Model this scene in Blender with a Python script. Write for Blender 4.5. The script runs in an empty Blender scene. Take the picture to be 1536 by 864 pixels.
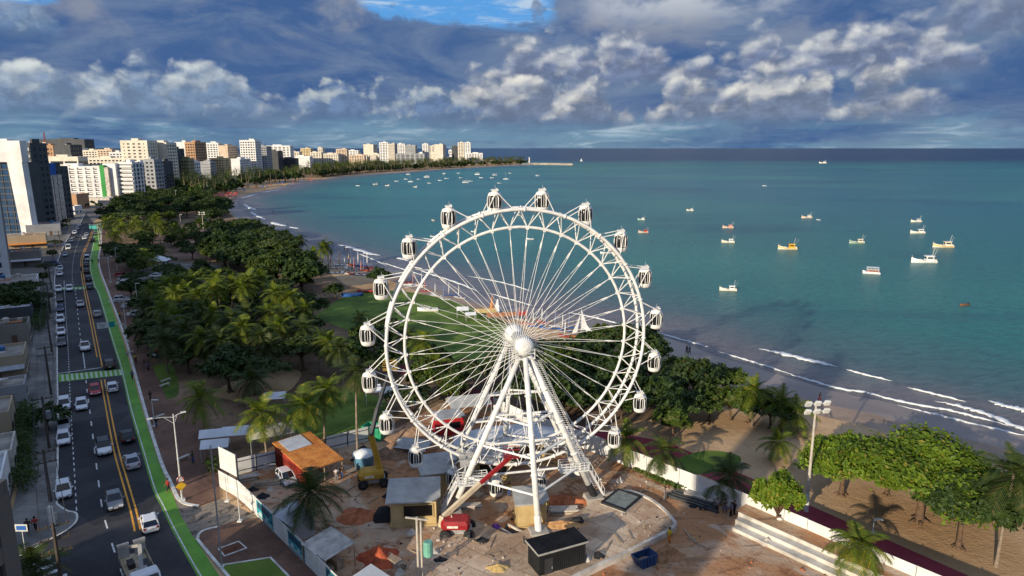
import bpy, bmesh, math, random
import numpy as np
from mathutils import Vector, Matrix
from math import sin, cos, tan, pi, radians, atan2, sqrt, hypot
random.seed(7)
S = bpy.context.scene
C = bpy.context.collection

# ------------------------------------------------------------------ camera, light, exposure
CAM_H, PITCH, F = 42.0, radians(11.6), 1024.0
cd = bpy.data.cameras.new('camera'); cam = bpy.data.objects.new('camera', cd); C.objects.link(cam)
cam.location = (0, 0, CAM_H); cam.rotation_euler = (pi/2 - PITCH, 0, 0)
cd.sensor_width = 36; cd.lens = 24; cd.clip_start = .5; cd.clip_end = 100000
S.camera = cam
SUN_AZ, SUN_EL = radians(35), radians(15.5)
LX, LY = sin(SUN_AZ), cos(SUN_AZ)              # direction the light travels over the ground
sd = bpy.data.lights.new('sun', 'SUN'); sd.energy = 4.6; sd.angle = radians(.5); sd.color = (1, .86, .66)
sun = bpy.data.objects.new('sun', sd); C.objects.link(sun)
sun.rotation_euler = Vector((LX*cos(SUN_EL), LY*cos(SUN_EL), -sin(SUN_EL))).to_track_quat('-Z', 'Y').to_euler()
S.view_settings.view_transform = 'Standard'; S.view_settings.look = 'None'
S.view_settings.exposure = 0.22; S.view_settings.gamma = 1
S.cycles.max_bounces = 4; S.cycles.diffuse_bounces = 2; S.cycles.glossy_bounces = 2
S.cycles.transparent_max_bounces = 6; S.cycles.use_denoising = True
S.cycles.caustics_reflective = False; S.cycles.caustics_refractive = False

class NT:
    """short hand for node trees"""
    def __init__(s, tree): s.t = tree; tree.nodes.clear()
    def n(s, kind, **kw):
        nd = s.t.nodes.new(kind)
        for k, v in kw.items(): setattr(nd, k, v)
        return nd
    def link(s, a, b): s.t.links.new(a, b)
    def put(s, sock, v):
        if isinstance(v, bpy.types.NodeSocket): s.link(v, sock)
        elif isinstance(v, (tuple, list)) and len(v) == 3 and sock.type == 'RGBA': sock.default_value = (*v, 1)
        else: sock.default_value = v
    def m(s, op, a, b=None, c=None, clamp=False):
        nd = s.n('ShaderNodeMath', operation=op, use_clamp=clamp)
        s.put(nd.inputs[0], a)
        if b is not None: s.put(nd.inputs[1], b)
        if c is not None: s.put(nd.inputs[2], c)
        return nd.outputs[0]
    def ss(s, x, a, b):                     # smoothstep a..b -> 0..1
        nd = s.n('ShaderNodeMapRange', interpolation_type='SMOOTHSTEP', clamp=True)
        s.put(nd.inputs[0], x); nd.inputs[1].default_value = a; nd.inputs[2].default_value = b
        return nd.outputs[0]
    def mix(s, f, a, b, blend='MIX'):
        nd = s.n('ShaderNodeMix', data_type='RGBA', blend_type=blend)
        s.put(nd.inputs[0], f); s.put(nd.inputs[6], a); s.put(nd.inputs[7], b)
        return nd.outputs[2]
    def vec(s, x, y, z=0.0):
        nd = s.n('ShaderNodeCombineXYZ'); s.put(nd.inputs[0], x); s.put(nd.inputs[1], y); s.put(nd.inputs[2], z)
        return nd.outputs[0]
    def noise(s, v, scale, detail=4, rough=.55, dist=0.0, lac=2.0):
        nd = s.n('ShaderNodeTexNoise'); s.put(nd.inputs['Vector'], v)
        nd.inputs['Scale'].default_value = scale; nd.inputs['Detail'].default_value = detail
        nd.inputs['Roughness'].default_value = rough; nd.inputs['Distortion'].default_value = dist
        return nd.outputs[0]

w = bpy.data.worlds.new('World'); S.world = w; w.use_nodes = True
w.cycles.sampling_method = 'MANUAL'; w.cycles.sample_map_resolution = 256
N = NT(w.node_tree)
sky = N.n('ShaderNodeTexSky', sky_type='NISHITA', sun_disc=False)
sky.sun_elevation = SUN_EL; sky.sun_rotation = SUN_AZ + pi; sky.altitude = 0
sky.air_density = 1.0; sky.dust_density = .3; sky.ozone_density = 2.5
tc = N.n('ShaderNodeTexCoord'); sp = N.n('ShaderNodeSeparateXYZ'); N.link(tc.outputs['Generated'], sp.inputs[0])
az = N.m('MULTIPLY', N.m('ARCTAN2', sp.outputs[0], sp.outputs[1]), 180/pi)
el = N.m('MULTIPLY', N.m('ARCSINE', sp.outputs[2]), 180/pi)
WARP = N.m('MULTIPLY', N.m('SUBTRACT', N.noise(N.vec(az, el, 3.0), .45, 3, .6), .5), 2.2)
FRAY = N.noise(N.vec(N.m('ADD', az, WARP), N.m('MULTIPLY', el, 1.3), 5.0), .75, 5, .62)
BOTN = N.m('MULTIPLY', N.m('SUBTRACT', N.noise(N.vec(az, N.m('MULTIPLY', el, 2.5), 1.0), .3, 4, .6), .5), 2.0)
def voro(v, scale, detail=3, rough=.5, smooth=.55):
    nd = N.n('ShaderNodeTexVoronoi', feature='F1', voronoi_dimensions='2D'); N.put(nd.inputs['Vector'], v)
    nd.inputs['Scale'].default_value = scale; nd.inputs['Detail'].default_value = detail; nd.inputs['Roughness'].default_value = rough
    return nd.outputs['Distance']
def cloud_bank(base, H, a0, a1, seed, amp, soft, lit, dark, lumps=.42, squash=1.25, shade=1.0):
    """a bank of cumulus: level base, heaped top line, billows that catch the light"""
    warp = WARP
    def billow(da, de, detail=4):
        v = N.vec(N.m('ADD', N.m('ADD', az, warp), seed*31.7+da), N.m('MULTIPLY', N.m('ADD', N.m('ADD', el, N.m('MULTIPLY', warp, .4)), de), squash), seed*3.1)
        return N.m('SUBTRACT', 1.0, voro(v, lumps, detail, .52))
    bl = billow(0, 0, 3); bl2 = billow(-.5, .55, 2)
    n1 = N.noise(N.vec(az, seed*7.0, 0.0), .11, 3, .55)
    rng = N.m('MULTIPLY', N.ss(az, a0-5, a0+4), N.m('SUBTRACT', 1.0, N.ss(az, a1-4, a1+5)))
    top = N.m('ADD', base-1.2, N.m('MULTIPLY', N.m('MULTIPLY', N.ss(n1, .15, .50), rng), H+1.2))
    top = N.m('ADD', top, N.m('MULTIPLY', rng, .6))
    fr = FRAY
    d = N.m('ADD', N.m('SUBTRACT', top, el), N.m('MULTIPLY', N.m('SUBTRACT', bl, .52), amp*2.0))
    d = N.m('ADD', d, N.m('MULTIPLY', N.m('SUBTRACT', fr, .5), amp*.8))
    bot = N.m('ADD', el, BOTN)
    m = N.m('MULTIPLY', N.ss(d, 0.0, soft), N.ss(bot, base-1.0, base+.9))
    h = N.m('DIVIDE', N.m('SUBTRACT', el, base), H)
    rel = N.m('MULTIPLY', N.m('SUBTRACT', bl, bl2), 1.5*shade)
    near_top = N.m('SUBTRACT', 1.0, N.ss(d, .1, amp*2.6))
    sh = N.m('ADD', N.m('ADD', N.m('MULTIPLY', rel, .8), N.m('MULTIPLY', near_top, .34)), N.m('MULTIPLY', N.ss(h, -.05, .9), .34))
    sh = N.m('ADD', sh, N.m('MULTIPLY', N.m('SUBTRACT', fr, .5), .5))
    dk = N.mix(N.m('MULTIPLY', N.ss(fr, .36, .66), .55), dark, tuple(x*1.75 for x in dark))
    dk = N.mix(N.ss(h, .25, -.15), dk, cl(.095, .165, .27))
    return N.m('MULTIPLY', m, rng), N.mix(N.ss(sh, .06, 1.05), dk, lit)
K = 10.0                                      # cloud radiance is divided by the background strength
def cl(r, g, b): return (r*K, g*K, b*K)
# clear air between the clouds: the sky model, a little desaturated towards the horizon by thin veil
base = N.mix(N.ss(el, 0, 9), cl(.085, .20, .335), cl(.075, .29, .66))
base = N.mix(.12, base, sky.outputs[0])
vh = N.vec(N.m('MULTIPLY', az, .55), N.m('MULTIPLY', el, 1.9), 4.0)
nh = N.noise(vh, .16, 4, .55, .5)
rent = N.m('ADD', N.m('MULTIPLY', N.m('MULTIPLY', N.ss(az, -14, -9), N.m('SUBTRACT', 1.0, N.ss(az, 1, 5))), N.m('MULTIPLY', N.ss(el, 8.6, 10.8), .50)),
           N.m('MULTIPLY', N.m('MULTIPLY', N.ss(az, -38, -35), N.m('SUBTRACT', 1.0, N.ss(az, -33, -30))), N.m('MULTIPLY', N.m('MULTIPLY', N.ss(el, 8.8, 9.5), N.m('SUBTRACT', 1.0, N.ss(el, 10, 10.8))), .26)))
rent = N.m('MULTIPLY', rent, N.m('ADD', .45, N.m('MULTIPLY', N.ss(FRAY, .32, .62), .85)))
dens = N.m('SUBTRACT', N.m('ADD', N.m('ADD', nh, N.m('MULTIPLY', N.m('SUBTRACT', FRAY, .5), .16)), N.m('MULTIPLY', N.ss(el, 1.0, 4.2), .34)), rent)
msheet = N.m('MULTIPLY', N.ss(dens, .44, .70), .97)
tone = N.noise(N.vec(N.m('MULTIPLY', az, .55), N.m('MULTIPLY', el, 1.5), 9.0), .20, 5, .62, .5)
csheet = N.mix(N.ss(tone, .36, .66), cl(.045, .100, .245), cl(.130, .185, .300))
warm = N.noise(N.vec(N.m('MULTIPLY', az, .7), N.m('MULTIPLY', el, 1.3), 15.0), .22, 4, .6, .3)
csheet = N.mix(N.m('MULTIPLY', N.ss(warm, .48, .70), N.m('MULTIPLY', N.ss(el, 6.0, 9.5), .8)), csheet, cl(.235, .255, .315))
csheet = N.mix(N.m('MULTIPLY', N.m('MULTIPLY', N.ss(az, 3, 9), N.m('SUBTRACT', 1.0, N.ss(az, 17, 25))), N.m('MULTIPLY', N.ss(el, 8.6, 11.2), N.ss(warm, .34, .56))), csheet, cl(.44, .47, .52))
wisp = N.noise(N.vec(N.m('MULTIPLY', az, .35), N.m('MULTIPLY', el, 2.2), 21.0), .5, 5, .65, .6)
base = N.mix(N.m('MULTIPLY', N.ss(wisp, .48, .74), .75), base, cl(.50, .60, .68))
col = N.mix(msheet, base, csheet)
st = N.noise(N.vec(N.m('MULTIPLY', az, .22), N.m('MULTIPLY', el, 4.2), 2.0), .45, 3, .6)
col = N.mix(N.m('MULTIPLY', N.ss(st, .46, .78), N.m('MULTIPLY', N.m('SUBTRACT', 1.0, N.ss(el, 1.8, 3.2)), .6)), col, cl(.115, .24, .36))
col = N.mix(N.m('MULTIPLY', N.ss(st, .54, .36), N.m('MULTIPLY', N.m('SUBTRACT', 1.0, N.ss(el, 1.8, 3.2)), .4)), col, cl(.08, .165, .285))
for args in (
    (7.2, 3.0, 26, 42, 7, .9, 2.2, cl(.36, .40, .46), cl(.115, .155, .25), .24, 1.4),
    (4.8, 4.0, -3, 34, 1, 1.25, 1.6, cl(.66, .67, .65), cl(.12, .155, .25), .18, 1.5),
    (1.8, 4.5, -7, 31, 2, 1.3, 1.3, cl(.70, .69, .64), cl(.125, .16, .24), .19, 1.35),
    (2.3, 4.0, -42, -18, 3, 1.2, 1.2, cl(.58, .62, .62), cl(.125, .185, .285), .2, 1.3),
    (2.3, 2.7, -20, -2, 5, .8, 1.0, cl(.40, .45, .48), cl(.10, .155, .265), .34, 1.3),
    (7.4, 2.4, -44, -31, 6, .8, 1.6, cl(.33, .41, .50), cl(.11, .175, .29), .3, 1.3)):
    m, c = cloud_bank(*args)
    col = N.mix(m, col, c)
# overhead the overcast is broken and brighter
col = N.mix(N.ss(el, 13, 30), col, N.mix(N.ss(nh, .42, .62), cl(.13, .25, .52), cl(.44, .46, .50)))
col = N.mix(N.ss(el, -2.0, 0.0), cl(.04, .07, .10), col)
# overhead (never in the frame) the overcast breaks up evenly
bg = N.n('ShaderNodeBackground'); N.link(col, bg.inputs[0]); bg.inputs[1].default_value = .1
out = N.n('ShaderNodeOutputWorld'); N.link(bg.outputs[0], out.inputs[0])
# ------------------------------------------------------------------ helpers
def G(px, py, z=0.0):
    """the ground point (height z) seen at a pixel of the 1536 x 864 photograph"""
    x, y = (px-768)/F, (432-py)/F
    d = (x, cos(PITCH)+y*sin(PITCH), -sin(PITCH)+y*cos(PITCH))
    t = (z-CAM_H)/d[2]
    return Vector((d[0]*t, d[1]*t, z))
def height_at(p, py):
    """height above sea level of the photo row py at the depth of ground point p"""
    y = (432-py)/F
    return CAM_H + p.y*(-sin(PITCH)+y*cos(PITCH))/(cos(PITCH)+y*sin(PITCH))
def depth_of(p): return p.y*cos(PITCH)+(CAM_H-p.z)*sin(PITCH)
def mpp(p): return depth_of(p)/F          # metres per photo pixel at p
def tag(o, label=None, cat=None, group=None, kind=None):
    if label: o['label'] = label
    if cat: o['category'] = cat
    if group: o['group'] = group
    if kind: o['kind'] = kind
    return o
def thing(name, label, cat, loc=(0, 0, 0), rz=0.0, group=None, scale=1.0):
    o = bpy.data.objects.new(name, None); C.objects.link(o); o.empty_display_size = .2
    o.location = loc; o.rotation_euler = (0, 0, rz); o.scale = (scale,)*3
    return tag(o, label, cat, group)
def copy_tree(o, parent=None):
    c = o.copy(); C.objects.link(c)
    if parent is not None: c.parent = parent
    for ch in list(o.children): copy_tree(ch, c)
    return c
def place(proto, loc, rz=0.0, label=None, group=None, scale=1.0, cat=None):
    """first use moves the prototype itself, later uses copy it with all its parts"""
    if proto.get('_used') is None: r = proto; proto['_used'] = 1
    else: r = copy_tree(proto)
    r.location = loc; r.rotation_euler = (0, 0, rz); r.scale = (scale,)*3 if not isinstance(scale, tuple) else scale
    tag(r, label, cat, group)
    return r
def paint(root, part_names, m):
    """give the named parts of one copy another paint (mesh data stays shared)"""
    for ch in root.children_recursive:
        if ch.name.split('.')[0] in part_names and ch.type == 'MESH':
            ch.material_slots[0].link = 'OBJECT'; ch.material_slots[0].material = m

class MB:
    """collects faces, then becomes ONE mesh object"""
    def __init__(s): s.v = []; s.f = []; s.mi = []; s.cur = 0; s.M = None
    def add(s, vs, fs):
        b = len(s.v)
        if s.M is not None: vs = [tuple(s.M @ Vector(p)) for p in vs]
        s.v.extend(tuple(p) for p in vs)
        for f in fs: s.f.append(tuple(b+i for i in f)); s.mi.append(s.cur)
        return s
    def box(s, c, d, rz=0.0, top=1.0):
        x, y, z = d[0]/2, d[1]/2, d[2]/2; cr, sr = cos(rz), sin(rz); vs = []
        for k, t in ((-1, 1.0), (1, top)):
            for i, j in ((-1, -1), (1, -1), (1, 1), (-1, 1)):
                a, b = i*x*t, j*y*t
                vs.append((c[0]+a*cr-b*sr, c[1]+a*sr+b*cr, c[2]+k*z))
        return s.add(vs, [(3, 2, 1, 0), (4, 5, 6, 7), (0, 1, 5, 4), (1, 2, 6, 5), (2, 3, 7, 6), (3, 0, 4, 7)])
    def bar(s, p0, p1, w, h=None):
        """rectangular bar between two points"""
        h = h or w; p0, p1 = Vector(p0), Vector(p1); d = (p1-p0).normalized()
        u = d.cross(Vector((0, 0, 1)));
        if u.length < 1e-4: u = Vector((1, 0, 0))
        u.normalize(); n = u.cross(d)
        vs = [p+u*(i*w/2)+n*(j*h/2) for p in (p0, p1) for i, j in ((-1, -1), (1, -1), (1, 1), (-1, 1))]
        return s.add(vs, [(0, 1, 2, 3), (7, 6, 5, 4), (4, 5, 1, 0), (5, 6, 2, 1), (6, 7, 3, 2), (7, 4, 0, 3)])
    def tube(s, pts, r, n=6, caps=True, closed=False):
        pts = [Vector(p) for p in pts]; k = len(pts)
        rs = r if isinstance(r, (list, tuple)) else [r]*k
        vs, fs = [], []; u = None
        for i, p in enumerate(pts):
            a = pts[(i-1) % k] if (closed or i > 0) else p
            b = pts[(i+1) % k] if (closed or i < k-1) else p
            d = (b-a).normalized()
            if u is None:
                u = d.cross(Vector((0, 0, 1)))
                if u.length < 1e-3: u = Vector((1, 0, 0))
            u = (u-d*u.dot(d)).normalized(); w_ = d.cross(u)
            for j in range(n):
                t = 2*pi*j/n; vs.append(p+(u*cos(t)+w_*sin(t))*rs[i])
        for i in range(k if closed else k-1):
            i2 = (i+1) % k
            for j in range(n):
                j2 = (j+1) % n; fs.append((i*n+j, i*n+j2, i2*n+j2, i2*n+j))
        if caps and not closed:
            fs.append(tuple(range(n-1, -1, -1))); fs.append(tuple((k-1)*n+j for j in range(n)))
        return s.add(vs, fs)
    def lathe(s, prof, n=12, c=(0, 0, 0), a0=0.0):
        vs, fs = [], []; k = len(prof)
        for r, z in prof:
            for j in range(n):
                t = a0+2*pi*j/n; vs.append((c[0]+r*cos(t), c[1]+r*sin(t), c[2]+z))
        for i in range(k-1):
            for j in range(n):
                j2 = (j+1) % n; fs.append((i*n+j, i*n+j2, (i+1)*n+j2, (i+1)*n+j))
        if prof[0][0] > 1e-4: fs.append(tuple(range(n-1, -1, -1)))
        if prof[-1][0] > 1e-4: fs.append(tuple((k-1)*n+j for j in range(n)))
        return s.add(vs, fs)
    def prism(s, out, z0, z1, cap=True):
        k = len(out); vs = [(p[0], p[1], z0) for p in out]+[(p[0], p[1], z1) for p in out]
        fs = [(i, (i+1) % k, k+(i+1) % k, k+i) for i in range(k)]
        if cap: fs += [tuple(range(k-1, -1, -1)), tuple(range(k, 2*k))]
        return s.add(vs, fs)
    def loft(s, rings, caps=True):
        n = len(rings[0]); vs = [p for r in rings for p in r]; fs = []
        for i in range(len(rings)-1):
            for j in range(n):
                j2 = (j+1) % n; fs.append((i*n+j, i*n+j2, (i+1)*n+j2, (i+1)*n+j))
        if caps: fs += [tuple(range(n-1, -1, -1)), tuple((len(rings)-1)*n+j for j in range(n))]
        return s.add(vs, fs)
    def poly(s, pts): return s.add(pts, [tuple(range(len(pts)))])
    def build(s, name, m, parent=None, smooth=False, fix=False, loc=None):
        me = bpy.data.meshes.new(name); me.from_pydata(s.v, [], s.f)
        for x in (m if isinstance(m, (list, tuple)) else [m]): me.materials.append(x)
        if any(s.mi): me.polygons.foreach_set('material_index', s.mi)
        if smooth: me.polygons.foreach_set('use_smooth', [True]*len(s.f))
        if fix:
            bm = bmesh.new(); bm.from_mesh(me); bmesh.ops.recalc_face_normals(bm, faces=bm.faces); bm.to_mesh(me); bm.free()
        me.update(); o = bpy.data.objects.new(name, me); C.objects.link(o)
        if parent is not None: o.parent = parent
        if loc is not None: o.location = loc
        return o

MATS = {}
def mat(name, rgb, rough=.7, var=.18, scale=.8, metal=0.0, bump=0.0, spec=.4, rgb2=None, coord='obj', detail=5):
    """plain procedural material: noise moves the colour between two tones"""
    if name in MATS: return MATS[name]
    m = bpy.data.materials.new(name); m.use_nodes = True; N = NT(m.node_tree); MATS[name] = m
    if coord == 'obj': v = N.n('ShaderNodeTexCoord').outputs['Object']
    else: v = N.n('ShaderNodeNewGeometry').outputs['Position']
    f = N.noise(v, scale, detail, .6)
    a = tuple(c*(1-var) for c in rgb); b = rgb2 or tuple(min(1, c*(1+var)) for c in rgb)
    c = N.mix(N.ss(f, .3, .7), a, b)
    p = N.n('ShaderNodeBsdfPrincipled'); N.link(c, p.inputs['Base Color'])
    p.inputs['Roughness'].default_value = rough; p.inputs['Metallic'].default_value = metal
    p.inputs['Specular IOR Level'].default_value = spec
    if bump:
        bp = N.n('ShaderNodeBump'); bp.inputs['Strength'].default_value = bump; N.link(f, bp.inputs['Height'])
        N.link(bp.outputs[0], p.inputs['Normal'])
    o = N.n('ShaderNodeOutputMaterial'); N.link(p.outputs[0], o.inputs[0])
    return m
def smat(name, fn, rough=.8, spec=.3):
    """material whose colour (and bump height) come from fn(N, position, object coords)"""
    m = bpy.data.materials.new(name); m.use_nodes = True; N = NT(m.node_tree); MATS[name] = m
    P = N.n('ShaderNodeNewGeometry').outputs['Position']; O = N.n('ShaderNodeTexCoord').outputs['Object']
    r = fn(N, P, O); c, hgt, st, dist = (r+(None, 0, 0))[:4] if isinstance(r, tuple) else (r, None, 0, 0)
    p = N.n('ShaderNodeBsdfPrincipled'); N.link(c, p.inputs['Base Color'])
    p.inputs['Roughness'].default_value = rough; p.inputs['Specular IOR Level'].default_value = spec
    if hgt is not None:
        b = N.n('ShaderNodeBump'); b.inputs['Strength'].default_value = st; b.inputs['Distance'].default_value = dist or .1
        N.link(hgt, b.inputs['Height']); N.link(b.outputs[0], p.inputs['Normal'])
    o = N.n('ShaderNodeOutputMaterial'); N.link(p.outputs[0], o.inputs[0])
    return m
def smooth_px(pts, sub=4):
    """Catmull-Rom through pixel/ground points"""
    out = []; n = len(pts)
    for i in range(n-1):
        p0, p1, p2, p3 = pts[max(i-1, 0)], pts[i], pts[i+1], pts[min(i+2, n-1)]
        for k in range(sub):
            t = k/sub
            out.append(tuple(.5*((2*b)+(-a+c)*t+(2*a-5*b+4*c-d)*t*t+(-a+3*b-3*c+d)*t**3) for a, b, c, d in zip(p0, p1, p2, p3)))
    out.append(tuple(pts[-1])); return out
def at_y(trace, y):
    """x on a traced line (list of pixel points) at row y"""
    t = sorted(trace, key=lambda p: p[1]); return float(np.interp(y, [p[1] for p in t], [p[0] for p in t]))
def sheet(name, px, z, m, kind='structure', ground=False, smooth=0):
    pts = px if ground else [G(*p) for p in (smooth_px(px, smooth) if smooth else px)]
    b = MB(); b.poly([(p[0], p[1], z) for p in pts]); o = b.build(name, m)
    if o.data.polygons[0].normal.z < 0: o.data.flip_normals()
    if kind: o['kind'] = kind
    return o
def ribbon(left, right, z0, z1=None, b=None):
    """flat strip between two pixel traces of equal length; z1 gives it a height (kerb)"""
    b = b or MB(); L = [G(*p) for p in left]; R = [G(*p) for p in right]
    for i in range(len(L)-1):
        q = [L[i], L[i+1], R[i+1], R[i]]
        if z1 is None: b.poly([(p.x, p.y, z0) for p in q])
        else:
            b.add([(p.x, p.y, z) for z in (z0, z1) for p in q], [(4, 5, 6, 7), (0, 1, 5, 4), (1, 2, 6, 5), (2, 3, 7, 6), (3, 0, 4, 7)])
    return b
def offset_line(pts, d):
    """ground polyline moved sideways by d (left of travel positive)"""
    out = []; n = len(pts)
    for i, p in enumerate(pts):
        a, b = pts[max(i-1, 0)], pts[min(i+1, n-1)]; t = Vector((b[0]-a[0], b[1]-a[1], 0)).normalized()
        out.append(Vector((p[0]-t.y*d, p[1]+t.x*d, 0)))
    return out
def strip_line(pts, w, z, b=None, h=None):
    """painted line / kerb of width w along ground points"""
    b = b or MB(); L = offset_line(pts, w/2); R = offset_line(pts, -w/2)
    for i in range(len(pts)-1):
        q = [R[i], R[i+1], L[i+1], L[i]]
        if h is None: b.poly([(p.x, p.y, z) for p in q])
        else: b.add([(p.x, p.y, zz) for zz in (z, z+h) for p in q], [(4, 5, 6, 7), (0, 1, 5, 4), (1, 2, 6, 5), (2, 3, 7, 6), (3, 0, 4, 7)])
    return b
# ------------------------------------------------------------------ setting: sea, land, roads
LKERB = [(128, 318), (120, 336), (107, 350), (97, 367), (87, 392), (82, 421), (84.5, 460), (85.5, 500), (86, 560), (87, 610), (87, 660), (86.5, 700), (85.5, 757)]
CORNER = [(85.5, 757), (100, 767), (113, 770), (116, 776), (114, 784), (106, 792), (97, 798.5), (80, 808), (60, 819), (25, 838), (-60, 885)]
BIKEL = [(141, 336), (139, 367), (134.5, 388), (135, 407), (141, 430), (147, 441), (166.7, 509), (180.6, 554.6), (194, 613.6), (212, 676), (229, 735), (240, 757), (252, 783), (270, 818), (296, 864), (335, 925)]
BIKER = [(149, 336), (150, 367), (146.5, 383), (147, 402), (154, 424), (161, 442), (184, 509), (198, 558), (219, 634), (239.6, 697), (251, 724), (260, 745), (269, 768), (285, 796), (305, 827), (329, 864), (375, 925)]
KERBR = [(151, 336), (152, 367), (148.5, 383), (149.5, 402), (157, 424), (164, 442), (187, 505), (202, 558), (223, 634), (243, 697), (255, 722), (265, 745), (271, 752), (280, 757), (298, 760)]
YELLOW = [(140, 342), (135.4, 357), (125.5, 379), (122.4, 393), (124, 414), (128.5, 439), (137, 480), (151, 551), (156, 580), (173.6, 672), (187.5, 722), (200, 766), (206.5, 796)]
LANE = [(124, 345), (113, 376), (109, 400), (108.7, 420), (113.5, 440), (115.5, 459), (119.8, 499), (123.6, 523), (127.6, 553), (130, 580), (135.4, 622), (141.5, 672), (146.7, 714), (153.6, 764), (161.5, 794), (171, 825), (184, 862), (205, 915)]
PARK = [(96, 421), (97, 440), (99, 475), (102.4, 527), (104.5, 580), (108.5, 655), (112.8, 729), (115, 768)]
WATER = [(1700, 690), (1536, 648), (1426, 623), (1338, 600), (1259, 584), (1200, 567), (1140, 549), (1085, 533), (1040, 516), (990, 500), (940, 488.5), (900, 479), (840, 467), (760, 450), (718, 438), (645, 413), (580, 400), (540, 388), (500, 375), (460, 361), (420, 347), (398, 338), (380, 328), (366, 316), (358, 306), (362, 298), (390, 290), (425, 282.5), (440, 277.5), (470, 271.5), (506, 266.5), (550, 262), (609, 258), (653, 254.7), (690, 252.5), (740, 249.5), (790, 247.3)]

def f_asphalt(N, P, O):
    a = N.noise(P, .09, 5, .6); b = N.noise(P, 1.6, 6, .7)
    c = N.mix(N.ss(a, .36, .64), (.026, .027, .032), (.060, .058, .060))
    pt = N.n('ShaderNodeTexVoronoi', feature='F1', voronoi_dimensions='2D'); N.link(P, pt.inputs[0]); pt.inputs['Scale'].default_value = .11; pt.inputs['Randomness'].default_value = 1
    sc_ = N.n('ShaderNodeSeparateColor'); N.link(pt.outputs['Color'], sc_.inputs[0])
    c = N.mix(N.m('MULTIPLY', N.m('GREATER_THAN', sc_.outputs[0], .72), .55), c, (.020, .020, .023))
    c = N.mix(N.m('MULTIPLY', N.ss(b, .5, .75), .5), c, (.075, .073, .072))
    g = N.noise(N.vec(N.m('MULTIPLY', N_sep(N, P, 0), 1.3), N.m('MULTIPLY', N_sep(N, P, 1), .06)), 1.0, 4, .6)
    c = N.mix(N.m('MULTIPLY', N.ss(g, .52, .7), .45), c, (.024, .024, .027))
    return c, b, .25, .05
def N_sep(N, P, i):
    s = N.n('ShaderNodeSeparateXYZ'); N.link(P, s.inputs[0]); return s.outputs[i]
def slabs(N, P, sx, sy, rot=0.0, mortar=.03):
    t = N.n('ShaderNodeMapping'); N.link(P, t.inputs[0]); t.inputs['Rotation'].default_value = (0, 0, rot)
    b = N.n('ShaderNodeTexBrick'); N.link(t.outputs[0], b.inputs[0]); b.offset = .5
    b.inputs['Scale'].default_value = 1; b.inputs['Brick Width'].default_value = sx; b.inputs['Row Height'].default_value = sy
    b.inputs['Mortar Size'].default_value = mortar; b.inputs['Color1'].default_value = (.8, .8, .8, 1)
    b.inputs['Color2'].default_value = (1.15, 1.15, 1.15, 1); b.inputs['Mortar'].default_value = (.55, .55, .55, 1)
    return b.outputs[0]
def f_walk(N, P, O):
    n = N.noise(P, .22, 5, .6); m = N.noise(P, 2.2, 5, .65)
    c = N.mix(N.ss(n, .35, .65), (.145, .135, .125), (.26, .245, .225))
    c = N.mix(N.m('MULTIPLY', N.ss(m, .5, .7), .5), c, (.12, .11, .10))
    return N.mix(.8, c, slabs(N, P, 2.4, 1.6, .1), 'MULTIPLY'), m, .2, .05
def f_prom(N, P, O):
    n = N.noise(P, .16, 5, .6); m = N.noise(P, 1.9, 5, .65)
    c = N.mix(N.ss(n, .35, .65), (.125, .066, .045), (.215, .12, .08))
    c = N.mix(N.m('MULTIPLY', N.ss(m, .52, .7), .45), c, (.10, .065, .05))
    return N.mix(.6, c, slabs(N, P, .8, .4, .5, .02), 'MULTIPLY'), m, .2, .04
def f_sand(N, P, O):
    n = N.noise(P, .05, 5, .6); m = N.noise(P, .55, 6, .68); k = N.noise(P, 2.6, 4, .7)
    c = N.mix(N.ss(n, .3, .7), (.45, .28, .14), (.60, .41, .235))
    c = N.mix(N.m('MULTIPLY', N.ss(m, .5, .72), .6), c, (.36, .215, .105))
    leaf = N.m('MULTIPLY', N.ss(k, .70, .74), N.ss(m, .45, .6))
    c = N.mix(N.m('MULTIPLY', leaf, .8), c, (.16, .085, .04))
    return c, N.m('ADD', m, N.m('MULTIPLY', k, .5)), .8, .25
def f_park(N, P, O):
    n = N.noise(P, .045, 6, .6); m = N.noise(P, .5, 6, .68)
    c = N.mix(N.ss(n, .38, .62), (.15, .092, .055), (.30, .20, .12))
    c = N.mix(N.m('MULTIPLY', N.ss(m, .5, .66), .7), c, (.085, .075, .035))
    return c, m, .6, .2
def f_city(N, P, O):
    n = N.noise(P, .03, 6, .6); m = N.noise(P, .4, 6, .65)
    c = N.mix(N.ss(n, .38, .62), (.11, .10, .092), (.23, .205, .18))
    c = N.mix(N.m('MULTIPLY', N.ss(m, .5, .7), .6), c, (.05, .06, .035))
    return c
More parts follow.
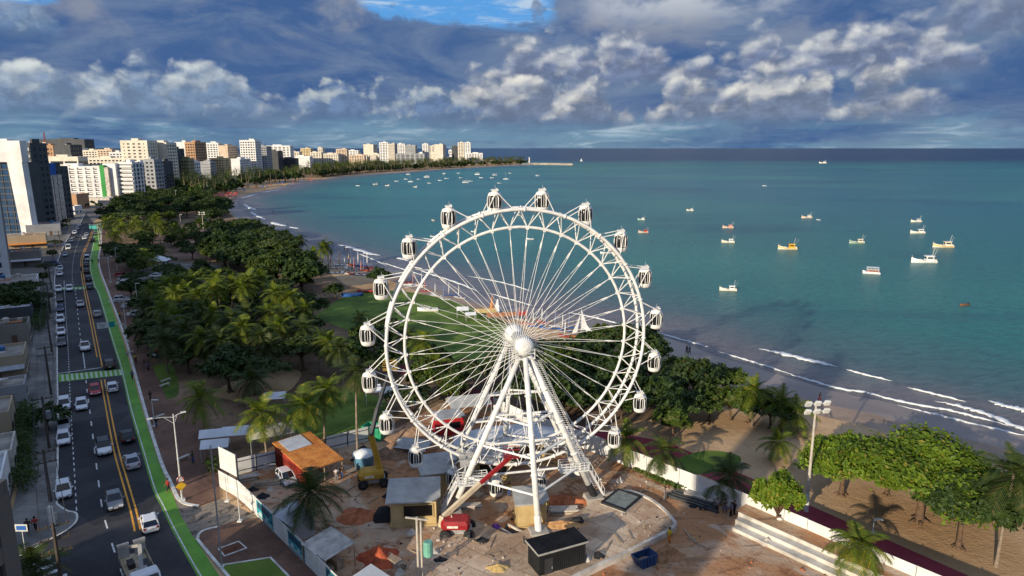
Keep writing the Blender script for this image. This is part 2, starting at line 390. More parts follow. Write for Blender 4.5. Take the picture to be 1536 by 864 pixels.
def f_site(N, P, O):
    n = N.noise(P, .085, 7, .62, .6); m = N.noise(P, .34, 7, .66, .4); k = N.noise(P, 2.1, 6, .7); q = N.noise(P, .16, 5, .55, 1.2)
    c = N.mix(N.ss(n, .44, .60), (.43, .215, .10), (.50, .36, .245))
    c = N.mix(N.ss(m, .54, .64), c, (.27, .125, .06))
    c = N.mix(N.m('MULTIPLY', N.ss(q, .56, .64), .8), c, (.56, .44, .33))
    c = N.mix(N.m('MULTIPLY', N.ss(k, .55, .68), .5), c, (.20, .115, .065))
    c = N.mix(N.m('MULTIPLY', N.ss(N.noise(P, .5, 5, .6, 2.0), .62, .70), .7), c, (.11, .075, .05))
    rut = N.noise(N.vec(N.m('ADD', N.m('MULTIPLY', N_sep(N, P, 0), .16), N.m('MULTIPLY', N.noise(P, .06, 3, .5), 3.0)), N.m('MULTIPLY', N_sep(N, P, 1), 1.1)), .8, 4, .6)
    c = N.mix(N.m('MULTIPLY', N.ss(rut, .56, .66), .6), c, (.19, .10, .055))
    return c, N.m('ADD', N.m('MULTIPLY', m, 1.4), k), .55, .25
def f_pad(N, P, O):
    n = N.noise(P, .22, 6, .62, .6); m = N.noise(P, 1.1, 6, .68); k = N.noise(P, 5, 4, .7)
    c = N.mix(N.ss(n, .40, .60), (.43, .29, .185), (.64, .49, .345))
    c = N.mix(N.m('MULTIPLY', N.ss(m, .52, .68), .65), c, (.33, .17, .085))
    c = N.mix(N.m('MULTIPLY', N.ss(k, .58, .7), .5), c, (.25, .17, .11))
    return N.mix(.95, c, slabs(N, P, 3.6, 2.4, .62, .05), 'MULTIPLY'), N.m('ADD', m, k), .5, .12
def f_lawn(N, P, O):
    n = N.noise(P, .1, 5, .6); m = N.noise(P, 1.3, 6, .7)
    c = N.mix(N.ss(n, .32, .68), (.055, .11, .014), (.155, .24, .035))
    c = N.mix(N.m('MULTIPLY', N.ss(m, .5, .7), .55), c, (.20, .17, .055))
    return c, m, 1.0, .25
def f_bike(N, P, O):
    n = N.noise(P, .25, 6, .65); m = N.noise(P, 2.5, 5, .7)
    c = N.mix(N.ss(n, .3, .7), (.10, .27, .03), (.165, .39, .045))
    c = N.mix(N.m('MULTIPLY', N.ss(m, .50, .72), .6), c, (.075, .17, .05))
    c = N.mix(N.m('MULTIPLY', N.ss(N.noise(P, .09, 5, .65), .5, .66), .55), c, (.15, .30, .09))
    return c, m, .2, .03
def f_red(N, P, O):
    n = N.noise(P, .6, 5, .6)
    return N.mix(n, (.20, .025, .04), (.33, .05, .07))
def f_wet(N, P, O):
    n = N.noise(P, .06, 5, .6, .5); m = N.noise(P, .5, 5, .6)
    c = N.mix(N.ss(n, .35, .65), (.23, .185, .165), (.33, .265, .22))
    return N.mix(N.m('MULTIPLY', N.ss(m, .5, .7), .35), c, (.19, .155, .14)), m, .15, .05
def f_drive(N, P, O):
    n = N.noise(P, .5, 6, .65, 1.0); k = N.noise(P, 2.8, 5, .7)
    c = N.mix(N.ss(k, .35, .65), (.19, .155, .12), (.30, .255, .205))
    return N.mix(N.m('MULTIPLY', N.ss(n, .53, .62), .85), c, (.035, .03, .025))
for nm, fn, ro in (('asphalt', f_asphalt, .75), ('walk', f_walk, .85), ('prom', f_prom, .8), ('sand', f_sand, .95), ('park', f_park, .95), ('city', f_city, .9), ('site', f_site, .95),
                   ('pad', f_pad, .85), ('lawn', f_lawn, .95), ('bike', f_bike, .7), ('red', f_red, .8), ('wet', f_wet, .38), ('drive', f_drive, .85)):
    smat(nm, fn, ro)
WHITE = mat('paint_white', (.62, .62, .60), .6, .22, 1.6)
YEL = mat('paint_yellow', (.80, .36, .03), .6, .2, 1.6)
KERB = mat('kerb_white', (.66, .64, .58), .7, .25, .9)
CONC = mat('concrete', (.40, .37, .32), .85, .28, .5)

# --- sea: polar sheet to the horizon, with the distance to the waterline stored on it as depth
shore = np.array([(p.x, p.y) for p in (G(*q) for q in smooth_px(WATER, 5))])
def shore_dist(P):
    a, b = shore[:-1], shore[1:]; ab = b-a; L2 = (ab**2).sum(1); best = np.full(len(P), 1e9)
    for i in range(len(a)):
        t = np.clip(((P-a[i])@ab[i])/L2[i], 0, 1); q = a[i]+t[:, None]*ab[i]
        best = np.minimum(best, np.hypot(P[:, 0]-q[:, 0], P[:, 1]-q[:, 1]))
    return best
A = np.radians(np.linspace(-75, 100, 300)); R = np.concatenate([np.geomspace(40, 3000, 300), np.geomspace(3300, 70000, 24)])
aa, rr = np.meshgrid(A, R); P = np.stack([(rr*np.sin(aa)).ravel(), (rr*np.cos(aa)).ravel()], 1)
n1, n0 = len(R), len(A); idx = np.arange(n1*n0).reshape(n1, n0)
fq = np.stack([idx[:-1, :-1].ravel(), idx[:-1, 1:].ravel(), idx[1:, 1:].ravel(), idx[1:, :-1].ravel()], 1)
me = bpy.data.meshes.new('sea'); me.from_pydata(np.c_[P, np.full(len(P), -.35)].tolist(), [], fq[:, ::-1].tolist())
at = me.attributes.new('offshore', 'FLOAT', 'POINT'); at.data.foreach_set('value', shore_dist(P).astype(np.float32))
sea = bpy.data.objects.new('sea', me); C.objects.link(sea); sea['kind'] = 'structure'
m = bpy.data.materials.new('sea_water'); m.use_nodes = True; N = NT(m.node_tree)
P_ = N.n('ShaderNodeNewGeometry').outputs['Position']; d = N.n('ShaderNodeAttribute', attribute_name='offshore').outputs['Fac']
X_, Y_ = N_sep(N, P_, 0), N_sep(N, P_, 1)
dn = N.m('ADD', d, N.m('MULTIPLY', N.m('SUBTRACT', N.noise(P_, .018, 4, .6), .5), 34))
c = N.mix(N.ss(dn, 1, 26), (.20, .175, .18), (.085, .15, .155))
c = N.mix(N.ss(dn, 12, 62), c, (.028, .185, .166))
c = N.mix(N.ss(dn, 120, 520), c, (.018, .155, .190))
patch = N.noise(N.vec(N.m('MULTIPLY', X_, .35), Y_), .016, 4, .55, .8)
c = N.mix(N.m('MULTIPLY', N.m('MULTIPLY', N.ss(patch, .50, .64), N.ss(d, 14, 60)), .62), c, (.010, .085, .118))
patch2 = N.noise(N.vec(N.m('MULTIPLY', X_, .5), Y_), .0055, 3, .5)
c = N.mix(N.m('MULTIPLY', N.m('MULTIPLY', N.ss(patch2, .46, .62), N.ss(d, 20, 90)), .6), c, (.048, .245, .195))
reef = N.m('ADD', Y_, N.m('MULTIPLY', N.m('SUBTRACT', N.noise(P_, .0012, 4, .6), .5), 1100))
c = N.mix(N.ss(reef, 1550, 2700), c, (.007, .034, .10))
wv = N.noise(N.vec(N.m('ADD', N.m('MULTIPLY', X_, .45), N.m('MULTIPLY', Y_, .25)), N.m('SUBTRACT', Y_, N.m('MULTIPLY', X_, .35))), .55, 6, .62)
c = N.mix(N.m('MULTIPLY', N.ss(wv, .42, .68), .6), c, N.mix(.6, c, (.008, .04, .055)))
chop = N.noise(N.vec(N.m('MULTIPLY', X_, .10), N.m('MULTIPLY', Y_, .22)), 1.0, 6, .68)
c = N.mix(N.m('MULTIPLY', N.ss(chop, .48, .70), .38), c, N.mix(.4, c, (.10, .28, .27)))
p = N.n('ShaderNodeBsdfPrincipled'); N.link(c, p.inputs['Base Color']); p.inputs['Roughness'].default_value = .32
N.link(N.m('SUBTRACT', .24, N.m('MULTIPLY', N.ss(Y_, 250, 1800), .18)), p.inputs['Specular IOR Level'])
b = N.n('ShaderNodeBump'); b.inputs['Strength'].default_value = .9; b.inputs['Distance'].default_value = .9; N.link(wv, b.inputs['Height']); N.link(b.outputs[0], p.inputs['Normal'])
p.subsurface_method = 'BURLEY'; p.inputs['Subsurface Weight'].default_value = .85; p.inputs['Subsurface Radius'].default_value = (1, 1, 1); p.inputs['Subsurface Scale'].default_value = 5.0
o = N.n('ShaderNodeOutputMaterial'); N.link(p.outputs[0], o.inputs[0]); me.materials.append(m)

# --- land with a beach that slopes into the water
SH = [Vector((x, y, 0)) for x, y in shore]; INNER = offset_line(SH, 9)
INNER = [p if p.y < 900 else SH[i]+Vector((-6, 4, 0)) for i, p in enumerate(INNER)]
b = MB(); k = len(SH)
b.add([(p.x, p.y, -.75) for p in offset_line(SH, -9)]+[(p.x, p.y, 0) for p in INNER], [(i, i+1, k+i+1, k+i) for i in range(k-1)])
o = b.build('wet_sand', MATS['wet'], fix=True); o['kind'] = 'structure'
if sum(f.normal.z for f in o.data.polygons) < 0: o.data.flip_normals()
tail = [(G(770, 243.5).x, G(770, 243.5).y), (G(700, 237).x, G(700, 237).y), (G(560, 231).x, G(560, 231).y), (G(300, 229).x, 5200), (-6000, 5000), (-6000, -400), (260, -400)]
sheet('ground', [(p.x, p.y) for p in INNER]+tail, 0, MATS['sand'], ground=True)
sheet('damp_sand', [(p.x, p.y) for p in INNER[:110]]+[(p.x, p.y) for p in offset_line(SH, 15)[:110]][::-1], .004, mat('damp', (.33, .235, .165), .6, .2, .2, coord='pos'), ground=True)
# --- land cover
sheet('park_ground', [(160, 300), (300, 284), (326, 300), (342, 318), (372, 345), (430, 366), (470, 392), (520, 428), (640, 455), (760, 505), (880, 515), (1000, 555), (1080, 600), (1000, 625), (900, 640), (800, 648), (700, 600), (552, 661), (417, 698), (330, 731), (300, 700), (235, 640), (200, 520), (160, 400)], .008, MATS['park'])
sheet('city_ground', [(-500, 420), (-500, 229), (300, 229.5), (560, 233), (690, 238), (740, 244), (640, 249), (520, 254), (420, 263), (330, 276), (250, 285), (150, 300), (160, 320), (120, 345), (96, 380), (80, 430), (60, 500), (40, 640), (10, 780), (-80, 830), (-600, 900)], .012, MATS['city'])
sheet('road', LKERB+CORNER+[(-60, 1010), (380, 1010)]+BIKEL[::-1], .016, MATS['asphalt'], smooth=3)
sheet('bike_path', BIKEL+BIKER[::-1], .022, MATS['bike'], smooth=2)
walk = MB(); pts = [(112, 330), (100, 350), (86, 380), (70, 421), (60, 460), (52, 492), (48, 523), (44, 555), (40, 602), (37, 684), (20, 765), (-60, 818)]
out = [G(*q) for q in smooth_px(LKERB, 3)+smooth_px(CORNER, 3)]+[G(*q) for q in pts[::-1]]
walk.prism([(p.x, p.y) for p in out], .0, .135); walk.build('pavement', MATS['walk'], fix=True)['kind'] = 'structure'
strip_line([G(*q) for q in smooth_px(LKERB, 3)+smooth_px(CORNER, 3)[1:]], .22, .10, h=.045).build('kerb', KERB, fix=True)['kind'] = 'structure'
prom = smooth_px(KERBR, 3)+[(330, 748), (329, 731), (345, 705), (310, 690), (305, 640), (290, 610), (250, 600), (228, 548), (214, 500), (205, 460), (200, 430), (196, 400), (180, 375), (166, 360), (158, 336)]
b = MB(); b.prism([(p.x, p.y) for p in (G(*q) for q in prom)], .0, .125); b.build('promenade', MATS['prom'], fix=True)['kind'] = 'structure'
strip_line([G(*q) for q in smooth_px(KERBR, 3)], .42, .06, h=.085).build('promenade_kerb', KERB, fix=True)['kind'] = 'structure'
sheet('driveway', [(262, 748), (271, 754), (280, 759), (298, 762), (330, 748), (386, 775), (329, 790), (308, 795.6), (298, 808), (290, 806), (272, 775)], .026, MATS['drive'])
plaza = [(341, 864), (300, 815), (297, 808), (299, 802), (308, 796), (329, 791), (345, 785), (390, 777), (497, 885), (560, 950), (420, 950)]
b = MB(); b.prism([(p.x, p.y) for p in (G(*q) for q in plaza)], .0, .125); b.build('plaza', MATS['prom'], fix=True)['kind'] = 'structure'
strip_line([G(*q) for q in smooth_px([(400, 935), (341, 864), (300, 815), (297, 808), (299, 802), (308, 796), (329, 791)], 4)], .3, .10, h=.05).build('plaza_kerb', KERB, fix=True)['kind'] = 'structure'
sheet('plaza_lawn', [(332, 850), (405.7, 838.5), (431, 864), (480, 915), (385, 915)], .135, MATS['lawn'])
strip_line([G(*q) for q in [(330, 850), (405.7, 838), (431, 864), (480, 915)]], .22, .12, h=.06).build('lawn_kerb', KERB, fix=True)['kind'] = 'structure'
sheet('bare_soil', [(329, 825), (358, 815), (369, 824), (338, 835)], .13, mat('soil', (.14, .055, .03), .95, .4, 1.2, coord='pos'))
strip_line([G(*q) for q in [(328, 825), (358, 814), (370, 824), (337, 836), (328, 825)]], .18, .12, h=.07).build('bed_kerb', KERB, fix=True)['kind'] = 'structure'
SITE = [(330, 731), (357, 714), (417, 698), (489, 676), (552, 661), (600, 640), (660, 605), (700, 600), (800, 648), (900, 682), (946, 702), (1044, 741), (1110, 767), (1209, 810), (1325, 863), (1420, 905), (1420, 990), (600, 990), (497, 885), (386, 774)]
sheet('site_ground', SITE, .030, MATS['site'])
for q in ([(420, 645), (440, 606), (480, 588), (540, 588), (580, 606), (556, 644), (500, 660)], [(470, 476), (520, 444), (590, 436), (680, 452), (750, 480), (768, 500), (720, 560), (640, 560), (600, 520), (520, 495)],
          [(228, 549), (258, 547), (268, 590), (246, 600)], [(206, 502), (243, 492), (250, 515), (214, 522)], [(1010, 690), (1060, 676), (1110, 685), (1095, 706), (1030, 712)], [(1205, 812), (1245, 820), (1300, 850), (1270, 850)]):
    sheet('lawn', q, .036, MATS['lawn'], smooth=4)
sheet('path', [(316, 594), (350, 572), (430, 555), (452, 562), (425, 592), (360, 603)], .026, MATS['sand'], smooth=3)
sheet('car_park', [(182, 408), (255, 392), (330, 398), (345, 420), (250, 436), (190, 432)], .024, MATS['walk'])
sheet('square', [(228, 345), (300, 328), (312, 352), (308, 384), (230, 392), (190, 380)], .028, mat('square', (.20, .12, .085), .9, .3, .15, coord='pos'))
# painted lines
def dashes(trace, w, on, off, z, m, y0=0, y1=2000):
    pts = [G(*q) for q in smooth_px(trace, 6) if y0 <= q[1] <= y1]; b = MB(); run = 0; 
    for a, c in zip(pts, pts[1:]):
        L = (c-a).length; t = 0
        while t < L:
            ph = run % (on+off); step = min((on-ph) if ph < on else (on+off-ph), L-t)+1e-6
            if ph < on: strip_line([a.lerp(c, t/L), a.lerp(c, min(1, (t+step)/L))], w, z, b)
            t += step; run += step
    o = b.build('lane_marking', m, fix=True); o['kind'] = 'structure'
    if len(o.data.polygons) and o.data.polygons[0].normal.z < 0: o.data.flip_normals()
yp = [G(*q) for q in smooth_px(YELLOW, 4)]
for dd in (-.28, .28):
    q = offset_line(yp, dd); strip_line([p for p in q if p.y > G(0, 551).y], .2, .024).build('centre_line', YEL)['kind'] = 'structure'
    strip_line([p for p in q if p.y < G(0, 566).y], .2, .024).build('centre_line', YEL)['kind'] = 'structure'
dashes(LANE, .17, 2.2, 3.6, .024, WHITE, y1=552); dashes(LANE, .17, 2.2, 3.6, .024, WHITE, y0=566)
strip_line([G(123.6, 523), G(127.6, 553)], .17, .025).build('lane_marking', WHITE)['kind'] = 'structure'
dashes(PARK, .13, 1.0, 1.0, .024, WHITE, y0=440); dashes(PARK, .13, 50, .1, .024, WHITE, y1=440)
strip_line(offset_line([G(*q) for q in smooth_px(BIKEL, 3)], .28), .14, .026).build('edge_line', WHITE)['kind'] = 'structure'
strip_line([G(86, 560.5), G(134, 554), G(152, 551.5)], .35, .026).build('stop_line', WHITE)['kind'] = 'structure'
sheet('crossing', [(87.3, 562), (181, 554), (184, 563), (88.5, 573)], .025, MATS['bike'])
b = MB(); Lq = [G(88+i*(181.5-88)/26, 562.6-(562.6-554.5)*i/26) for i in range(27)]; Rq = [G(89+i*(183.5-89)/26, 572.4-(572.4-562.5)*i/26) for i in range(27)]
for i in range(1, 26, 2): b.poly([(p.x, p.y, .030) for p in (Lq[i], Rq[i], Rq[i+1], Lq[i+1])])
b.build('crossing_stripes', mat('crossing_white', (.5, .58, .42), .7, .2, 1.5), fix=True)['kind'] = 'structure'
sheet('crossing', [(88, 431.5), (143, 429.5), (143.5, 432.5), (88, 434.8)], .025, MATS['bike'])
b = MB()
for i in range(9):
    x0, x1 = 88+i*6.1, 91+i*6.1; b.poly([(p.x, p.y, .03) for p in (G(x0, 434), G(x1, 434), G(x1, 431.2), G(x0, 431.2))])
b.build('crossing_stripes', MATS['crossing_white'], fix=True)['kind'] = 'structure'
b = MB()
for x, y in ((48, 842), (56, 851), (64, 859), (72, 868)):
    b.poly([(p.x, p.y, .025) for p in (G(x, y+3), G(x+28, y-8), G(x+29, y-4), G(x, y+7.5))])
b.build('crossing_stripes', WHITE, fix=True)['kind'] = 'structure'
sheet('bike_path', [(560, 0)]*0+[(1012, 668), (1124, 716), (1205, 754), (1336, 812), (1460, 867), (1600, 930), (1540, 945), (1400, 880), (1310, 828), (1180, 770), (1100, 733), (1000, 690)], .024, MATS['red'])
sheet('bike_path', [(600, 548), (650, 556), (690, 572), (740, 596), (800, 622), (900, 645), (1016, 666), (1004, 690), (890, 662), (790, 634), (725, 606), (670, 580), (640, 568), (596, 560)], .025, MATS['red'])
# surf: raised crests of broken water that run along the shore
FOAM = smat('foam', lambda N, P, O: N.mix(N.noise(P, 1.2, 5, .7), (.50, .54, .56), (.88, .90, .90)), .7)
def surf(px, w, h=.22, z=-.34):
    pts = [G(*q) for q in smooth_px(px, 10)]; b = MB(); rows = []; n = len(pts)
    for i, p in enumerate(pts):
        a, c = pts[max(i-1, 0)], pts[min(i+1, n-1)]; t = (c-a).normalized(); s = Vector((-t.y, t.x, 0))
        e = min(1, 4*i/n, 4*(n-1-i)/n)*(.65+.7*random.random()); j = random.uniform(-.2, .2)*w
        rows.append([p+s*(w*e*u+j)+Vector((0, 0, z+h*e*v)) for u, v in ((-.5, 0), (-.25, .8), (0, 1), (.3, .45), (.55, 0))])
    b.loft(rows, caps=False); o = b.build('surf', FOAM, smooth=True, fix=True); o['kind'] = 'structure'
for px, wd in (([(1138, 520), (1180, 529), (1220, 539), (1257, 548)], 1.5), ([(1482, 598), (1510, 606), (1545, 614), (1600, 628)], 1.5), ([(1402, 598), (1440, 606), (1480, 618), (1530, 638), (1560, 648)], 1.1),
              ([(1178, 556), (1215, 568), (1259, 580), (1300, 586), (1338, 596)], .8), ([(1300, 586), (1345, 598), (1426, 613), (1470, 624), (1525, 638)], .7), ([(988, 497), (1010, 504), (1040, 512), (1066, 519)], .7), ([(1075, 524), (1120, 538), (1150, 547), (1185, 558)], .45), ([(1345, 604), (1400, 618), (1440, 628), (1500, 642), (1560, 655)], .5), ([(1268, 551), (1300, 560), (1340, 569)], .5), ([(1360, 578), (1400, 588), (1450, 600)], .45), ([(850, 466), (890, 474), (930, 484), (980, 495)], .5),
              ([(504, 365), (530, 371), (552, 378), (571, 382)], 2.2), ([(595, 385), (604, 387), (613, 390)], 1.6), ([(538, 379), (558, 387), (580, 397)], .7), ([(622, 400), (645, 409), (690, 424), (718, 436)], .9),
              ([(407, 332), (418, 335.5), (430, 338)], 2.6), ([(434, 339.5), (441, 340.5), (447, 342)], 1.6), ([(366, 305), (374, 311), (384, 314)], 2.5), ([(376, 317), (384, 322), (398, 328)], 2.0), ([(363, 297), (376, 293), (388, 290)], 2.0), ([(395, 288), (408, 285.5), (422, 284.5)], 1.6),
              ([(700, 412), (760, 424), (800, 436)], .5), ([(730, 437), (775, 450), (800, 457)], .5), ([(572, 392), (600, 401), (640, 413)], .5)):
    surf(px, wd*1.35)
# ------------------------------------------------------------------ the big wheel
STEEL = mat('white_steel', (.76, .76, .73), .45, .13, 1.3)
STEELG = mat('grey_steel', (.42, .43, .43), .5, .2, 1.5, metal=.3)
DARKGL = mat('dark_glass', (.010, .012, .014), .2, .2, 1, spec=.35)
BLACK = mat('black_rubber', (.018, .018, .02), .8, .2, 3)
WC = Vector((.75, 77.8, 19.85)); PHI = radians(12.3)
Rm = Matrix.Rotation(PHI, 4, 'Z')               # local x = rim plane, local -y = towards the street
wheel = thing('ferris_wheel', 'tall white ferris wheel with twenty gondolas standing on the building site', 'ferris wheel', (WC.x, WC.y, 0), PHI)
HZ = WC.z; RO, RI, RP, HG, HW = 15.4, 13.3, 17.6, 1.0, 2.75
def rp(r, a, y): return (r*sin(a), y, HZ+r*cos(a))
for s in (-1, 1):
    b = MB().tube([rp(RO, 2*pi*i/96, s*HG) for i in range(96)], .19, 8, closed=True)
    for i in range(20): a = 2*pi*i/20+.03; b.tube([rp(RO, a-.006, s*HG), rp(RO, a+.006, s*HG)], .27, 10)
    b.build('outer_rim', STEEL, wheel, True)
MB().tube([rp(RI, 2*pi*i/96, 0) for i in range(96)], .17, 8, closed=True).build('inner_rim', STEEL, wheel, True)
br = MB()
for i in range(40):
    a = 2*pi*i/40+pi/40; a2 = a+pi/40; a0 = a-pi/40
    for s in (-1, 1):
        for t in (a0, a2): br.tube([rp(RI, a, 0), rp(RO, t, s*HG)], .06, 5)
        if i % 2 == 0: br.tube([rp(RO, a2, -HG), rp(RO, a2, HG)], .05, 5); br.tube([rp(RO, a0, -HG), rp(RO, a2, HG)], .035, 5)
        else: br.tube([rp(RO, a2, -HG), rp(RO, a2, HG)], .05, 5); br.tube([rp(RO, a2, -HG), rp(RO, a0, HG)], .035, 5)
    p = rp(RI-.12, a, 0); jt = MB(); jt.box(p, (.32, .26, .32)); jt.build('rim_joint', STEEL, wheel)
br.build('rim_truss', STEEL, wheel)
# spokes: one mesh each, all linked to one of two shapes
for i in range(40):
    a = 2*pi*i/40+pi/40
    for s in (-1, 1):
        b = MB(); hub = (.95*sin(a+s*.5), s*HW, HZ+.95*cos(a+s*.5))
        b.tube([rp(RI-.25, a, 0), hub], .03, 5)
        q0, q1 = Vector(rp(RI-.25, a, 0)), Vector(hub); b.tube([q0.lerp(q1, .10), q0.lerp(q1, .16)], .06, 6)
        b.build('spoke', STEEL, wheel)
# hub with ribbed caps
b = MB(); b.tube([(0, -HW, HZ), (0, HW, HZ)], .62, 16); b.build('axle', STEELG, wheel, False)
for s in (-1, 1):
    M0 = Matrix.Translation((0, s*HW, HZ)) @ Matrix.Rotation(-s*pi/2, 4, 'X')
    b = MB(); b.M = M0; b.lathe([(1.12, -.25), (1.2, -.05), (1.2, .12), (1.0, .2)], 24); b.build('hub_flange', STEELG, wheel)
    b = MB(); b.M = M0; prof = [(1.08, .2), (1.06, .5), (.92, .78), (.65, .98), (.3, 1.08), (.02, 1.1)]
    b.lathe(prof, 28)
    for j in range(28):
        t = 2*pi*j/28; b.tube([(r*1.015*cos(t), r*1.015*sin(t), z+.01) for r, z in prof], .025, 4)
    b.build('hub_cap', mat('hub_white', (.74, .75, .74), .4, .06, 1), wheel)
    b = MB(); b.M = M0; prof = [(.55, -1.9), (.62, -1.5), (.95, -1.0), (1.10, -.6), (1.14, -.25)]; b.lathe(prof, 28)
    for j in range(28): t = 2*pi*j/28; b.tube([(r*1.015*cos(t), r*1.015*sin(t), z) for r, z in prof], .025, 4)
    b.build('hub_cone', MATS['hub_white'], wheel)
    b = MB(); b.box((0, s*(HW+.15), HZ-1.35), (2.3, 1.5, .12))
    for x in (-1.1, 1.1):
        b.bar((x, s*(HW-.55), HZ-1.3), (x, s*(HW-.55), HZ-.3), .06); b.bar((x, s*(HW+.85), HZ-1.3), (x, s*(HW+.85), HZ-.3), .06)
    for zz in (-.75, -.32):
        b.bar((-1.1, s*(HW+.85), HZ+zz), (1.1, s*(HW+.85), HZ+zz), .05)
        for x in (-1.1, 1.1): b.bar((x, s*(HW-.55), HZ+zz), (x, s*(HW+.85), HZ+zz), .05)
    b.build('hub_platform', STEEL, wheel)
# six legs
FEET = {}
for s in (-1, 1):
    top = Vector((0, s*(HW+.35), HZ-1.2))
    for nm, foot, r in (('l', Vector((-8.6, s*3.6, .75)), .36), ('r', Vector((8.6, s*3.6, .75)), .40), ('c', Vector((.15, s*9.6, .55)), .36)):
        t2 = top+Vector((0 if nm == 'c' else (.55 if nm == 'r' else -.55), s*(.5 if nm == 'c' else 0), 0)); FEET[s, nm] = (t2, foot)
        b = MB(); b.tube([t2, foot], [r*.85, r], 12); [b.tube([t2.lerp(foot, f), t2.lerp(foot, f+.008)], r*1.22, 12) for f in (.22, .45, .68)]; b.build('support_leg', STEEL, wheel, True)
        b = MB(); b.tube([foot+(t2-foot)*.085, foot-(t2-foot)*.005], r+.05, 12)
        b.build('leg_wrap', BLACK if (s, nm) in ((-1, 'r'), (-1, 'l')) else STEEL, wheel)
        b = MB(); b.box((foot.x, foot.y, .35), (2.3, 2.0, .7), top=.86); b.build('foot_block', CONC, wheel)
    def on(nm, f): t, ft = FEET[s, nm]; return t.lerp(ft, f)
    for f in (.38, .57, .78):
        b = MB(); b.tube([on('l', f), on('r', f)], .13, 8); b.tube([on('l', f), on('c', f+.02)], .13, 8); b.tube([on('r', f), on('c', f+.02)], .13, 8)
        b.build('leg_brace', STEEL, wheel)
# ladder cage up the right legs, stair and gallery on the front right leg
for s in (-1, 1):
    t, ft = FEET[s, 'r']; b = MB(); d = (ft-t); side = Vector((.55, 0, .25))
    for k in range(64):
        p = t+d*(.05+.9*k/64)+side
        ring = [p+Vector((.42*cos(u), .42*sin(u), 0)) for u in np.linspace(0, 2*pi, 7)[:-1]]; b.tube(ring, .016, 3, closed=True)
    for u in np.linspace(0, 2*pi, 7)[:-1]:
        o_ = Vector((.42*cos(u), .42*sin(u), 0)); b.tube([t+d*.05+side+o_, t+d*.95+side+o_], .016, 3)
    b.build('ladder_cage', STEEL, wheel)
    for nm, f in (('r', .80), ('l', .82)):
        q = FEET[s, nm][0].lerp(FEET[s, nm][1], f); b = MB(); sx = 1 if nm == 'l' else -1
        b.box((q.x+sx*1.0, q.y, q.z), (3.6, 1.5, .1))
        for x in np.linspace(-1.7, 1.7, 7):
            for y in (-.7, .7): b.bar((q.x+sx*1.0+x, q.y+y, q.z), (q.x+sx*1.0+x, q.y+y, q.z+1.05), .05)
        for zz in (.4, .72, 1.05):
            for y in (-.7, .7): b.bar((q.x+sx-1.7, q.y+y, q.z+zz), (q.x+sx+1.7, q.y+y, q.z+zz), .06)
            for x in (-1.7, 1.7): b.bar((q.x+sx+x, q.y-.7, q.z+zz), (q.x+sx+x, q.y+.7, q.z+zz), .06)
        b.build('gallery', STEEL, wheel)
        b = MB(); p0 = q+Vector((-sx*.9, -s*.2, 0)); p1 = Vector((FEET[s, nm][1].x-sx*1.3, q.y-s*.2, .5))
        for y in (-.45, .45):
            o_ = Vector((0, y, 0)); b.bar(p0+o_, p1+o_, .07, .2); b.bar(p0+o_+Vector((0, 0, 1)), p1+o_+Vector((0, 0, 1)), .05)
            for k in range(6): r_ = p0.lerp(p1, k/5)+o_; b.bar(r_, r_+Vector((0, 0, 1)), .04)
        for k in range(12): r_ = p0.lerp(p1, (k+.5)/12); b.box(r_, (.28, .9, .05))
        b.build('stair', STEEL, wheel)
# drive and boarding cradle under the rim
for x in (-6.6, 6.6):
  for s in (-1, 1):
        b = MB(); b.box((x, s*1.5, HZ-14.3), (1.5, .5, .9)); b.tube([(x-.5, s*1.45, HZ-13.6), (x-.5, s*1.05, HZ-13.6)], .4, 12); b.tube([(x+.5, s*1.45, HZ-13.4), (x+.5, s*1.05, HZ-13.4)], .4, 12)
        b.bar((x, s*1.5, HZ-14.5), (x*1.16, s*3.4, 3.0), .22)
        b.build('drive_unit', STEELG, wheel)
# gondola: hangs upright on its pivot, own pieces
def gondola():
    g = bpy.data.objects.new('gondola', None); C.objects.link(g); g.parent = wheel
    k = 9; prof = [(-2.62, .66), (-2.45, .78), (-1.9, .91), (-1.35, .95), (-.8, .91), (-.35, .78), (-.16, .64)]
    def ring(r, z, n=20): return [(r*1.0*cos(2*pi*i/n), r*.92*sin(2*pi*i/n), z) for i in range(n)]
    b = MB(); b.loft([ring(r-.05, z) for z, r in prof[1:-1]]); b.build('cabin_glazing', DARKGL, g, True)
    b = MB(); b.loft([ring(.5, -2.68), ring(.70, -2.64), ring(.81, -2.42), ring(.90, -2.12), ring(.91, -2.06), ring(.86, -2.06)], True); b.build('cabin_floor', STEEL, g, True)
    b = MB(); b.loft([ring(.86, -.52), ring(.82, -.38), ring(.70, -.2), ring(.42, -.1), ring(.38, .05)]); b.build('cabin_roof', STEEL, g, True)
    b = MB()
    for i in range(10):
        t = 2*pi*i/10; b.tube([(r*cos(t), r*.92*sin(t), z) for z, r in prof], .042 if i % 5 else .07, 5)
    b.build('cabin_ribs', STEEL, g)
    for s in (-1, 1):
        b = MB(); b.tube([(.33, s*.9, -1.9), (.33, s*.93, -.75), (.2, s*.86, -.5), (-.2, s*.86, -.5), (-.33, s*.93, -.75), (-.33, s*.9, -1.9)], .05, 5, closed=True); b.tube([(0, s*.93, -1.9), (0, s*.95, -.6)], .035, 4)
        b.build('door_frame', STEEL, g)
    b = MB(); b.box((0, 0, .14), (.85, .7, .22)); b.box((.3, .1, .3), (.2, .2, .14)); b.tube([(.1, .2, .2), (.1, .2, .75)], .02, 4); b.tube([(0, -1.05, 0), (0, 1.05, 0)], .09, 8)
    b.build('roof_unit', mat('unit_grey', (.62, .62, .6), .6, .25, 3), g)
    return g
proto = gondola()
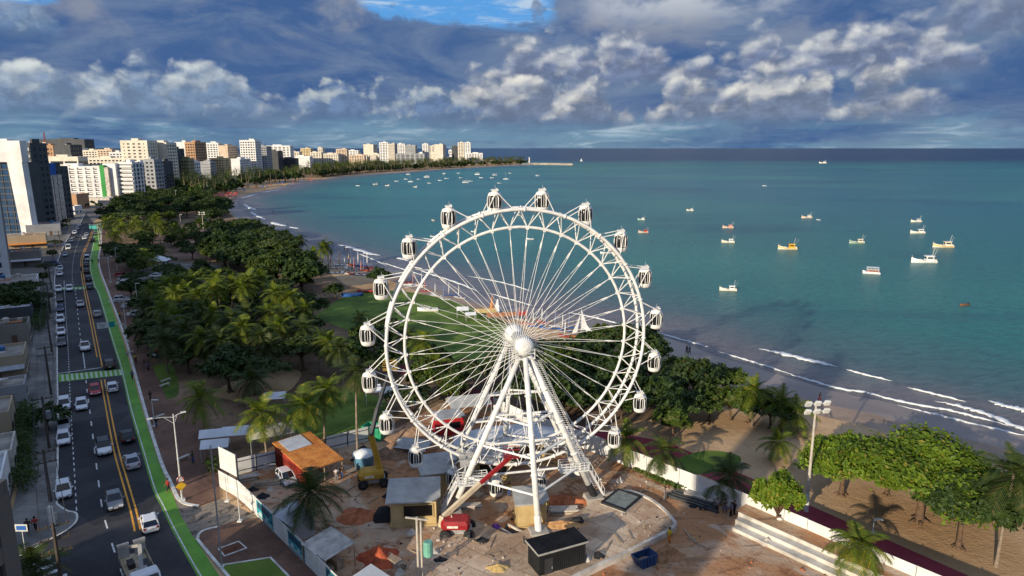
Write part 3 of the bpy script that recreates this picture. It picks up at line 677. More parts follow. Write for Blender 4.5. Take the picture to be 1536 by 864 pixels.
for i in range(20):
    arms = MB()
    a = 2*pi*i/20+pi/20; g = proto if i == 0 else copy_tree(proto, wheel)
    g.location = rp(RP, a, 0); g.scale = (.88, .88, .9)
    for s in (-1, 1):
        for da in (-.105, .105): arms.tube([rp(RP, a, s*.95), rp(RO, a+da, s*HG)], .055, 5)
    arms.build('gondola_arm', STEEL, wheel)
# ------------------------------------------------------------------ building site around the wheel
PANEL = mat('hoarding_white', (.72, .72, .69), .6, .12, .35)
POST = mat('post_dark', (.05, .055, .06), .6, .2, 2)
TEAL = mat('mural_teal', (.02, .26, .33), .6, .2, 2)
NAVY = mat('mural_navy', (.02, .07, .12), .6, .2, 2)
def hoarding(pts, h, label, group, step=2.6, name='hoarding', post_out=.09, flip=1, cap=None):
    """panel fence along ground points: panels, posts and rails are parts"""
    t = thing(name, label, 'fence', pts[0], group=group); o0 = pts[0]
    for a, c in zip(pts, pts[1:]):
        L = (c-a).length; n = max(1, round(L/step)); d = (c-a)/L; nn = Vector((-d.y, d.x, 0))*flip
        for i in range(n):
            p, q = a+d*(L*i/n)-o0, a+d*(L*(i+1)/n)-o0; b = MB(); hh = h+random.uniform(-.05, .05)
            zz = Vector((0, 0, hh/2)); b.bar(p+zz+d*.03, q+zz-d*.03, .05, hh)
            for k in range(4): b.bar(p+d*.04+Vector((0, 0, hh*(k+.5)/4))+nn*.028, q-d*.04+Vector((0, 0, hh*(k+.5)/4))+nn*.028, .012, .05)
            b.build('fence_panel', PANEL, t)
            b = MB(); b.bar(p-nn*.07, p-nn*.07+Vector((0, 0, h+.08)), .11); b.build('fence_post', POST, t)
        b = MB()
        for zz in (.5, h-.4): b.bar(a-o0-nn*.06+Vector((0, 0, zz)), c-o0-nn*.06+Vector((0, 0, zz)), .06, .08)
        b.build('fence_rail', POST, t)
    return t
fr = [G(329.6, 731), G(358, 747), G(386, 774), G(440, 828), G(497, 886), G(545, 935)]
front = hoarding(fr, 2.35, 'white street hoarding with teal murals running down from the billboard corner', None, 2.7, flip=-1)
# two painted panels on the street face of the hoarding
def mural(p, q, z0, z1, parent, off=.06):
    d = (q-p).normalized(); nn = Vector((d.y, -d.x, 0))*1; L = (q-p).length; o0 = fr[0]
    if nn.dot(Vector((0, -1, 0))) < 0 and nn.x > 0: nn = -nn
    b = MB()
    def r(u0, u1, v0, v1, k, lay):
        b.cur = k; P0 = p-o0+d*(u0*L)+nn*(off+lay*.004); P1 = p-o0+d*(u1*L)+nn*(off+lay*.004)
        b.poly([(P0.x, P0.y, z0+(z1-z0)*v0), (P1.x, P1.y, z0+(z1-z0)*v0), (P1.x, P1.y, z0+(z1-z0)*v1), (P0.x, P0.y, z0+(z1-z0)*v1)])
    r(0, 1, 0, 1, 0, 0); r(.05, .8, .55, .92, 1, 1); r(.0, 1, .1, .2, 2, 1); r(.05, .95, .42, .5, 3, 1); r(.15, .35, .2, .4, 2, 2); r(.55, .7, .22, .42, 2, 2); r(.82, .95, .35, .9, 1, 2); r(.84, .93, .5, .8, 3, 3)
    b.build('mural', [TEAL, NAVY, mat('mural_light', (.45, .62, .62), .6, .2, 2), mat('mural_mid', (.05, .42, .48), .6, .2, 2)], parent)
mural(G(387, 775), G(411, 799), .25, 2.2, front); mural(G(434, 822), G(459, 847), .25, 2.2, front); mural(G(491, 880), G(515, 904), .25, 2.2, front)
bb = thing('billboard', 'tall blank white two panel billboard at the corner of the street hoarding', 'billboard', G(333, 728))
o0 = G(333, 728); e0, e1 = Vector((0, 0, 0)), G(358, 742)-o0; d = e1.normalized()
b = MB(); b.bar(e0+Vector((0, 0, 3.85)), e1+Vector((0, 0, 3.85)), .08, 2.9); b.build('sign_face', PANEL, bb)
for f in (.02, .98):
    b = MB(); b.bar(e0.lerp(e1, f)+Vector((.1, .12, 0)), e0.lerp(e1, f)+Vector((.1, .12, 5.3)), .14); b.build('sign_post', POST, bb)
b = MB(); b.bar(e0+Vector((0, .1, 2.34)), e1+Vector((0, .1, 2.34)), .12, .1); b.build('sign_rail', POST, bb)
hoarding([G(352, 713), G(417, 697)], 2.2, 'white hoarding between the billboard and the orange roofed shed', 'site hoardings')
hoarding([G(489, 677), G(553, 661), G(590, 652)], 2.2, 'white hoarding with dark posts beside the lawn behind the orange roofed shed', 'site hoardings')
rf = [G(1640, 1002), G(1420, 905), G(1325, 863), G(1209, 810), G(1110, 767), G(1044, 741), G(946, 702), G(900, 682), G(860, 667), G(800, 645), G(740, 618)]
hoarding(rf[:8], 2.5, 'long white hoarding beside the red path and the beach sand', 'site hoardings', 2.4, flip=1)
hoarding(rf[7:], 2.5, 'white hoarding seen through the wheel behind the grey domed roof', 'site hoardings', 2.4, flip=1)

OCHRE = mat('ochre_wall', (.50, .37, .17), .8, .14, .7)
GREYR = mat('fibre_cement', (.38, .385, .37), .8, .22, .5)
def kiosk(label, c, w, d, h, rz, over=.5, slope=.35, window=True, wall=None, roof=None, group='ticket kiosks on the site', door=False):
    t = thing('kiosk', label, 'kiosk', c, rz, group)
    b = MB(); b.box((0, 0, h/2), (w, d, h)); b.box((0, 0, .12), (w+.3, d+.3, .24)); b.build('wall', wall or OCHRE, t)
    b = MB(); x, y = w/2+over, d/2+over; z0, z1 = h+.02, h+.02+slope
    lo = [(-x, -y, z0), (x-.9, -y, z0), (x, -y+.9, z0+slope*.2), (x, y, z1), (-x, y, z1)]
    b.add([(p[0], p[1], p[2]+k) for k in (0, .16) for p in lo], [(4, 3, 2, 1, 0), (5, 6, 7, 8, 9)]+[(i, (i+1) % 5, 5+(i+1) % 5, 5+i) for i in range(5)])
    b.build('roof', roof or GREYR, t)
    if window:
        b = MB(); b.box((.1*w, -d/2-.01, h*.62), (w*.62, .06, h*.42)); f = b.build('window', DARKGL, t)
        b = MB()
        for dx, sx, dz, sz in ((0, w*.68, .24*h, .1), (0, w*.68, -.24*h, .14), (-.33*w, .1, 0, h*.46), (.33*w, .1, 0, h*.46)): b.box((.1*w+dx, -d/2-.05, h*.62+dz), (sx, .12, sz))
        b.build('window_frame', OCHRE, f)
    if door: b = MB(); b.box((w/2+.01, 0, 1.05), (.06, .95, 2.1)); b.build('door', mat('door_brown', (.16, .09, .05), .6, .2, 2), t)
    return t
kiosk('ochre kiosk with grey roof and dark window nearest the red soil heaps', G(622, 775), 5.1, 4.2, 3.1, .10)
kiosk('narrow ochre kiosk behind the front leg of the wheel', G(796, 790)+Vector((0, 1.3, 0)), 3.3, 3.0, 2.9, .12, .35, window=False, door=True)
kiosk('ochre kiosk with grey roof tucked under the left rim of the wheel', G(653, 734), 3.4, 4.0, 3.2, .3, window=False, door=True)
kiosk('low ochre kiosk with wide dark opening below the domed roof', G(733, 712), 5.5, 4.0, 2.9, .05)
# black container cabin
p = G(836, 861); rz = radians(25)
t = thing('container_cabin', 'black flat roofed container cabin on the pale paving slab', 'cabin', p+Vector((0, 1.2, .0)), rz)
CBL = mat('container_black', (.018, .02, .022), .5, .3, .6); b = MB(); b.box((0, 0, 1.45), (5.3, 2.5, 2.8)); b.box((0, 0, .06), (5.4, 2.6, .12))
for i in range(22): b.box((-2.55+i*.243, -1.27, 1.45), (.1, .05, 2.6))
for i in range(10): b.box((2.67, -1.1+i*.245, 1.45), (.05, .1, 2.6)); b.box((-2.67, -1.1+i*.245, 1.45), (.05, .1, 2.6))
b.build('body', CBL, t); b = MB(); b.box((0, 0, 2.95), (5.7, 2.9, .14)); b.build('roof', mat('roof_black', (.012, .013, .016), .9, .4, .8, spec=.1), t)
b = MB(); b.box((-1.6, -1.31, 1.15), (.9, .05, 2.1)); dr = b.build('door', mat('door_dark', (.04, .042, .045), .5, .2, 2), t); MB().box((-1.25, -1.36, 1.1), (.06, .06, .25)).build('handle', STEELG, dr)
b = MB(); b.box((0, -1.46, 2.9), (5.72, .04, .2)); b.box((-2.86, 0, 2.9), (.04, 2.9, .2)); b.build('fascia', mat('fascia_grey', (.35, .35, .33), .5, .2, 2), t)
# raised paving slab with a curved retaining edge
pad = smooth_px([(650, 800), (700, 775), (760, 800), (800, 790), (860, 770), (912, 741), (940, 737), (970, 747), (992, 762), (1008, 779), (1009, 792), (957, 820), (880, 857), (820, 885), (740, 935), (640, 935), (600, 880), (650, 800)], 5)
pg = [G(*q, .5) for q in pad[:-1]]; b = MB(); b.prism([(q.x, q.y) for q in pg], 0, .5); b.build('paving_slab', MATS['pad'], fix=True)['kind'] = 'structure'
e = [G(*q, .5) for q in smooth_px([(905, 744), (940, 737), (970, 747), (992, 762), (1008, 779), (1009, 792), (957, 820), (880, 857), (820, 885)], 5)]
t = thing('retaining_wall', 'curved pale concrete retaining wall edging the raised paving slab', 'wall', e[0]*1)
o0 = e[0].copy(); strip_line([q-o0 for q in e], .38, -.55, h=.72).build('wall', mat('wall_pale', (.55, .50, .43), .85, .3, .6), t, fix=True)
# lying framed grille
p = G(932, 752, .5); t = thing('steel_grille', 'black framed steel grille lying flat on the paving slab', 'grille', p, radians(-38)); 
b = MB(); w_, l_ = 3.0, 3.9
for x in (-w_/2, w_/2): b.box((x, 0, .22), (.24, l_, .24))
for y in (-l_/2, l_/2): b.box((0, y, .22), (w_+.24, .24, .24))
b.build('frame', BLACK, t); b = MB()
for i in range(16): b.box((0, -l_/2+.2+i*.235, .2), (w_-.1, .1, .08))
b.build('slats', mat('slat_steel', (.17, .20, .21), .6, .25, 2), t); b = MB(); b.box((0, 0, .06), (w_+.5, l_+.4, .1)); b.build('pallet', CONC, t)
# white seating steps on the right
q0, q1 = G(1098, 796), G(1330, 905); d = (q1-q0).normalized(); nn = Vector((-d.y, d.x, 0)); L = 34
STEPW = mat('step_white', (.50, .47, .41), .85, .4, .35)
t = thing('seating_steps', 'broad white concrete seating steps below the beach hoarding', 'steps', q0)
for i in range(3):
    b = MB(); z = .42*(i+1); off = i*1.05; b.add([tuple(d*u+nn*v+Vector((0, 0, zz))) for zz in (0, z) for u, v in ((-.3*i, off), (L, off), (L, off+1.05+(2.5 if i == 2 else 0)), (-.3*i, off+1.05+(2.5 if i == 2 else 0)))], [(3, 2, 1, 0), (4, 5, 6, 7), (0, 1, 5, 4), (1, 2, 6, 5), (2, 3, 7, 6), (3, 0, 4, 7)])
    b.build('step', STEPW, t, fix=True)
b = MB(); v0 = 3.2+2.45; b.add([tuple(d*u+nn*v+Vector((0, 0, zz))) for zz in (0, 1.27) for u, v in ((-1, 2.2), (L, 2.2), (L, v0+1.2), (-1, v0-1.2))], [(4, 5, 6, 7)]); b.build('top_soil', MATS['site'], t, fix=True)
# orange roofed open shed
c = Vector((-26.8, 83.4, .03)); t = thing('open_shed', 'orange tiled roof shed with red side wall on the site', 'shed', c, radians(45))
TILE = smat('tile_orange', lambda N, P, O: (N.mix(.75, N.mix(N.ss(N.noise(O, .7, 6, .68), .3, .7), (.52, .16, .03), (.78, .32, .075)), slabs(N, O, .9, .35, 0, .04), 'MULTIPLY'),), .8)
b = MB(); hx, hy = 2.75, 4.3
rid = [(-hx, -hy, 2.45), (hx, -hy, 2.35), (hx, hy, 3.5), (-hx, hy, 3.6)]
b.add([(p[0], p[1], p[2]+k) for k in (0, .12) for p in rid], [(3, 2, 1, 0), (4, 5, 6, 7), (0, 1, 5, 4), (1, 2, 6, 5), (2, 3, 7, 6), (3, 0, 4, 7)]); b.build('roof', TILE, t)
b = MB(); b.add([(x, y, 3.28+.345*(y-2.4)/1.0*.98+k) for k in (.02, .07) for x, y in ((-2.0, 1.0), (1.2, 1.0), (1.2, 4.1), (-2.0, 4.1))], [(3, 2, 1, 0), (4, 5, 6, 7), (0, 1, 5, 4), (1, 2, 6, 5), (2, 3, 7, 6), (3, 0, 4, 7)]); 
b.v = [(x, y, 2.47+(y+hy)/(2*hy)*1.12+.11+(.05 if i >= 4 else 0)) for i, (x, y, z) in enumerate(b.v)]
b.build('roof_sheet', mat('sheet_grey', (.50, .52, .54), .5, .12, 1), t)
b = MB(); b.add([(-hx+.2, -hy+.2, 0), (-hx+.2, hy-.2, 0), (-hx+.2, hy-.2, 3.5), (-hx+.2, -hy+.2, 2.45)], [(0, 1, 2, 3)]); b.box((-hx+.25, 0, 1.2), (.1, 2*hy-.4, 2.4)); b.build('side_wall', mat('wall_red', (.30, .035, .022), .7, .2, .8), t)
b = MB(); b.box((0, hy-.2, 1.3), (2*hx-.4, .1, 2.6)); b.build('back_wall', mat('wall_wood', (.22, .12, .07), .8, .3, 1), t)
for x in (-hx+.3, 0, hx-.2):
    b = MB(); b.bar((x, -hy+.15, 0), (x, -hy+.15, 2.45), .12); b.build('post', mat('timber', (.33, .25, .17), .8, .3, 3), t)
# red stall and white tents behind the wheel, and the big grey domed roof
c = G(672, 648); t = thing('red_stall', 'small red booth with grey roof seen behind the left leg of the wheel', 'booth', c, .35)
b = MB(); b.box((0, 0, 1.35), (4.2, 3.0, 2.7)); b.build('wall', mat('stall_red', (.42, .02, .025), .55, .15, 1), t); b = MB(); b.box((0, 0, 2.85), (4.6, 3.4, .18)); b.build('roof', GREYR, t)
b = MB(); b.box((.3, -1.52, 1.6), (2.4, .06, 1.0)); b.build('counter_opening', DARKGL, t)
c = G(770, 702); t = thing('domed_shelter', 'wide grey curved roof shelter on ochre walls behind the wheel', 'shelter', c+Vector((0, 3, 0)), .12)
b = MB(); nU, nV = 18, 8; W2, D2 = 8.2, 3.6; rows = []
for i in range(nU+1):
    u = -1+2*i/nU; rows.append([(u*W2, v*D2*(1-.35*u*u), 2.7+1.6*(1-u*u)*(1-.55*v*v)) for v in np.linspace(-1, 1, nV)])
b.loft(rows, caps=False); b.build('roof', mat('membrane_grey', (.56, .57, .58), .6, .12, .5), t, True); 
b = MB(); b.box((-2.5, .6, 1.35), (6.0, 3.2, 2.7)); b.box((3.6, .4, 1.3), (3.2, 3.0, 2.6)); b.build('wall', OCHRE, t)
for x in (-6.8, 6.8): b = MB(); b.tube([(x, 0, 0), (x, 0, 3.1)], .12, 8); b.build('post', STEELG, t)
def gable_tent(label, c, w, d, h, rz, roofm, name='canopy_tent', group='white canopies at the park edge', pyramid=False):
    t = thing(name, label, 'canopy', c, rz, group); b = MB(); e = h*.72
    if pyramid: b.add([(-w/2, -d/2, e), (w/2, -d/2, e), (w/2, d/2, e), (-w/2, d/2, e), (0, 0, h+.4)], [(0, 1, 4), (1, 2, 4), (2, 3, 4), (3, 0, 4), (3, 2, 1, 0)])
    else: b.add([(-w/2, -d/2, e), (w/2, -d/2, e), (w/2, d/2, e), (-w/2, d/2, e), (-w/2, 0, h), (w/2, 0, h)], [(0, 1, 5, 4), (2, 3, 4, 5), (0, 4, 3), (1, 2, 5), (3, 2, 1, 0)])
    b.build('roof', roofm, t)
    for x in (-w/2+.1, w/2-.1):
        for y in (-d/2+.1, d/2-.1): b = MB(); b.bar((x, y, 0), (x, y, e), .09); b.build('post', STEELG, t)
    return t
CANV = mat('canvas_white', (.70, .72, .74), .7, .08, .6)
gable_tent('white low canopy with pale blue trim left of the billboard', G(325, 688), 3.6, 2.6, 2.9, .25, CANV)
gable_tent('flat white canopy behind the billboard beside the coconut palm', G(322, 672), 3.6, 2.4, 2.9, .25, CANV)
gable_tent('wider white canopy roof towards the lawn behind the billboard', G(360, 668), 4.4, 3.0, 3.0, .2, CANV)
gable_tent('crooked white canvas roof between two coconut palms', G(408, 672), 6.0, 4.2, 3.6, .45, mat('canvas_cream', (.62, .60, .55), .7, .15, .6))
gable_tent('small white roof among the palms behind the crooked canvas', G(414, 612), 3.4, 2.6, 2.8, .2, CANV)
gable_tent('grey gabled tent behind the red booth', G(703, 628), 6.5, 4.5, 4.0, .3, GREYR)
gable_tent('white pyramid tent on the plaza by the car park', G(239, 404), 7.5, 6.0, 4.6, .1, CANV, pyramid=True)
gable_tent('white hut on the lawn beside the tall coconut trunks', G(560, 606), 2.6, 2.4, 3.4, .3, CANV)
gable_tent('cream hut with sunlit front beside the green skip', G(588, 612), 3.4, 3.0, 3.8, .2, mat('canvas_cream', (.62, .60, .55), .7, .15, .6))
gable_tent('beige canopy lying low beside the left rim of the wheel', G(622, 680), 5.0, 3.6, 1.9, -.3, GREYR)
# corrugated sheds along the hoarding
CORR = smat('corrugated', lambda N, P, O: (N.mix(N.noise(O, .6, 5, .65), (.36, .40, .43), (.60, .63, .65)), N.m('SINE', N.m('MULTIPLY', N_sep(N, O, 0), 28)), .5, .08), .5)
def leanto(label, c, w, d, h, rz, roofm, walls=True):
    t = thing('site_shed', label, 'shed', c, rz, 'sheds along the street hoarding'); b = MB()
    b.add([(x, y, h+(.35 if y > 0 else 0)+k) for k in (0, .08) for x, y in ((-w/2, -d/2), (w/2, -d/2), (w/2, d/2), (-w/2, d/2))], [(3, 2, 1, 0), (4, 5, 6, 7), (0, 1, 5, 4), (1, 2, 6, 5), (2, 3, 7, 6), (3, 0, 4, 7)]); b.build('roof', roofm, t)
    if walls: b = MB(); b.box((0, 0, h/2-.02), (w-.3, d-.3, h-.1)); b.build('wall', CORR, t)
    else:
        for x in (-w/2+.1, w/2-.1):
            for y in (-d/2+.1, d/2-.1): b = MB(); b.bar((x, y, 0), (x, y, h), .1); b.build('post', MATS['timber'], t)
        b = MB(); b.box((0, .4, .5), (w*.7, .9, 1.0)); b.box((w*.2, -.5, .3), (.8, .6, .6)); b.build('workbench', MATS['timber'], t)
    return t
leanto('corrugated metal shed below the dark palm', G(442, 800), 4.2, 3.0, 2.2, radians(-42), CORR)
leanto('open shelter with striped grey roof against the hoarding', G(494, 848), 4.4, 3.6, 2.3, radians(-42), mat('striped_roof', (.42, .40, .36), .8, .3, .8), False)
leanto('grey corrugated roof at the bottom end of the hoarding', G(556, 905), 3.6, 3.0, 2.2, radians(-42), CORR)
# skips, tanks, heaps
def skip(label, c, w, d, h, rz, m, cat='skip'):
    t = thing('skip', label, cat, c, rz); b = MB()
    o = [(-w/2+.5, -d/2, 0), (w/2-.3, -d/2, 0), (w/2, -d/2, h), (-w/2, -d/2, h)]
    b.add([(x, y*1.0, z) for x, y, z in o]+[(x, d/2, z) for x, y, z in o]+[(x*.94, -d/2+.1, h) for x, y, z in o[2:]]+[(x*.94, d/2-.1, h) for x, y, z in o[2:]]+[(-w/2+.6, -d/2+.1, .4), (w/2-.5, -d/2+.1, .4), (w/2-.5, d/2-.1, .4), (-w/2+.6, d/2-.1, .4)],
          [(0, 1, 2, 3), (5, 4, 7, 6), (1, 5, 6, 2), (4, 0, 3, 7), (3, 2, 8, 9), (6, 7, 11, 10), (2, 6, 10, 8), (7, 3, 9, 11), (9, 8, 13, 12), (10, 11, 15, 14), (8, 10, 14, 13), (11, 9, 12, 15), (12, 13, 14, 15)]); b.build('body', m, t)
    b = MB()
    for i in range(4): b.box((-w/2+.7+i*(w-1.2)/3, -d/2-.04, h/2), (.1, .08, h*.9)); b.box((-w/2+.7+i*(w-1.2)/3, d/2+.04, h/2), (.1, .08, h*.9))
    b.build('ribs', m, t)
    b = MB(); b.lathe([(.01, .75), (w*.25, .6), (w*.36, .42)], 9); b.v = [(x, y*.7, z) for x, y, z in b.v]; b.build('rubble', mat('rubble', (.28, .2, .14), .95, .4, 2), t)
skip('blue skip filled with rubble beside the curved retaining wall', G(966, 846), 2.5, 1.4, 1.15, .5, mat('skip_blue', (.02, .055, .15), .6, .3, 1.2))
skip('green skip beside the hoarding behind the yellow boom lift', G(563, 657), 3.4, 2.0, 2.0, -.35, mat('skip_green', (.02, .27, .13), .5, .2, 1.2))
c = G(546, 700); t = thing('water_tank', 'round pale blue water tank with white lid behind the yellow boom lift', 'water tank', c)
b = MB(); b.lathe([(1.15, 0), (1.45, 1.7), (1.5, 1.8)], 18); b.build('body', mat('tank_blue', (.14, .33, .50), .5, .15, 1), t, True); b = MB(); b.lathe([(1.52, 1.8), (1.5, 1.92), (.6, 2.35), (.5, 2.45), (.02, 2.46)], 18); b.build('lid', mat('lid_white', (.66, .70, .72), .5, .15, 1), t, True)
def heap(label, c, rx, ry, h, m, cat='heap', name='soil_heap', seed=1, n=22):
    rr = random.Random(seed); b = MB(); rows = []; J = 9
    ph = [rr.uniform(0, 6.28) for _ in range(6)]
    for j in range(J+1):
        f = j/J; row = []
        for i in range(n):
            a = 2*pi*i/n; k = 1+.16*sin(3*a+ph[0])+.1*sin(5*a+ph[1])+rr.uniform(-.06, .06)
            z = h*(1-f)**1.15*(1+.25*sin(2*a+ph[2])*f)+rr.uniform(-.05, .05)*h*(f < 1)
            row.append((rx*k*max(f, .02)*cos(a), ry*k*max(f, .02)*sin(a), max(0, z) if f < 1 else -.05))
        rows.append(row)
    b.loft(rows[::-1], caps=False); o = b.build(name, m, None, True, True, c); return tag(o, label, cat)
CLAY = mat('clay', (.46, .13, .05), .95, .35, 1.4, bump=.4, rgb2=(.56, .20, .09)); CLAY2 = mat('gravel_brown', (.26, .16, .10), .95, .4, 1.6, bump=.5)
heap('orange clay heap half under a black sheet by the nearest ochre kiosk', G(541, 775), 3.2, 1.9, 1.1, CLAY, seed=3)
heap('dark red clay heap near the sheds along the hoarding', G(569, 838), 2.2, 2.0, 1.5, mat('clay_red', (.40, .085, .035), .95, .35, 1.6, bump=.4), seed=6)
heap('brown rubble heap behind the water tank', G(592, 682), 3.4, 2.4, 1.9, CLAY2, seed=9)
heap('rubble heap of earth and stone left of the red booth', G(622, 655), 5.0, 3.0, 1.6, CLAY2, seed=11)
heap('small yellow sand heap in front of the pale paving', G(747, 853, .5), 1.2, .7, .55, mat('sand_yellow', (.52, .36, .14), .95, .25, 2, bump=.3), seed=2)
heap('brown clod of excavated earth behind the blue skip', G(1000, 836), 1.9, 1.2, 1.5, mat('clod', (.33, .17, .08), .95, .4, 1.6, bump=.5), seed=8)
heap('long low bank of red earth under the wheel', G(845, 752), 4.6, 1.2, .8, CLAY, seed=12)
heap('narrow ridge of orange earth below the front right leg', G(842, 788, .5), 3.2, .8, .6, mat('earth_orange', (.50, .27, .11), .95, .3, 1.6, bump=.4), seed=15)
heap('low mound of red spoil beside the beach hoarding', G(980, 712), 3.6, 1.2, .7, CLAY2, seed=21)
t = tag(MB().loft([[(-1.6, -.2, -.02), (-1.0, -1.1, -.02), (1.2, -.9, -.02), (1.7, .4, -.02), (.3, 1.1, -.02), (-1.2, .8, -.02)], [(-1.1, -.1, .9), (-.7, -.7, 1.0), (.8, -.6, 1.0), (1.1, .3, .8), (.2, .7, 1.25), (-.8, .5, 1.2)], [(-.3, 0, 1.5), (-.2, -.2, 1.5), (.2, -.2, 1.5), (.3, .1, 1.45), (.1, .2, 1.5), (-.2, .1, 1.55)]]).build('plastic_sheet', BLACK, None, False, True, G(578, 778)), 'black plastic sheet thrown over the clay heap', 'plastic sheet')
t = tag(MB().loft([[(-.8, -.4, -.02), (.8, -.5, -.02), (1.0, .4, -.02), (-.5, .7, -.02)], [(-.5, -.2, .5), (.4, -.3, .6), (.6, .3, .6), (-.3, .4, .5)]]).build('plastic_sheet', BLACK, None, False, True, G(864, 784, .5)), 'small black plastic sheet on the ridge of orange earth', 'plastic sheet')
# building materials scattered over the site
rs = random.Random(31); WOOD = MATS['timber']; SLABM = mat('slab_pale', (.52, .47, .40), .9, .25, 1)
for lab, x, y, w_, d_, n_, rz in (('stack of pale boards behind the white estate car', 372, 722, 2.6, 1.0, 5, .4), ('pile of timber beside the hoarding near the billboard', 400, 728, 3.6, .9, 4, .2), ('stack of boards beside the red boom lift', 712, 795, 2.6, 1.1, 3, -.4),
        ('stack of planks lying under the left gondolas', 648, 702, 3.2, 1.2, 4, .6), ('pale slabs stacked beside the beach hoarding', 985, 704, 3.0, 1.0, 3, -.5), ('boards stacked below the beach hoarding by the palm', 1048, 748, 3.8, 1.0, 3, -.6), ('long planks lying by the orange roofed shed', 560, 712, 4.0, .6, 2, .3),
        ('loose slabs behind the front kiosk of the wheel', 845, 768, 3.4, 1.3, 3, .1), ('plank stack in front of the low ochre kiosk', 705, 762, 3.0, 1.0, 3, .1), ('boards leaning low at the bottom of the site by the utility pole', 592, 846, 3.0, .9, 4, -.7)):
    t = thing('board_stack', lab, 'board stack', G(x, y), rz, 'stacks of boards on the site')
    for k in range(n_):
        b = MB()
        for j in range(4): b.box((rs.uniform(-.15, .15), -d_/2+d_*(j+.5)/4, .08+k*.16), (w_*rs.uniform(.85, 1), d_/4-.04, .13), rs.uniform(-.03, .03))
        b.build('board_layer', WOOD if k % 2 else SLABM, t)
t = thing('steel_beams', 'row of dark steel beams lying along the beach hoarding', 'beams', G(1040, 752), radians(-38), None)
for k in range(4): b = MB(); b.box((0, -.9+k*.6, .18), (7-k*.6, .25, .3)); b.build('beam', POST, t)
t = thing('drain_channel', 'open trench framed with pale concrete in front of the front kiosk', 'trench', G(775, 802), .8)
b = MB(); b.box((-.6, 0, .15), (.2, 4, .3)); b.box((.6, 0, .15), (.2, 4, .3)); b.build('kerb_stones', SLABM, t); b = MB(); b.box((0, 0, .05), (1.0, 3.8, .04)); b.build('trench_floor', BLACK, t)
# boom lifts
def wheel4(t, pts, r, w_, axis_rz=0):
    for x, y in pts:
        b = MB(); b.M = Matrix.Translation((x, y, r)) @ Matrix.Rotation(pi/2, 4, 'X'); b.lathe([(r*.7, -w_/2), (r, -w_/2+.06), (r, w_/2-.06), (r*.7, w_/2)], 14); o = b.build('wheel', BLACK, t)
        b = MB(); b.M = Matrix.Translation((x, y, r)) @ Matrix.Rotation(pi/2, 4, 'X'); b.lathe([(r*.42, -w_/2-.02), (r*.42, w_/2+.02)], 10); b.build('rim', POST, o)
def boom_lift(label, c, rz, m, boom, m2):
    t = thing('boom_lift', label, 'boom lift', c, rz); wheel4(t, [(-1.3, -1.05), (1.3, -1.05), (-1.3, 1.05), (1.3, 1.05)], .62, .5)
    b = MB(); b.box((0, 0, .8), (3.0, 1.3, .5)); b.lathe([(.7, 1.05), (.7, 1.25)], 12); b.build('chassis', STEELG, t)
    b = MB(); rr_ = [[(x, y*k, z) for x, y, z in ((-1.5, -1.05, 1.25), (1.1, -1.05, 1.25), (1.35, -.7, 1.25), (1.35, .7, 1.25), (1.1, 1.05, 1.25), (-1.5, 1.05, 1.25), (-1.8, 0.6, 1.25), (-1.8, -.6, 1.25))] for k in (1,)]
    b.loft([rr_[0], [(x*1.02, y, 1.75) for x, y, z in rr_[0]], [(x*.85, y*.8, 2.15) for x, y, z in rr_[0]]]); b.build('turret', m, t)
    b = MB(); b.box((-.5, -1.06, 1.6), (1.2, .04, .25)); b.build('decal_panel', mat('decal', (.7, .68, .6), .6, .2, 2), t)
    for k, (p, q, w_) in enumerate(boom):
        b = MB(); b.bar(p, q, w_, w_*1.15); b.build('boom', m2[k % len(m2)], t)
    p = Vector(boom[-1][1]); b = MB()
    for zz in (0, .55, 1.05):
        for x0, y0, x1, y1 in ((-.9, -.45, .9, -.45), (.9, -.45, .9, .45), (.9, .45, -.9, .45), (-.9, .45, -.9, -.45)): b.bar(p+Vector((x0, y0, zz)), p+Vector((x1, y1, zz)), .06)
    b.box(p, (1.8, .9, .06)); b.build('basket', m, t)
    return t
YM = mat('machine_yellow', (.50, .29, .03), .6, .2, 1); RM = mat('machine_red', (.30, .014, .018), .5, .2, 1); TAN = mat('boom_tan', (.55, .46, .32), .6, .15, 1)
c = G(560, 727); tp1 = Vector((-.1, .4, 7.4)); 
boom_lift('yellow wheeled boom lift with its boom raised beside the water tank', c, .25, YM, [((.9, 0, 2.0), (.0, .2, 6.6), .55), ((.0, .2, 6.6), (1.0, 1.6, 9.6), .42), ((1.0, 1.6, 9.6), (2.9, 4.2, 13.8), .3)], [YM, POST, POST])
c = G(687, 803); e_ = G(764, 735)-c
b2 = boom_lift('red boom lift with tan and red boom reaching under the wheel', c, 0, RM, [((-.5, .3, 2.0), (-1.75, .1, 1.1), .5), ((-1.75, .1, 1.0), (-1.6, .3, 2.2), .6), ((-1.6, .3, 2.1), (2.4, 2.6, 4.9), .42), ((2.4, 2.6, 4.9), (5.9, 4.6, 7.2), .34)], [TAN, TAN, TAN, RM])

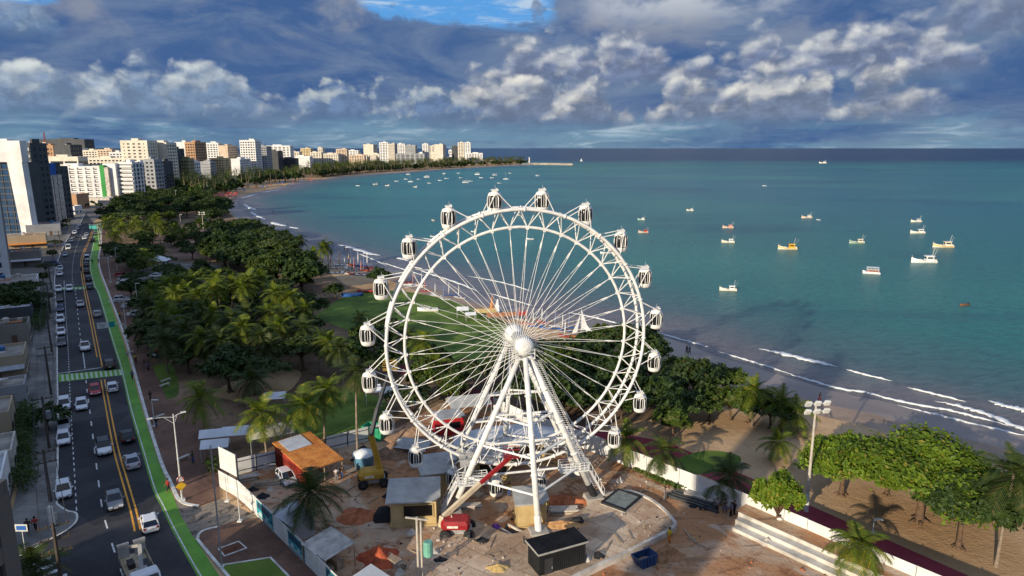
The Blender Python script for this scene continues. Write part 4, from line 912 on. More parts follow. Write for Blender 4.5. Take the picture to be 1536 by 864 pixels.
# loose small debris nobody could count: stones, splinters, offcuts trodden over the whole site
rs = random.Random(404); b = MB(); poly = [tuple(G(*q))[:2] for q in SITE]
def in_poly(p, poly):
    c = False
    for i in range(len(poly)):
        a, q = poly[i], poly[i-1]
        if (a[1] > p[1]) != (q[1] > p[1]) and p[0] < (q[0]-a[0])*(p[1]-a[1])/(q[1]-a[1])+a[0]: c = not c
    return c
hot = [(G(rs.uniform(400, 1000), rs.uniform(690, 860)).x, G(800, rs.uniform(690, 860)).y) for _ in range(34)]
for i in range(900):
    if i % 3: hx_, hy_ = hot[rs.randrange(34)]; p = (rs.gauss(hx_, 2.6), rs.gauss(hy_, 2.6))
    else: p = (rs.uniform(-34, 40), rs.uniform(56, 112))
    if not in_poly(p, poly): continue
    z = .5 if in_poly(p, [(q.x, q.y) for q in pg]) else .03; b.cur = rs.choice((0, 0, 0, 1, 2, 2, 4, 4, 3) if i % 4 else (0, 4, 1))
    if z > .4 and b.cur == 4: b.cur = 1
    if z > .4 and i % 5 < 2: continue
    if b.cur == 2: b.box((p[0], p[1], z+.06), (rs.uniform(.6, 2.6), rs.uniform(.08, .22), .1), rs.uniform(0, 3.1))
    else: s_ = rs.uniform(.06, .24); b.box((p[0], p[1], z+s_*.3), (s_*rs.uniform(.8, 1.6), s_, s_*.8), rs.uniform(0, 3), rs.uniform(.5, .9))
tag(b.build('debris', [CLAY2, SLABM, WOOD, BLACK, CLAY]), 'scattered stones, splinters and offcuts trodden over the building site', 'debris', kind='stuff')
# ------------------------------------------------------------------ buildings
GLASS = smat('window_glass', lambda N, P, O: N.mix(N.noise(O, .35, 4, .7), (.012, .016, .020), (.05, .06, .07)), .15, .6)
BLUEG = mat('blue_glass', (.012, .055, .13), .12, .35, .25, spec=.7)
def wallm(nm, rgb, var=.14): return mat('wall_'+nm, rgb, .85, var, .12, bump=0)
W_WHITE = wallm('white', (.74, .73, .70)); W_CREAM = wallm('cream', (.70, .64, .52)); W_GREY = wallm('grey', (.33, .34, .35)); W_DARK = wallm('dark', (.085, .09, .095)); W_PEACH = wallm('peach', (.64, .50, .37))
W_ORANGE = wallm('orange', (.46, .27, .15)); W_OLIVE = wallm('olive', (.30, .27, .15)); W_BROWN = wallm('brown', (.26, .17, .11)); W_PALE = wallm('pale', (.58, .58, .56)); W_YEL = wallm('yellow', (.64, .50, .28)); W_CONC = wallm('conc', (.30, .265, .225)); W_BLUE = wallm('blue', (.03, .13, .45)); W_GREEN = wallm('green', (.05, .30, .07)); W_TAN = wallm('tan', (.42, .33, .22))
def block(t, x0, x1, y0, y1, h, wm, bays=5, sbays=3, floors=8, style='grid', side='grid', glass=None, z0=0.0, pier=.35, span=.5, balc=None, parts=True):
    """one volume: storey-high glazing bands set back behind spandrels and piers"""
    fh = h/floors; b = MB(); w, d = x1-x0, y1-y0; cx, cy = (x0+x1)/2, (y0+y1)/2
    e = .28
    b.box((cx, cy, z0+h-.3), (w+.02, d+.02, .6)); b.box((cx, cy, z0+.4), (w, d, .8))
    b.box((cx, cy, z0+h/2-.02), (w-2*e-.5, d-2*e-.5, h-.1))
    for k in range(floors):                                     # spandrels
        if style == 'blank': continue
        z = z0+(k+1)*fh-fh*span/2
        b.box((cx, y0+e/2, z), (w, e, fh*span)); b.box((cx, y1-e/2, z), (w, e, fh*span))
    for k in range(floors):
        if side == 'blank': continue
        z = z0+(k+1)*fh-fh*span/2
        for sx in (x0+e/2, x1-e/2): b.box((sx, cy, z+.003), (e, d-.02, fh*span))
    if style == 'blank': b.box((cx, y0+e/2, z0+h/2), (w-.01, e, h-.03))
    if side == 'blank':
        for sx in (x0+e/2, x1-e/2): b.box((sx, cy, z0+h/2), (e, d-.01, h-.05))
    if style in ('grid', 'piers'):
        for i in range(bays+1):
            x = x0+w*i/bays; pw = w/bays*pier; x = min(max(x, x0+pw/2), x1-pw/2); b.box((x, y0+e/2-.03, z0+h/2), (pw, e, h-.04))
    if side == 'grid':
        for i in range(sbays+1):
            y = y0+d*i/sbays; pw = d/sbays*pier; y = min(max(y, y0+pw/2), y1-pw/2)
            for sx in (x0+e/2-.03, x1-e/2+.03): b.box((sx, y, z0+h/2), (e, pw, h-.04))
    wl = b.build('wall', wm, t)
    for k in range(floors):
        if style == 'blank' and side == 'blank': break
        zc = z0+k*fh+fh*(1-span)/2; q = MB(); q.box((cx, cy, zc), (w-2*e+.04, d-2*e+.04, fh*(1-span)-.02)); q.build('window_band', glass or GLASS, t)
    if style == 'balcony':
        for k in range(floors):
            q = MB(); z = z0+k*fh+fh*.28; q.box((cx, y0-.55, z), (w*.96, 1.1, fh*.5)); q.build('balcony', balc or wm, t)
    if style == 'cells':                                        # loggia balconies, column by column
        for k in range(floors): q = MB(); q.box((cx, y0-.32, z0+k*fh+fh*.28), (w*.97, .6, fh*.34)); q.build('balcony', balc or wm, t)
        for i in range(bays+1): 
            x = min(max(x0+w*i/bays, x0+.9), x1-.9); q = MB(); q.box((x, y0-.36, z0+h/2), (w/bays*.36, .74, h-.1)); q.build('wall_strip', wm, t)
    return wl
def rooftop(t, x0, x1, y0, y1, h, wm, kind=1, seed=0):
    rr = random.Random(seed); w, d = x1-x0, y1-y0; b = MB()
    b.box((x0+w*rr.uniform(.3, .7), y0+d*.5, h+1.5), (w*rr.uniform(.22, .4), d*.45, 3.0)); 
    for sx, sy, lx, ly in ((0, -1, w, .25), (0, 1, w, .25), (-1, 0, .25, d-.6), (1, 0, .25, d-.6)): b.box(((x0+x1)/2+sx*(w/2-.13), (y0+y1)/2+sy*(d/2-.13), h+.45), (lx, ly, .9))
    b.build('roof_house', wm, t)
    b = MB(); x = x0+w*rr.uniform(.2, .8); b.lathe([(min(1.2, w*.1), h), (min(1.3, w*.11), h+1.6), (.1, h+2.0)], 8, (x, y0+d*.3, 0)); b.build('water_tank', W_PALE, t)
    if kind == 2: b = MB(); b.bar((x0+w*.5, y0+d*.5, h+3), (x0+w*.5, y0+d*.5, h+9), .25); b.build('mast', W_GREY, t)
def tower(label, x0, x1, ytop, ybase, wm, style='grid', side='grid', depth=16, floors=None, bays=None, rz=0.0, roof=1, group=None, name='apartment_building', extra=None, **kw):
    p, q = G(x0, ybase), G(x1, ybase); w = (q-p).length; h = height_at(p, ytop); t = thing(name, label, 'building', (p+q)/2, rz, group)
    floors = floors or max(3, round(h/3.3)); bays = bays or max(2, round(w/4.5))
    block(t, -w/2, w/2, 0, depth, h, wm, bays, max(2, round(depth/5)), floors, style, side, **kw)
    if roof: rooftop(t, -w/2, w/2, 0, depth, h, wm, roof, int(x0*7+ytop))
    t['w'] = w; t['h'] = h
    return t, w, h
# the left side of the avenue, near to far
t, w, h = tower('brown concrete apartment block at the left edge nearest the avenue', -105, -11, 252, 417, W_CONC, 'balcony', depth=9, balc=W_TAN)
p, q = G(-30, 354), G(36, 354); w = (q-p).length
t = thing('hotel_tower', 'tall white portal framed tower with a blue glass front', 'building', (p+q)/2, 0)
H1 = height_at(p, 211); H0 = height_at(p, 243); a = G(49.5, 354).x-(p+q).x/2
b = MB(); b.box((a/2-w/4+.2, 2, (H1+H0)/2), (a+w/2, 5, H1-H0)); b.build('portal_beam', W_WHITE, t)
b = MB(); x0 = G(31, 354).x-(p+q).x/2
o = [(x0, 0), (a+.4, 0), (a+1.4, 0)]; b.add([(x0-1.0, -.6, H0+.02), (a, -.6, H0+.02), (x0+1.2, -.6, 0), (a+.9, -.6, 0), (x0-1.0, 3.5, H0+.02), (a, 3.5, H0+.02), (x0+1.2, 3.5, 0), (a+.9, 3.5, 0)], [(0, 2, 3, 1), (4, 5, 7, 6), (0, 4, 6, 2), (1, 3, 7, 5), (0, 1, 5, 4), (2, 6, 7, 3)]); b.build('portal_leg', W_WHITE, t, fix=True)
block(t, -w/2, x0+.5, 2, 18, H0-.3, W_DARK, 6, 3, 12, 'piers', 'blank', BLUEG, pier=.1, span=.18)
b = MB(); b.box((-w*.12, .0, H1-4.5), (3.2, 1.0, 10.5)); b.build('dark_slot', W_DARK, t); rooftop(t, -w/2, a-6, 0, 4.4, H1, W_WHITE, 1, 5)
b = MB(); b.box((-w/2+1.0, 1.2, H0/2), (2.2, .8, H0*.98)); b.build('glass_fin', W_PALE, t)
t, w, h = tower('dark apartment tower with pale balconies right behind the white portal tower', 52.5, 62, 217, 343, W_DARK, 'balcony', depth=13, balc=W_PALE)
t, w, h = tower('slim pale tower with a bright blue block on its roof', 66, 81, 263, 332, W_PALE, 'grid', depth=12, floors=10, bays=3, pier=.72, span=.6, roof=0)
b = MB(); hb = height_at(G(66, 332), 245); b.box((-.3, 5, (h+hb)/2), (w*.82, 8, hb-h)); b.build('roof_block', W_BLUE, t)
t, w, h = tower('dark banded block beside the slim pale tower', 80, 89, 252, 330, W_DARK, 'balcony', depth=14, balc=W_GREY)
t, w, h = tower('long white hotel with rows of balcony niches and a green corner', 85, 155, 251, 302, W_WHITE, 'cells', depth=15, floors=8, bays=6, rz=.05, span=.34)
b = MB(); b.box((w/2+1.7, .4, h/2+.6), (3.4, 3, h+2.2)); b.build('green_corner', W_GREEN, t); b = MB(); b.box((w/2+4.8, 3, h/2), (3.2, 8, h)); b.build('end_wall', W_PALE, t)
t, w, h = tower('white block with black banded balconies beside the green cornered hotel', 183, 204, 245, 301, W_WHITE, 'balcony', depth=16, floors=9, balc=W_WHITE, span=.25)
b = MB(); b.box((-w/2-5.2, 2.2, h/2+.2), (10.2, 12, h-.4)); b.build('blank_wing', W_WHITE, t)
tower('long low beige office block behind the white hotel', 58, 122, 236, 278, W_CREAM, 'grid', depth=18, floors=4, bays=3, pier=.1, span=.55)
t, w, h = tower('orange brick block under a red lattice mast', 60, 86, 219, 270, W_ORANGE, 'grid', depth=20, floors=8, pier=.5)
b = MB(); mh = height_at(G(60, 270), 198)
for sx, sy in ((-1, -1), (1, -1), (1, 1), (-1, 1)): b.bar((-2+sx*.9, 6+sy*.9, h), (-2+sx*.35, 6+sy*.35, mh), .3)
for k in range(6): z = h+(mh-h)*k/6; b.bar((-2.9, 5.1, z), (-1.2, 6.8, z+3), .2); b.bar((-1.1, 5.1, z), (-2.8, 6.8, z+3), .2)
b.build('lattice_mast', mat('mast_red', (.38, .06, .04), .6, .2, 2), t); b = MB(); b.box((-2, 6, h+2.4), (4.5, 4.5, 5)); b.build('stair_tower', W_PEACH, t)
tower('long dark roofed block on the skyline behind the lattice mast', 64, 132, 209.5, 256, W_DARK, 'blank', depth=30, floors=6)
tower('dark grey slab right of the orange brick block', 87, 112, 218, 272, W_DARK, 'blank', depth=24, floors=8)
LOW = [('small bright white block above the beige office roof', 109, 126, 223, 262, W_WHITE), ('cream stepped block left of the large cream tower', 128, 150, 226, 262, W_CREAM), ('pale block with reddish roof house behind the white hotel', 150, 172, 225, 264, W_PEACH), ('long cream block directly behind the balcony hotel', 126, 188, 238, 275, W_CREAM), ('white low block left of the large cream tower', 168, 188, 229, 268, W_WHITE)]
for lab, x0, x1, yt, yb, m in LOW: tower(lab, x0, x1, yt, yb, m, 'grid', depth=18)
t, w, h = tower('large cream tower with dark window columns and a lift house', 188, 228, 212, 285, W_CREAM, 'grid', depth=20, bays=5, pier=.55, span=.58)
t, w, h = tower('plain cream slab tower with one dark vertical slot', 227, 256, 215, 283, W_CREAM, 'blank', depth=22, side='grid')
b = MB(); b.box((-w*.1, -.06, h*.66), (w*.09, .3, h*.4)); b.build('slot', W_DARK, t)
tower('white framed block in front of the large cream tower', 203, 217, 245, 290, W_WHITE, 'grid', depth=12)
tower('grey block with small windows below the plain cream slab', 221, 236, 240, 292, W_GREY, 'grid', depth=16)
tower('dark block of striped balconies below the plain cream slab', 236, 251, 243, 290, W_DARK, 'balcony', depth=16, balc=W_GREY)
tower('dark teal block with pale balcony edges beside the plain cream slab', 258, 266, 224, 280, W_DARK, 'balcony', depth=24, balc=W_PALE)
CITY = [
 ('white slab with dark right side behind the orange frame building', 267, 283, 214, 268, W_WHITE, 'blank', 18), ('unfinished orange brown concrete frame building', 282, 297, 214, 270, W_ORANGE, 'grid', 34), ('olive block half hidden by the palms', 267, 286, 239, 279, W_OLIVE, 'grid', 14), ('black and white banded block beside the olive block', 287, 294, 243, 277, W_WHITE, 'balcony', 16),
 ('white slab tower with tiny window rows left of the peach block', 310, 331, 215, 262, W_WHITE, 'grid', 16), ('peach block with brown gridded side', 331, 345, 219, 262, W_PEACH, 'blank', 40), ('yellow cream block above the palms', 318, 338, 238, 268, W_YEL, 'grid', 20), ('dark low block with white floor lines above the palms', 302, 318, 243, 271, W_GREY, 'balcony', 16), ('white block with brown shaded side above the bay palms', 348, 363, 239, 264, W_WHITE, 'blank', 40),
 ('tall white tower with window strips nearest the bay', 363, 386, 211, 262, W_WHITE, 'grid', 26), ('grey side block joined to the tall white bay tower', 387, 402, 220, 259, W_GREY, 'grid', 26), ('dark banded block right of the grey side block', 403, 419, 227, 257, W_DARK, 'balcony', 26), ('broad white block with dark roof house behind the banded block', 400, 437, 219, 252, W_WHITE, 'grid', 24), ('dark low block at the foot of the broad white block', 420, 444, 238, 256, W_DARK, 'balcony', 20),
 ('low white villa block above the palm belt', 444, 466, 235, 253.5, W_WHITE, 'balcony', 20), ('cream low block with brown roof line above the palm belt', 430, 450, 228, 250, W_CREAM, 'grid', 20), ('cream mid block with a roof house in the low town', 452, 467, 223, 247, W_YEL, 'grid', 20), ('tall thin cream block of the low town', 478, 485, 222, 248, W_CREAM, 'grid', 20), ('white stepped block in the middle of the low town', 466, 483, 229, 250, W_CREAM, 'grid', 20),
 ('peach gabled block of the low town', 505, 521, 224, 247, W_PEACH, 'grid', 20), ('long cream block of the low town', 486, 508, 231, 250, W_CREAM, 'grid', 20), ('white low block right of the peach gabled block', 521, 538, 226, 246, W_WHITE, 'grid', 20), ('reddish low block close to the rounded cream block', 524, 547, 233, 248, W_PEACH, 'grid', 20),
 ('rounded cream block with brown side left of the bright white tower', 546, 561, 217, 246, W_CREAM, 'blank', 60), ('bright white tower of the far point', 570, 583, 214, 247, W_WHITE, 'grid', 30), ('white tower with balcony side joined to the bright white tower', 583, 593, 216, 247, W_PALE, 'balcony', 40), ('white block left of the grey balcony block on the far point', 597, 608, 216, 245, W_WHITE, 'grid', 30), ('grey balcony block of the far point', 608, 624, 218, 245, W_GREY, 'balcony', 30), ('dark low block between the white towers of the far point', 594, 637, 231, 247, W_GREY, 'grid', 20),
 ('slim white tower with a stair shaft on the far point', 634, 643, 216, 244, W_WHITE, 'grid', 24), ('cream block behind the slim white tower', 643, 653, 219, 243, W_CREAM, 'grid', 24), ('broad cream block with dark shaded side on the far point', 652, 665, 217, 245.5, W_CREAM, 'blank', 90), ('dark tower beside the broad cream block', 678, 686, 219, 243, W_DARK, 'balcony', 24), ('left one of the twin white towers at the end of the point', 687, 696, 214, 243, W_CREAM, 'grid', 26), ('right one of the twin white towers at the end of the point', 697, 706, 214, 243, W_WHITE, 'grid', 26), ('low white villa at the tip of the point', 699, 724, 230, 243.2, W_WHITE, 'grid', 24)]
for lab, x0, x1, yt, yb, m, st, dp in CITY: tower(lab, x0, x1, yt, yb, m, st, 'grid', dp, floors=max(3, min(14, round(height_at(G(x0, yb), yt)/3.6))), bays=max(2, min(6, round((x1-x0)/4))), roof=2 if x0 % 3 == 0 else 1, group='buildings along the bay')
# roofscape between the towers: many little blocks, each still a building
rr = random.Random(17); TONES = [W_WHITE, W_CREAM, W_PEACH, W_PALE, W_CREAM, W_WHITE, W_TAN, W_GREY]; TN = ['white', 'cream', 'peach', 'pale grey', 'cream', 'white', 'tan', 'grey']
for i in range(96):
    x0 = rr.uniform(96, 690) if i < 60 else rr.uniform(405, 560); lo = 262 if x0 < 260 else (254 if x0 < 400 else 247.5 if x0 < 560 else 243.5)
    yb = lo-rr.uniform(0, 8 if x0 < 400 else 4); k = rr.randrange(8); wd = rr.uniform(7, 15); yt = max(yb-rr.uniform(7, 17), 224.5)
    tower('low %s block among the small roofs of the bay town' % TN[k], x0, x0+wd, yt, yb, TONES[k], rr.choice(['grid', 'grid', 'blank', 'balcony']), 'grid', rr.uniform(14, 24), floors=rr.randrange(2, 5), bays=rr.randrange(2, 4), group='small blocks of the bay town', name='low_block')
# distant wooded rise behind the town
b = MB(); rows = []; hp = [G(x, 231.0) for x in np.linspace(-260, 170, 60)]
for j, (f, z) in enumerate(((0, 0), (.25, .75), (.55, 1.0), (1, 0))):
    rows.append([(p.x, p.y+900*f, (62*sin(pi*min(1, max(0, i/59)))**.8*(1+.12*sin(i*1.7)+.08*sin(i*3.9)))*z-1) for i, p in enumerate(hp)])
b.loft(rows, caps=False); b.build('hill', mat('hill_wood', (.022, .032, .020), .95, .5, .02, coord='pos'), None, True, True)['kind'] = 'structure'
# apartment blocks standing outside the picture whose shade falls across the avenue, and one added tower
def offblock(label, x0, x1, y0, y1, h, wm):
    t = thing('apartment_building', label, 'building', ((x0+x1)/2, (y0+y1)/2, 0), 0, 'blocks beside and behind the viewpoint'); block(t, (x0-x1)/2, (x1-x0)/2, (y0-y1)/2, (y1-y0)/2, h, wm, 6, 5, max(3, round(h/3.2)), 'grid', 'grid'); rooftop(t, (x0-x1)/2, (x1-x0)/2, (y0-y1)/2, (y1-y0)/2, h, wm, 1, int(h))
SHADE = [('block on the avenue beyond the left edge of the view', -110, -78, 29, 58, 27, W_CREAM), ('second block on the avenue beyond the left edge', -128, -96, 62, 92, 27, W_WHITE), ('third block on the avenue beyond the left edge', -150, -112, 97, 130, 25, W_PALE), ('fourth block on the avenue beyond the left edge', -176, -138, 136, 172, 27, W_CREAM), ('fifth block on the avenue beyond the left edge', -214, -168, 180, 225, 27, W_WHITE),
         ('narrow block behind the street corner', -100, -88, -40, -8.9, 26, W_TAN), ('slim tower behind the viewpoint', -53, -48, -34, -30, 54, W_WHITE)]  # slim tower: no known building, shaped to throw a shade band over the site
for a in SHADE: offblock(*a)
t = thing('corner_building', 'dark building with open floors in the lower left corner of the view', 'building', (-41.5, 33, 0)); block(t, -5.5, 5.5, 0, 11.9, 18, W_DARK, 3, 3, 5, 'balcony', 'grid', span=.35, balc=W_BROWN); rooftop(t, -5.5, 5.5, 0, 11.9, 18, W_DARK, 1, 3)
# ------------------------------------------------------------------ houses on the left pavement
FLATR = mat('flat_roof', (.30, .27, .23), .9, .35, .35); SLATE = mat('roof_dark', (.10, .095, .09), .85, .3, .5); TERRA = mat('roof_terracotta', (.36, .14, .07), .85, .3, .6); MET = mat('roof_metal', (.42, .45, .48), .45, .2, .6)
def house(label, x, y, w, d, h, wm, rm, rz=0, parapet=.5, awning=None, name='house', gable=False):
    """x,y: pixel of the near right foot of the house; it runs back (d) and left (w)"""
    c = G(x, y); rz = .56 if y > 330 else rz; t = thing(name, label, 'house', c, rz); b = MB(); b.box((-w/2, d/2, h/2), (w, d, h)); b.build('wall', wm, t)
    b = MB()
    if gable: b.add([(-w-.4, -.4, h), (.4, -.4, h), (.4, d+.4, h), (-w-.4, d+.4, h), (-w/2, -.4, h+w*.22), (-w/2, d+.4, h+w*.22)], [(0, 1, 4), (1, 2, 5, 4), (2, 3, 5), (3, 0, 4, 5), (3, 2, 1, 0)])
    else:
        b.box((-w/2, d/2, h+.04), (w-.5, d-.5, .1))
    b.build('roof', rm, t)
    if not gable:
        b = MB()
        for cx, cy, lx, ly in ((-w/2, .12, w, .24), (-w/2, d-.12, w, .24), (-.12, d/2, .24, d-.5), (-w+.12, d/2, .24, d-.5)): b.box((cx, cy, h+parapet/2), (lx, ly, parapet))
        b.build('parapet', wm, t)
    n = max(1, int(d/3.2))
    for i in range(n):
        b = MB(); yy = d*(i+.5)/n; b.box((.02, yy, min(h-1.1, 1.6)), (.08, 1.5, 1.2)); o = b.build('window', GLASS, t); b = MB(); b.box((.06, yy, min(h-1.1, 1.6)-.66), (.16, 1.7, .1)); b.build('sill', W_PALE, o)
    rr = random.Random(int(x*7+y)); tm = mat('tank_blue2', (.06, .16, .34), .5, .2, 1)
    if not gable:
        for q in range(1+(w*d > 70)): b = MB(); b.lathe([(.55, 0), (.75, 1.0), (.78, 1.05), (.4, 1.3), (.02, 1.32)], 10, (-w*rr.uniform(.2, .85), d*rr.uniform(.25, .85), h+.09)); b.build('water_tank', tm if rr.random() < .6 else W_PALE, t)
        for q in range(2+int(w*d/60)): b = MB(); cx, cy = -w*rr.uniform(.15, .9), d*rr.uniform(.15, .9); b.box((cx, cy, h+.4), (.9, .5, .62)); b.box((cx, cy-.26, h+.42), (.5, .04, .42)); b.build('air_conditioner', W_PALE, t)
        b = MB(); cx, cy = -w*rr.uniform(.3, .7), d*rr.uniform(.3, .7); b.box((cx, cy, h+.15), (w*.34, d*.28, .12), .0); b.build('roof_sheet', MET if rr.random() < .5 else TERRA, t)
    b = MB(); b.box((-w*.3, -.02, 1.05), (1.0, .08, 2.1)); b.build('door', MATS['door_brown'], t)
    if awning: b = MB(); b.add([(-w*.9, -.02, 2.7), (.0, -.02, 2.7), (.0, -1.8, 2.3), (-w*.9, -1.8, 2.3), (-w*.9, -.02, 2.6), (0, -.02, 2.6), (0, -1.8, 2.2), (-w*.9, -1.8, 2.2)], [(0, 3, 2, 1), (4, 5, 6, 7), (0, 1, 5, 4), (2, 3, 7, 6), (1, 2, 6, 5), (3, 0, 4, 7)]); b.build('awning', awning, t)
    return t
HEDGE = None
house('white walled house at the left edge above the street corner', 10, 772, 10, 9, 4.0, W_WHITE, MET, -.15)
house('house with white railings and a dark yard behind the tall hedge', 24, 716, 10, 7, 3.4, W_PALE, FLATR, -.12)
house('tan roofed house at the left edge beside the dark garden', 20, 660, 8, 8, 4.0, W_TAN, FLATR, -.1)
house('grey garage with pale gate on the left pavement', 41, 606, 7, 6, 3.0, W_GREY, FLATR, -.1)
house('tan flat roofed shop level with the green crossing', 40, 566, 14, 10, 4.0, W_TAN, FLATR, -.1, awning=MET)
house('grey box house with plants on its roof', 46, 514, 9, 7, 4.0, W_CONC, mat('roof_plants', (.03, .05, .018), .95, .5, .8), -.08)
house('long dark house with a pale roof edge on the left', 50, 486, 22, 9, 4.0, W_DARK, MET, -.06)
house('curved white forecourt wall and shop with an orange sign', 58, 438, 14, 10, 3.6, W_WHITE, FLATR, -.06, awning=mat('sign_orange', (.60, .16, .05), .6, .2, 1))
house('shop with a white awning under the portal tower', 63, 398, 16, 10, 5.0, W_CONC, SLATE, -.05, awning=CANV)
house('low shop with an orange canopy at the foot of the portal tower', 71, 372, 17, 10, 5.5, W_TAN, FLATR, -.05, awning=mat('canopy_orange', (.72, .27, .06), .6, .15, 1))
house('grey roofed shop right of the portal tower', 92, 352, 14, 12, 5.0, W_GREY, MET, -.05)
house('orange walled two storey shop in front of the balcony hotel', 117, 314, 20, 14, 10, W_ORANGE, W_WHITE, 0)
house('white and blue awning shop below the orange walled shop', 113, 322, 18, 8, 5, W_WHITE, W_BLUE, 0, awning=mat('awning_blue', (.05, .17, .50), .6, .2, 1))
house('long pale market hall at the end of the avenue', 165, 308, 36, 12, 5, W_PALE, MET, 0)
house('low white pavilion among the trees beyond the market hall', 300, 292, 34, 10, 4, W_PALE, W_WHITE, .1)
# ------------------------------------------------------------------ cars
def cmat(nm, rgb, r=.28): return mat('car_'+nm, rgb, r, .04, .6, spec=.6)
CW, CS, CB, CR, CG_, CBL_, CGR = cmat('white', (.74, .75, .76)), cmat('silver', (.40, .41, .43)), cmat('black', (.012, .012, .014)), cmat('red', (.42, .012, .018)), cmat('dark_grey', (.07, .075, .085)), cmat('blue', (.02, .05, .16)), cmat('grey', (.20, .21, .22))
LAMP = mat('headlamp', (.75, .76, .78), .15, .05, 3, spec=.8); TAIL = mat('tail_lamp', (.40, .01, .01), .3, .1, 3); CGL = mat('car_glass', (.010, .012, .015), .08, .2, 1, spec=.7); TRIM = mat('car_trim', (.03, .03, .032), .6, .2, 4); PLATE = mat('plate', (.6, .6, .58), .5, .1, 4)
def car_proto(kind):
    t = thing('parked_car', 'car', 'car'); L, W, H = {'hatch': (3.95, 1.74, 1.5), 'sedan': (4.45, 1.78, 1.46), 'suv': (4.4, 1.84, 1.68), 'pickup': (5.1, 1.9, 1.78), 'van': (4.9, 1.95, 2.1)}[kind]
    h2 = W/2; bl = {'hatch': .92, 'sedan': .93, 'suv': 1.06, 'pickup': 1.1, 'van': 1.15}[kind]; zb = .24 if kind not in ('suv', 'pickup') else .34
    tail_z = {'hatch': .95, 'sedan': .96, 'suv': 1.05, 'pickup': 1.05, 'van': 1.1}[kind]
    st = [(-L/2, .84, tail_z-.22), (-L/2+.12, .93, tail_z-.02), (-L*.36, 1, bl), (-.1*L, 1, bl), (.2*L, 1, bl), (.30*L, .99, bl-.04), (.42*L, .95, bl-.16), (L/2-.06, .84, bl-.3), (L/2, .72, bl-.42)]
    rings = []
    for y, k, z in st:
        w = h2*k; e = .10 if abs(y) > L*.44 else 0
        rings.append([(-w*.92, y, zb+e), (-w, y, zb+.16+e), (-w, y, z*.72), (-w*.9, y, z), (w*.9, y, z), (w, y, z*.72), (w, y, zb+.16+e), (w*.92, y, zb+e)])
    b = MB(); b.loft(rings)
    for s in (-1, 1): b.box((s*(h2+.1), .17*L, bl+.08), (.2, .16, .14))
    b.build('body', CW, t, False)
    y0, y1, r0, r1 = {'hatch': (-L/2+.12, .26*L, -L/2+.5, .06*L), 'sedan': (-.36*L, .24*L, -.24*L, .05*L), 'suv': (-L/2+.12, .25*L, -L/2+.4, .07*L), 'pickup': (-.10*L, .25*L, -.06*L, .11*L), 'van': (-L/2+.05, .34*L, -L/2+.15, .22*L)}[kind]
    gw, rw = h2*.9, h2*.74; zr = H-.05
    base = [(-gw, y0, bl-.03), (gw, y0, bl-.03), (gw, y1, bl-.03), (-gw, y1, bl-.03)]; top = [(-rw, r0, zr), (rw, r0, zr), (rw, r1, zr), (-rw, r1, zr)]
    b = MB(); b.add(base+top, [(4, 5, 6, 7), (0, 1, 5, 4), (1, 2, 6, 5), (2, 3, 7, 6), (3, 0, 4, 7)]); b.build('windows', CGL, t)
    b = MB(); b.loft([[(x*1.03, y, z-.01) for x, y, z in top], [(x*1.04, y, z+.03) for x, y, z in top], [(x*.9, y*.96, z+.065) for x, y, z in top]])
    for a, c in zip(base, top):
        a2 = Vector(a)*1.005; c2 = Vector(c); b.bar((a[0]*1.01, a[1], a[2]), (c[0]*1.02, c[1], c[2]), .09, .07)
    for s in (-1, 1): ym = (y0+y1)/2-.1; b.bar((s*gw*1.005, ym, bl-.03), (s*rw*1.015, (r0+r1)/2, zr), .06, .09)
    b.build('roof', CW, t)
    if kind == 'pickup': b = MB(); b.box((0, -.31*L, bl-.01), (W*.78, L*.34, .04)); b.build('load_bed', TRIM, t)
    for x in (-h2+.09, h2-.09):
        for y in (-.3*L, .31*L):
            b = MB(); r = .32 if kind not in ('suv', 'pickup') else .37; b.M = Matrix.Translation((x, y, r)) @ Matrix.Rotation(pi/2, 4, 'Y'); b.lathe([(r*.8, -.12), (r, -.09), (r, .09), (r*.8, .12)], 12); o = b.build('wheel', BLACK, t)
            b = MB(); b.M = Matrix.Translation((x, y, r)) @ Matrix.Rotation(pi/2, 4, 'Y'); b.lathe([(r*.6, -.128), (r*.6, .128)], 8); b.build('rim', CS, o)
    for s in (-1, 1):
        b = MB(); b.box((s*h2*.62, L/2-.10, bl-.30), (.42, .2, .15)); b.build('headlight', LAMP, t)
        b = MB(); b.box((s*h2*.74, -L/2+.05, tail_z-.16), (.26, .12, .2)); b.build('tail_light', TAIL, t)
    b = MB(); b.box((0, L/2-.02, .42), (W*.5, .1, .2)); b.build('grille', TRIM, t)
    for y, s in ((L/2+.02, 1), (-L/2-.01, -1)): b = MB(); b.box((0, y, .52 if s > 0 else .68), (.42, .04, .14)); b.build('number_plate', PLATE, t)
    return t
PROTO = {k: car_proto(k) for k in ('hatch', 'sedan', 'suv', 'pickup', 'van')}
for k in PROTO.values(): k.location = (0, 0, -50)
def road_dir(y):
    a, c = G(at_y(YELLOW, min(max(y, 345), 780)+8), min(max(y, 345), 780)+8), G(at_y(YELLOW, min(max(y, 345), 780)-8), min(max(y, 345), 780)-8); return (c-a).normalized()
def car(kind, x, y, paintm, label, group, toward=True, ang=None, roof=None, name='car'):
    p = G(x, y); d = road_dir(y) if ang is None else Vector((sin(ang), cos(ang), 0)); d = -d if toward and ang is None else d
    o = place(PROTO[kind], p, atan2(-d.x, d.y), label, group); o.name = name; o['category'] = 'car' if kind not in ('pickup', 'van') else kind
    paint(o, ('body',), paintm); paint(o, ('roof',), roof or paintm); return o
PK, TR = 'cars parked along the left kerb', 'cars driving on the avenue'
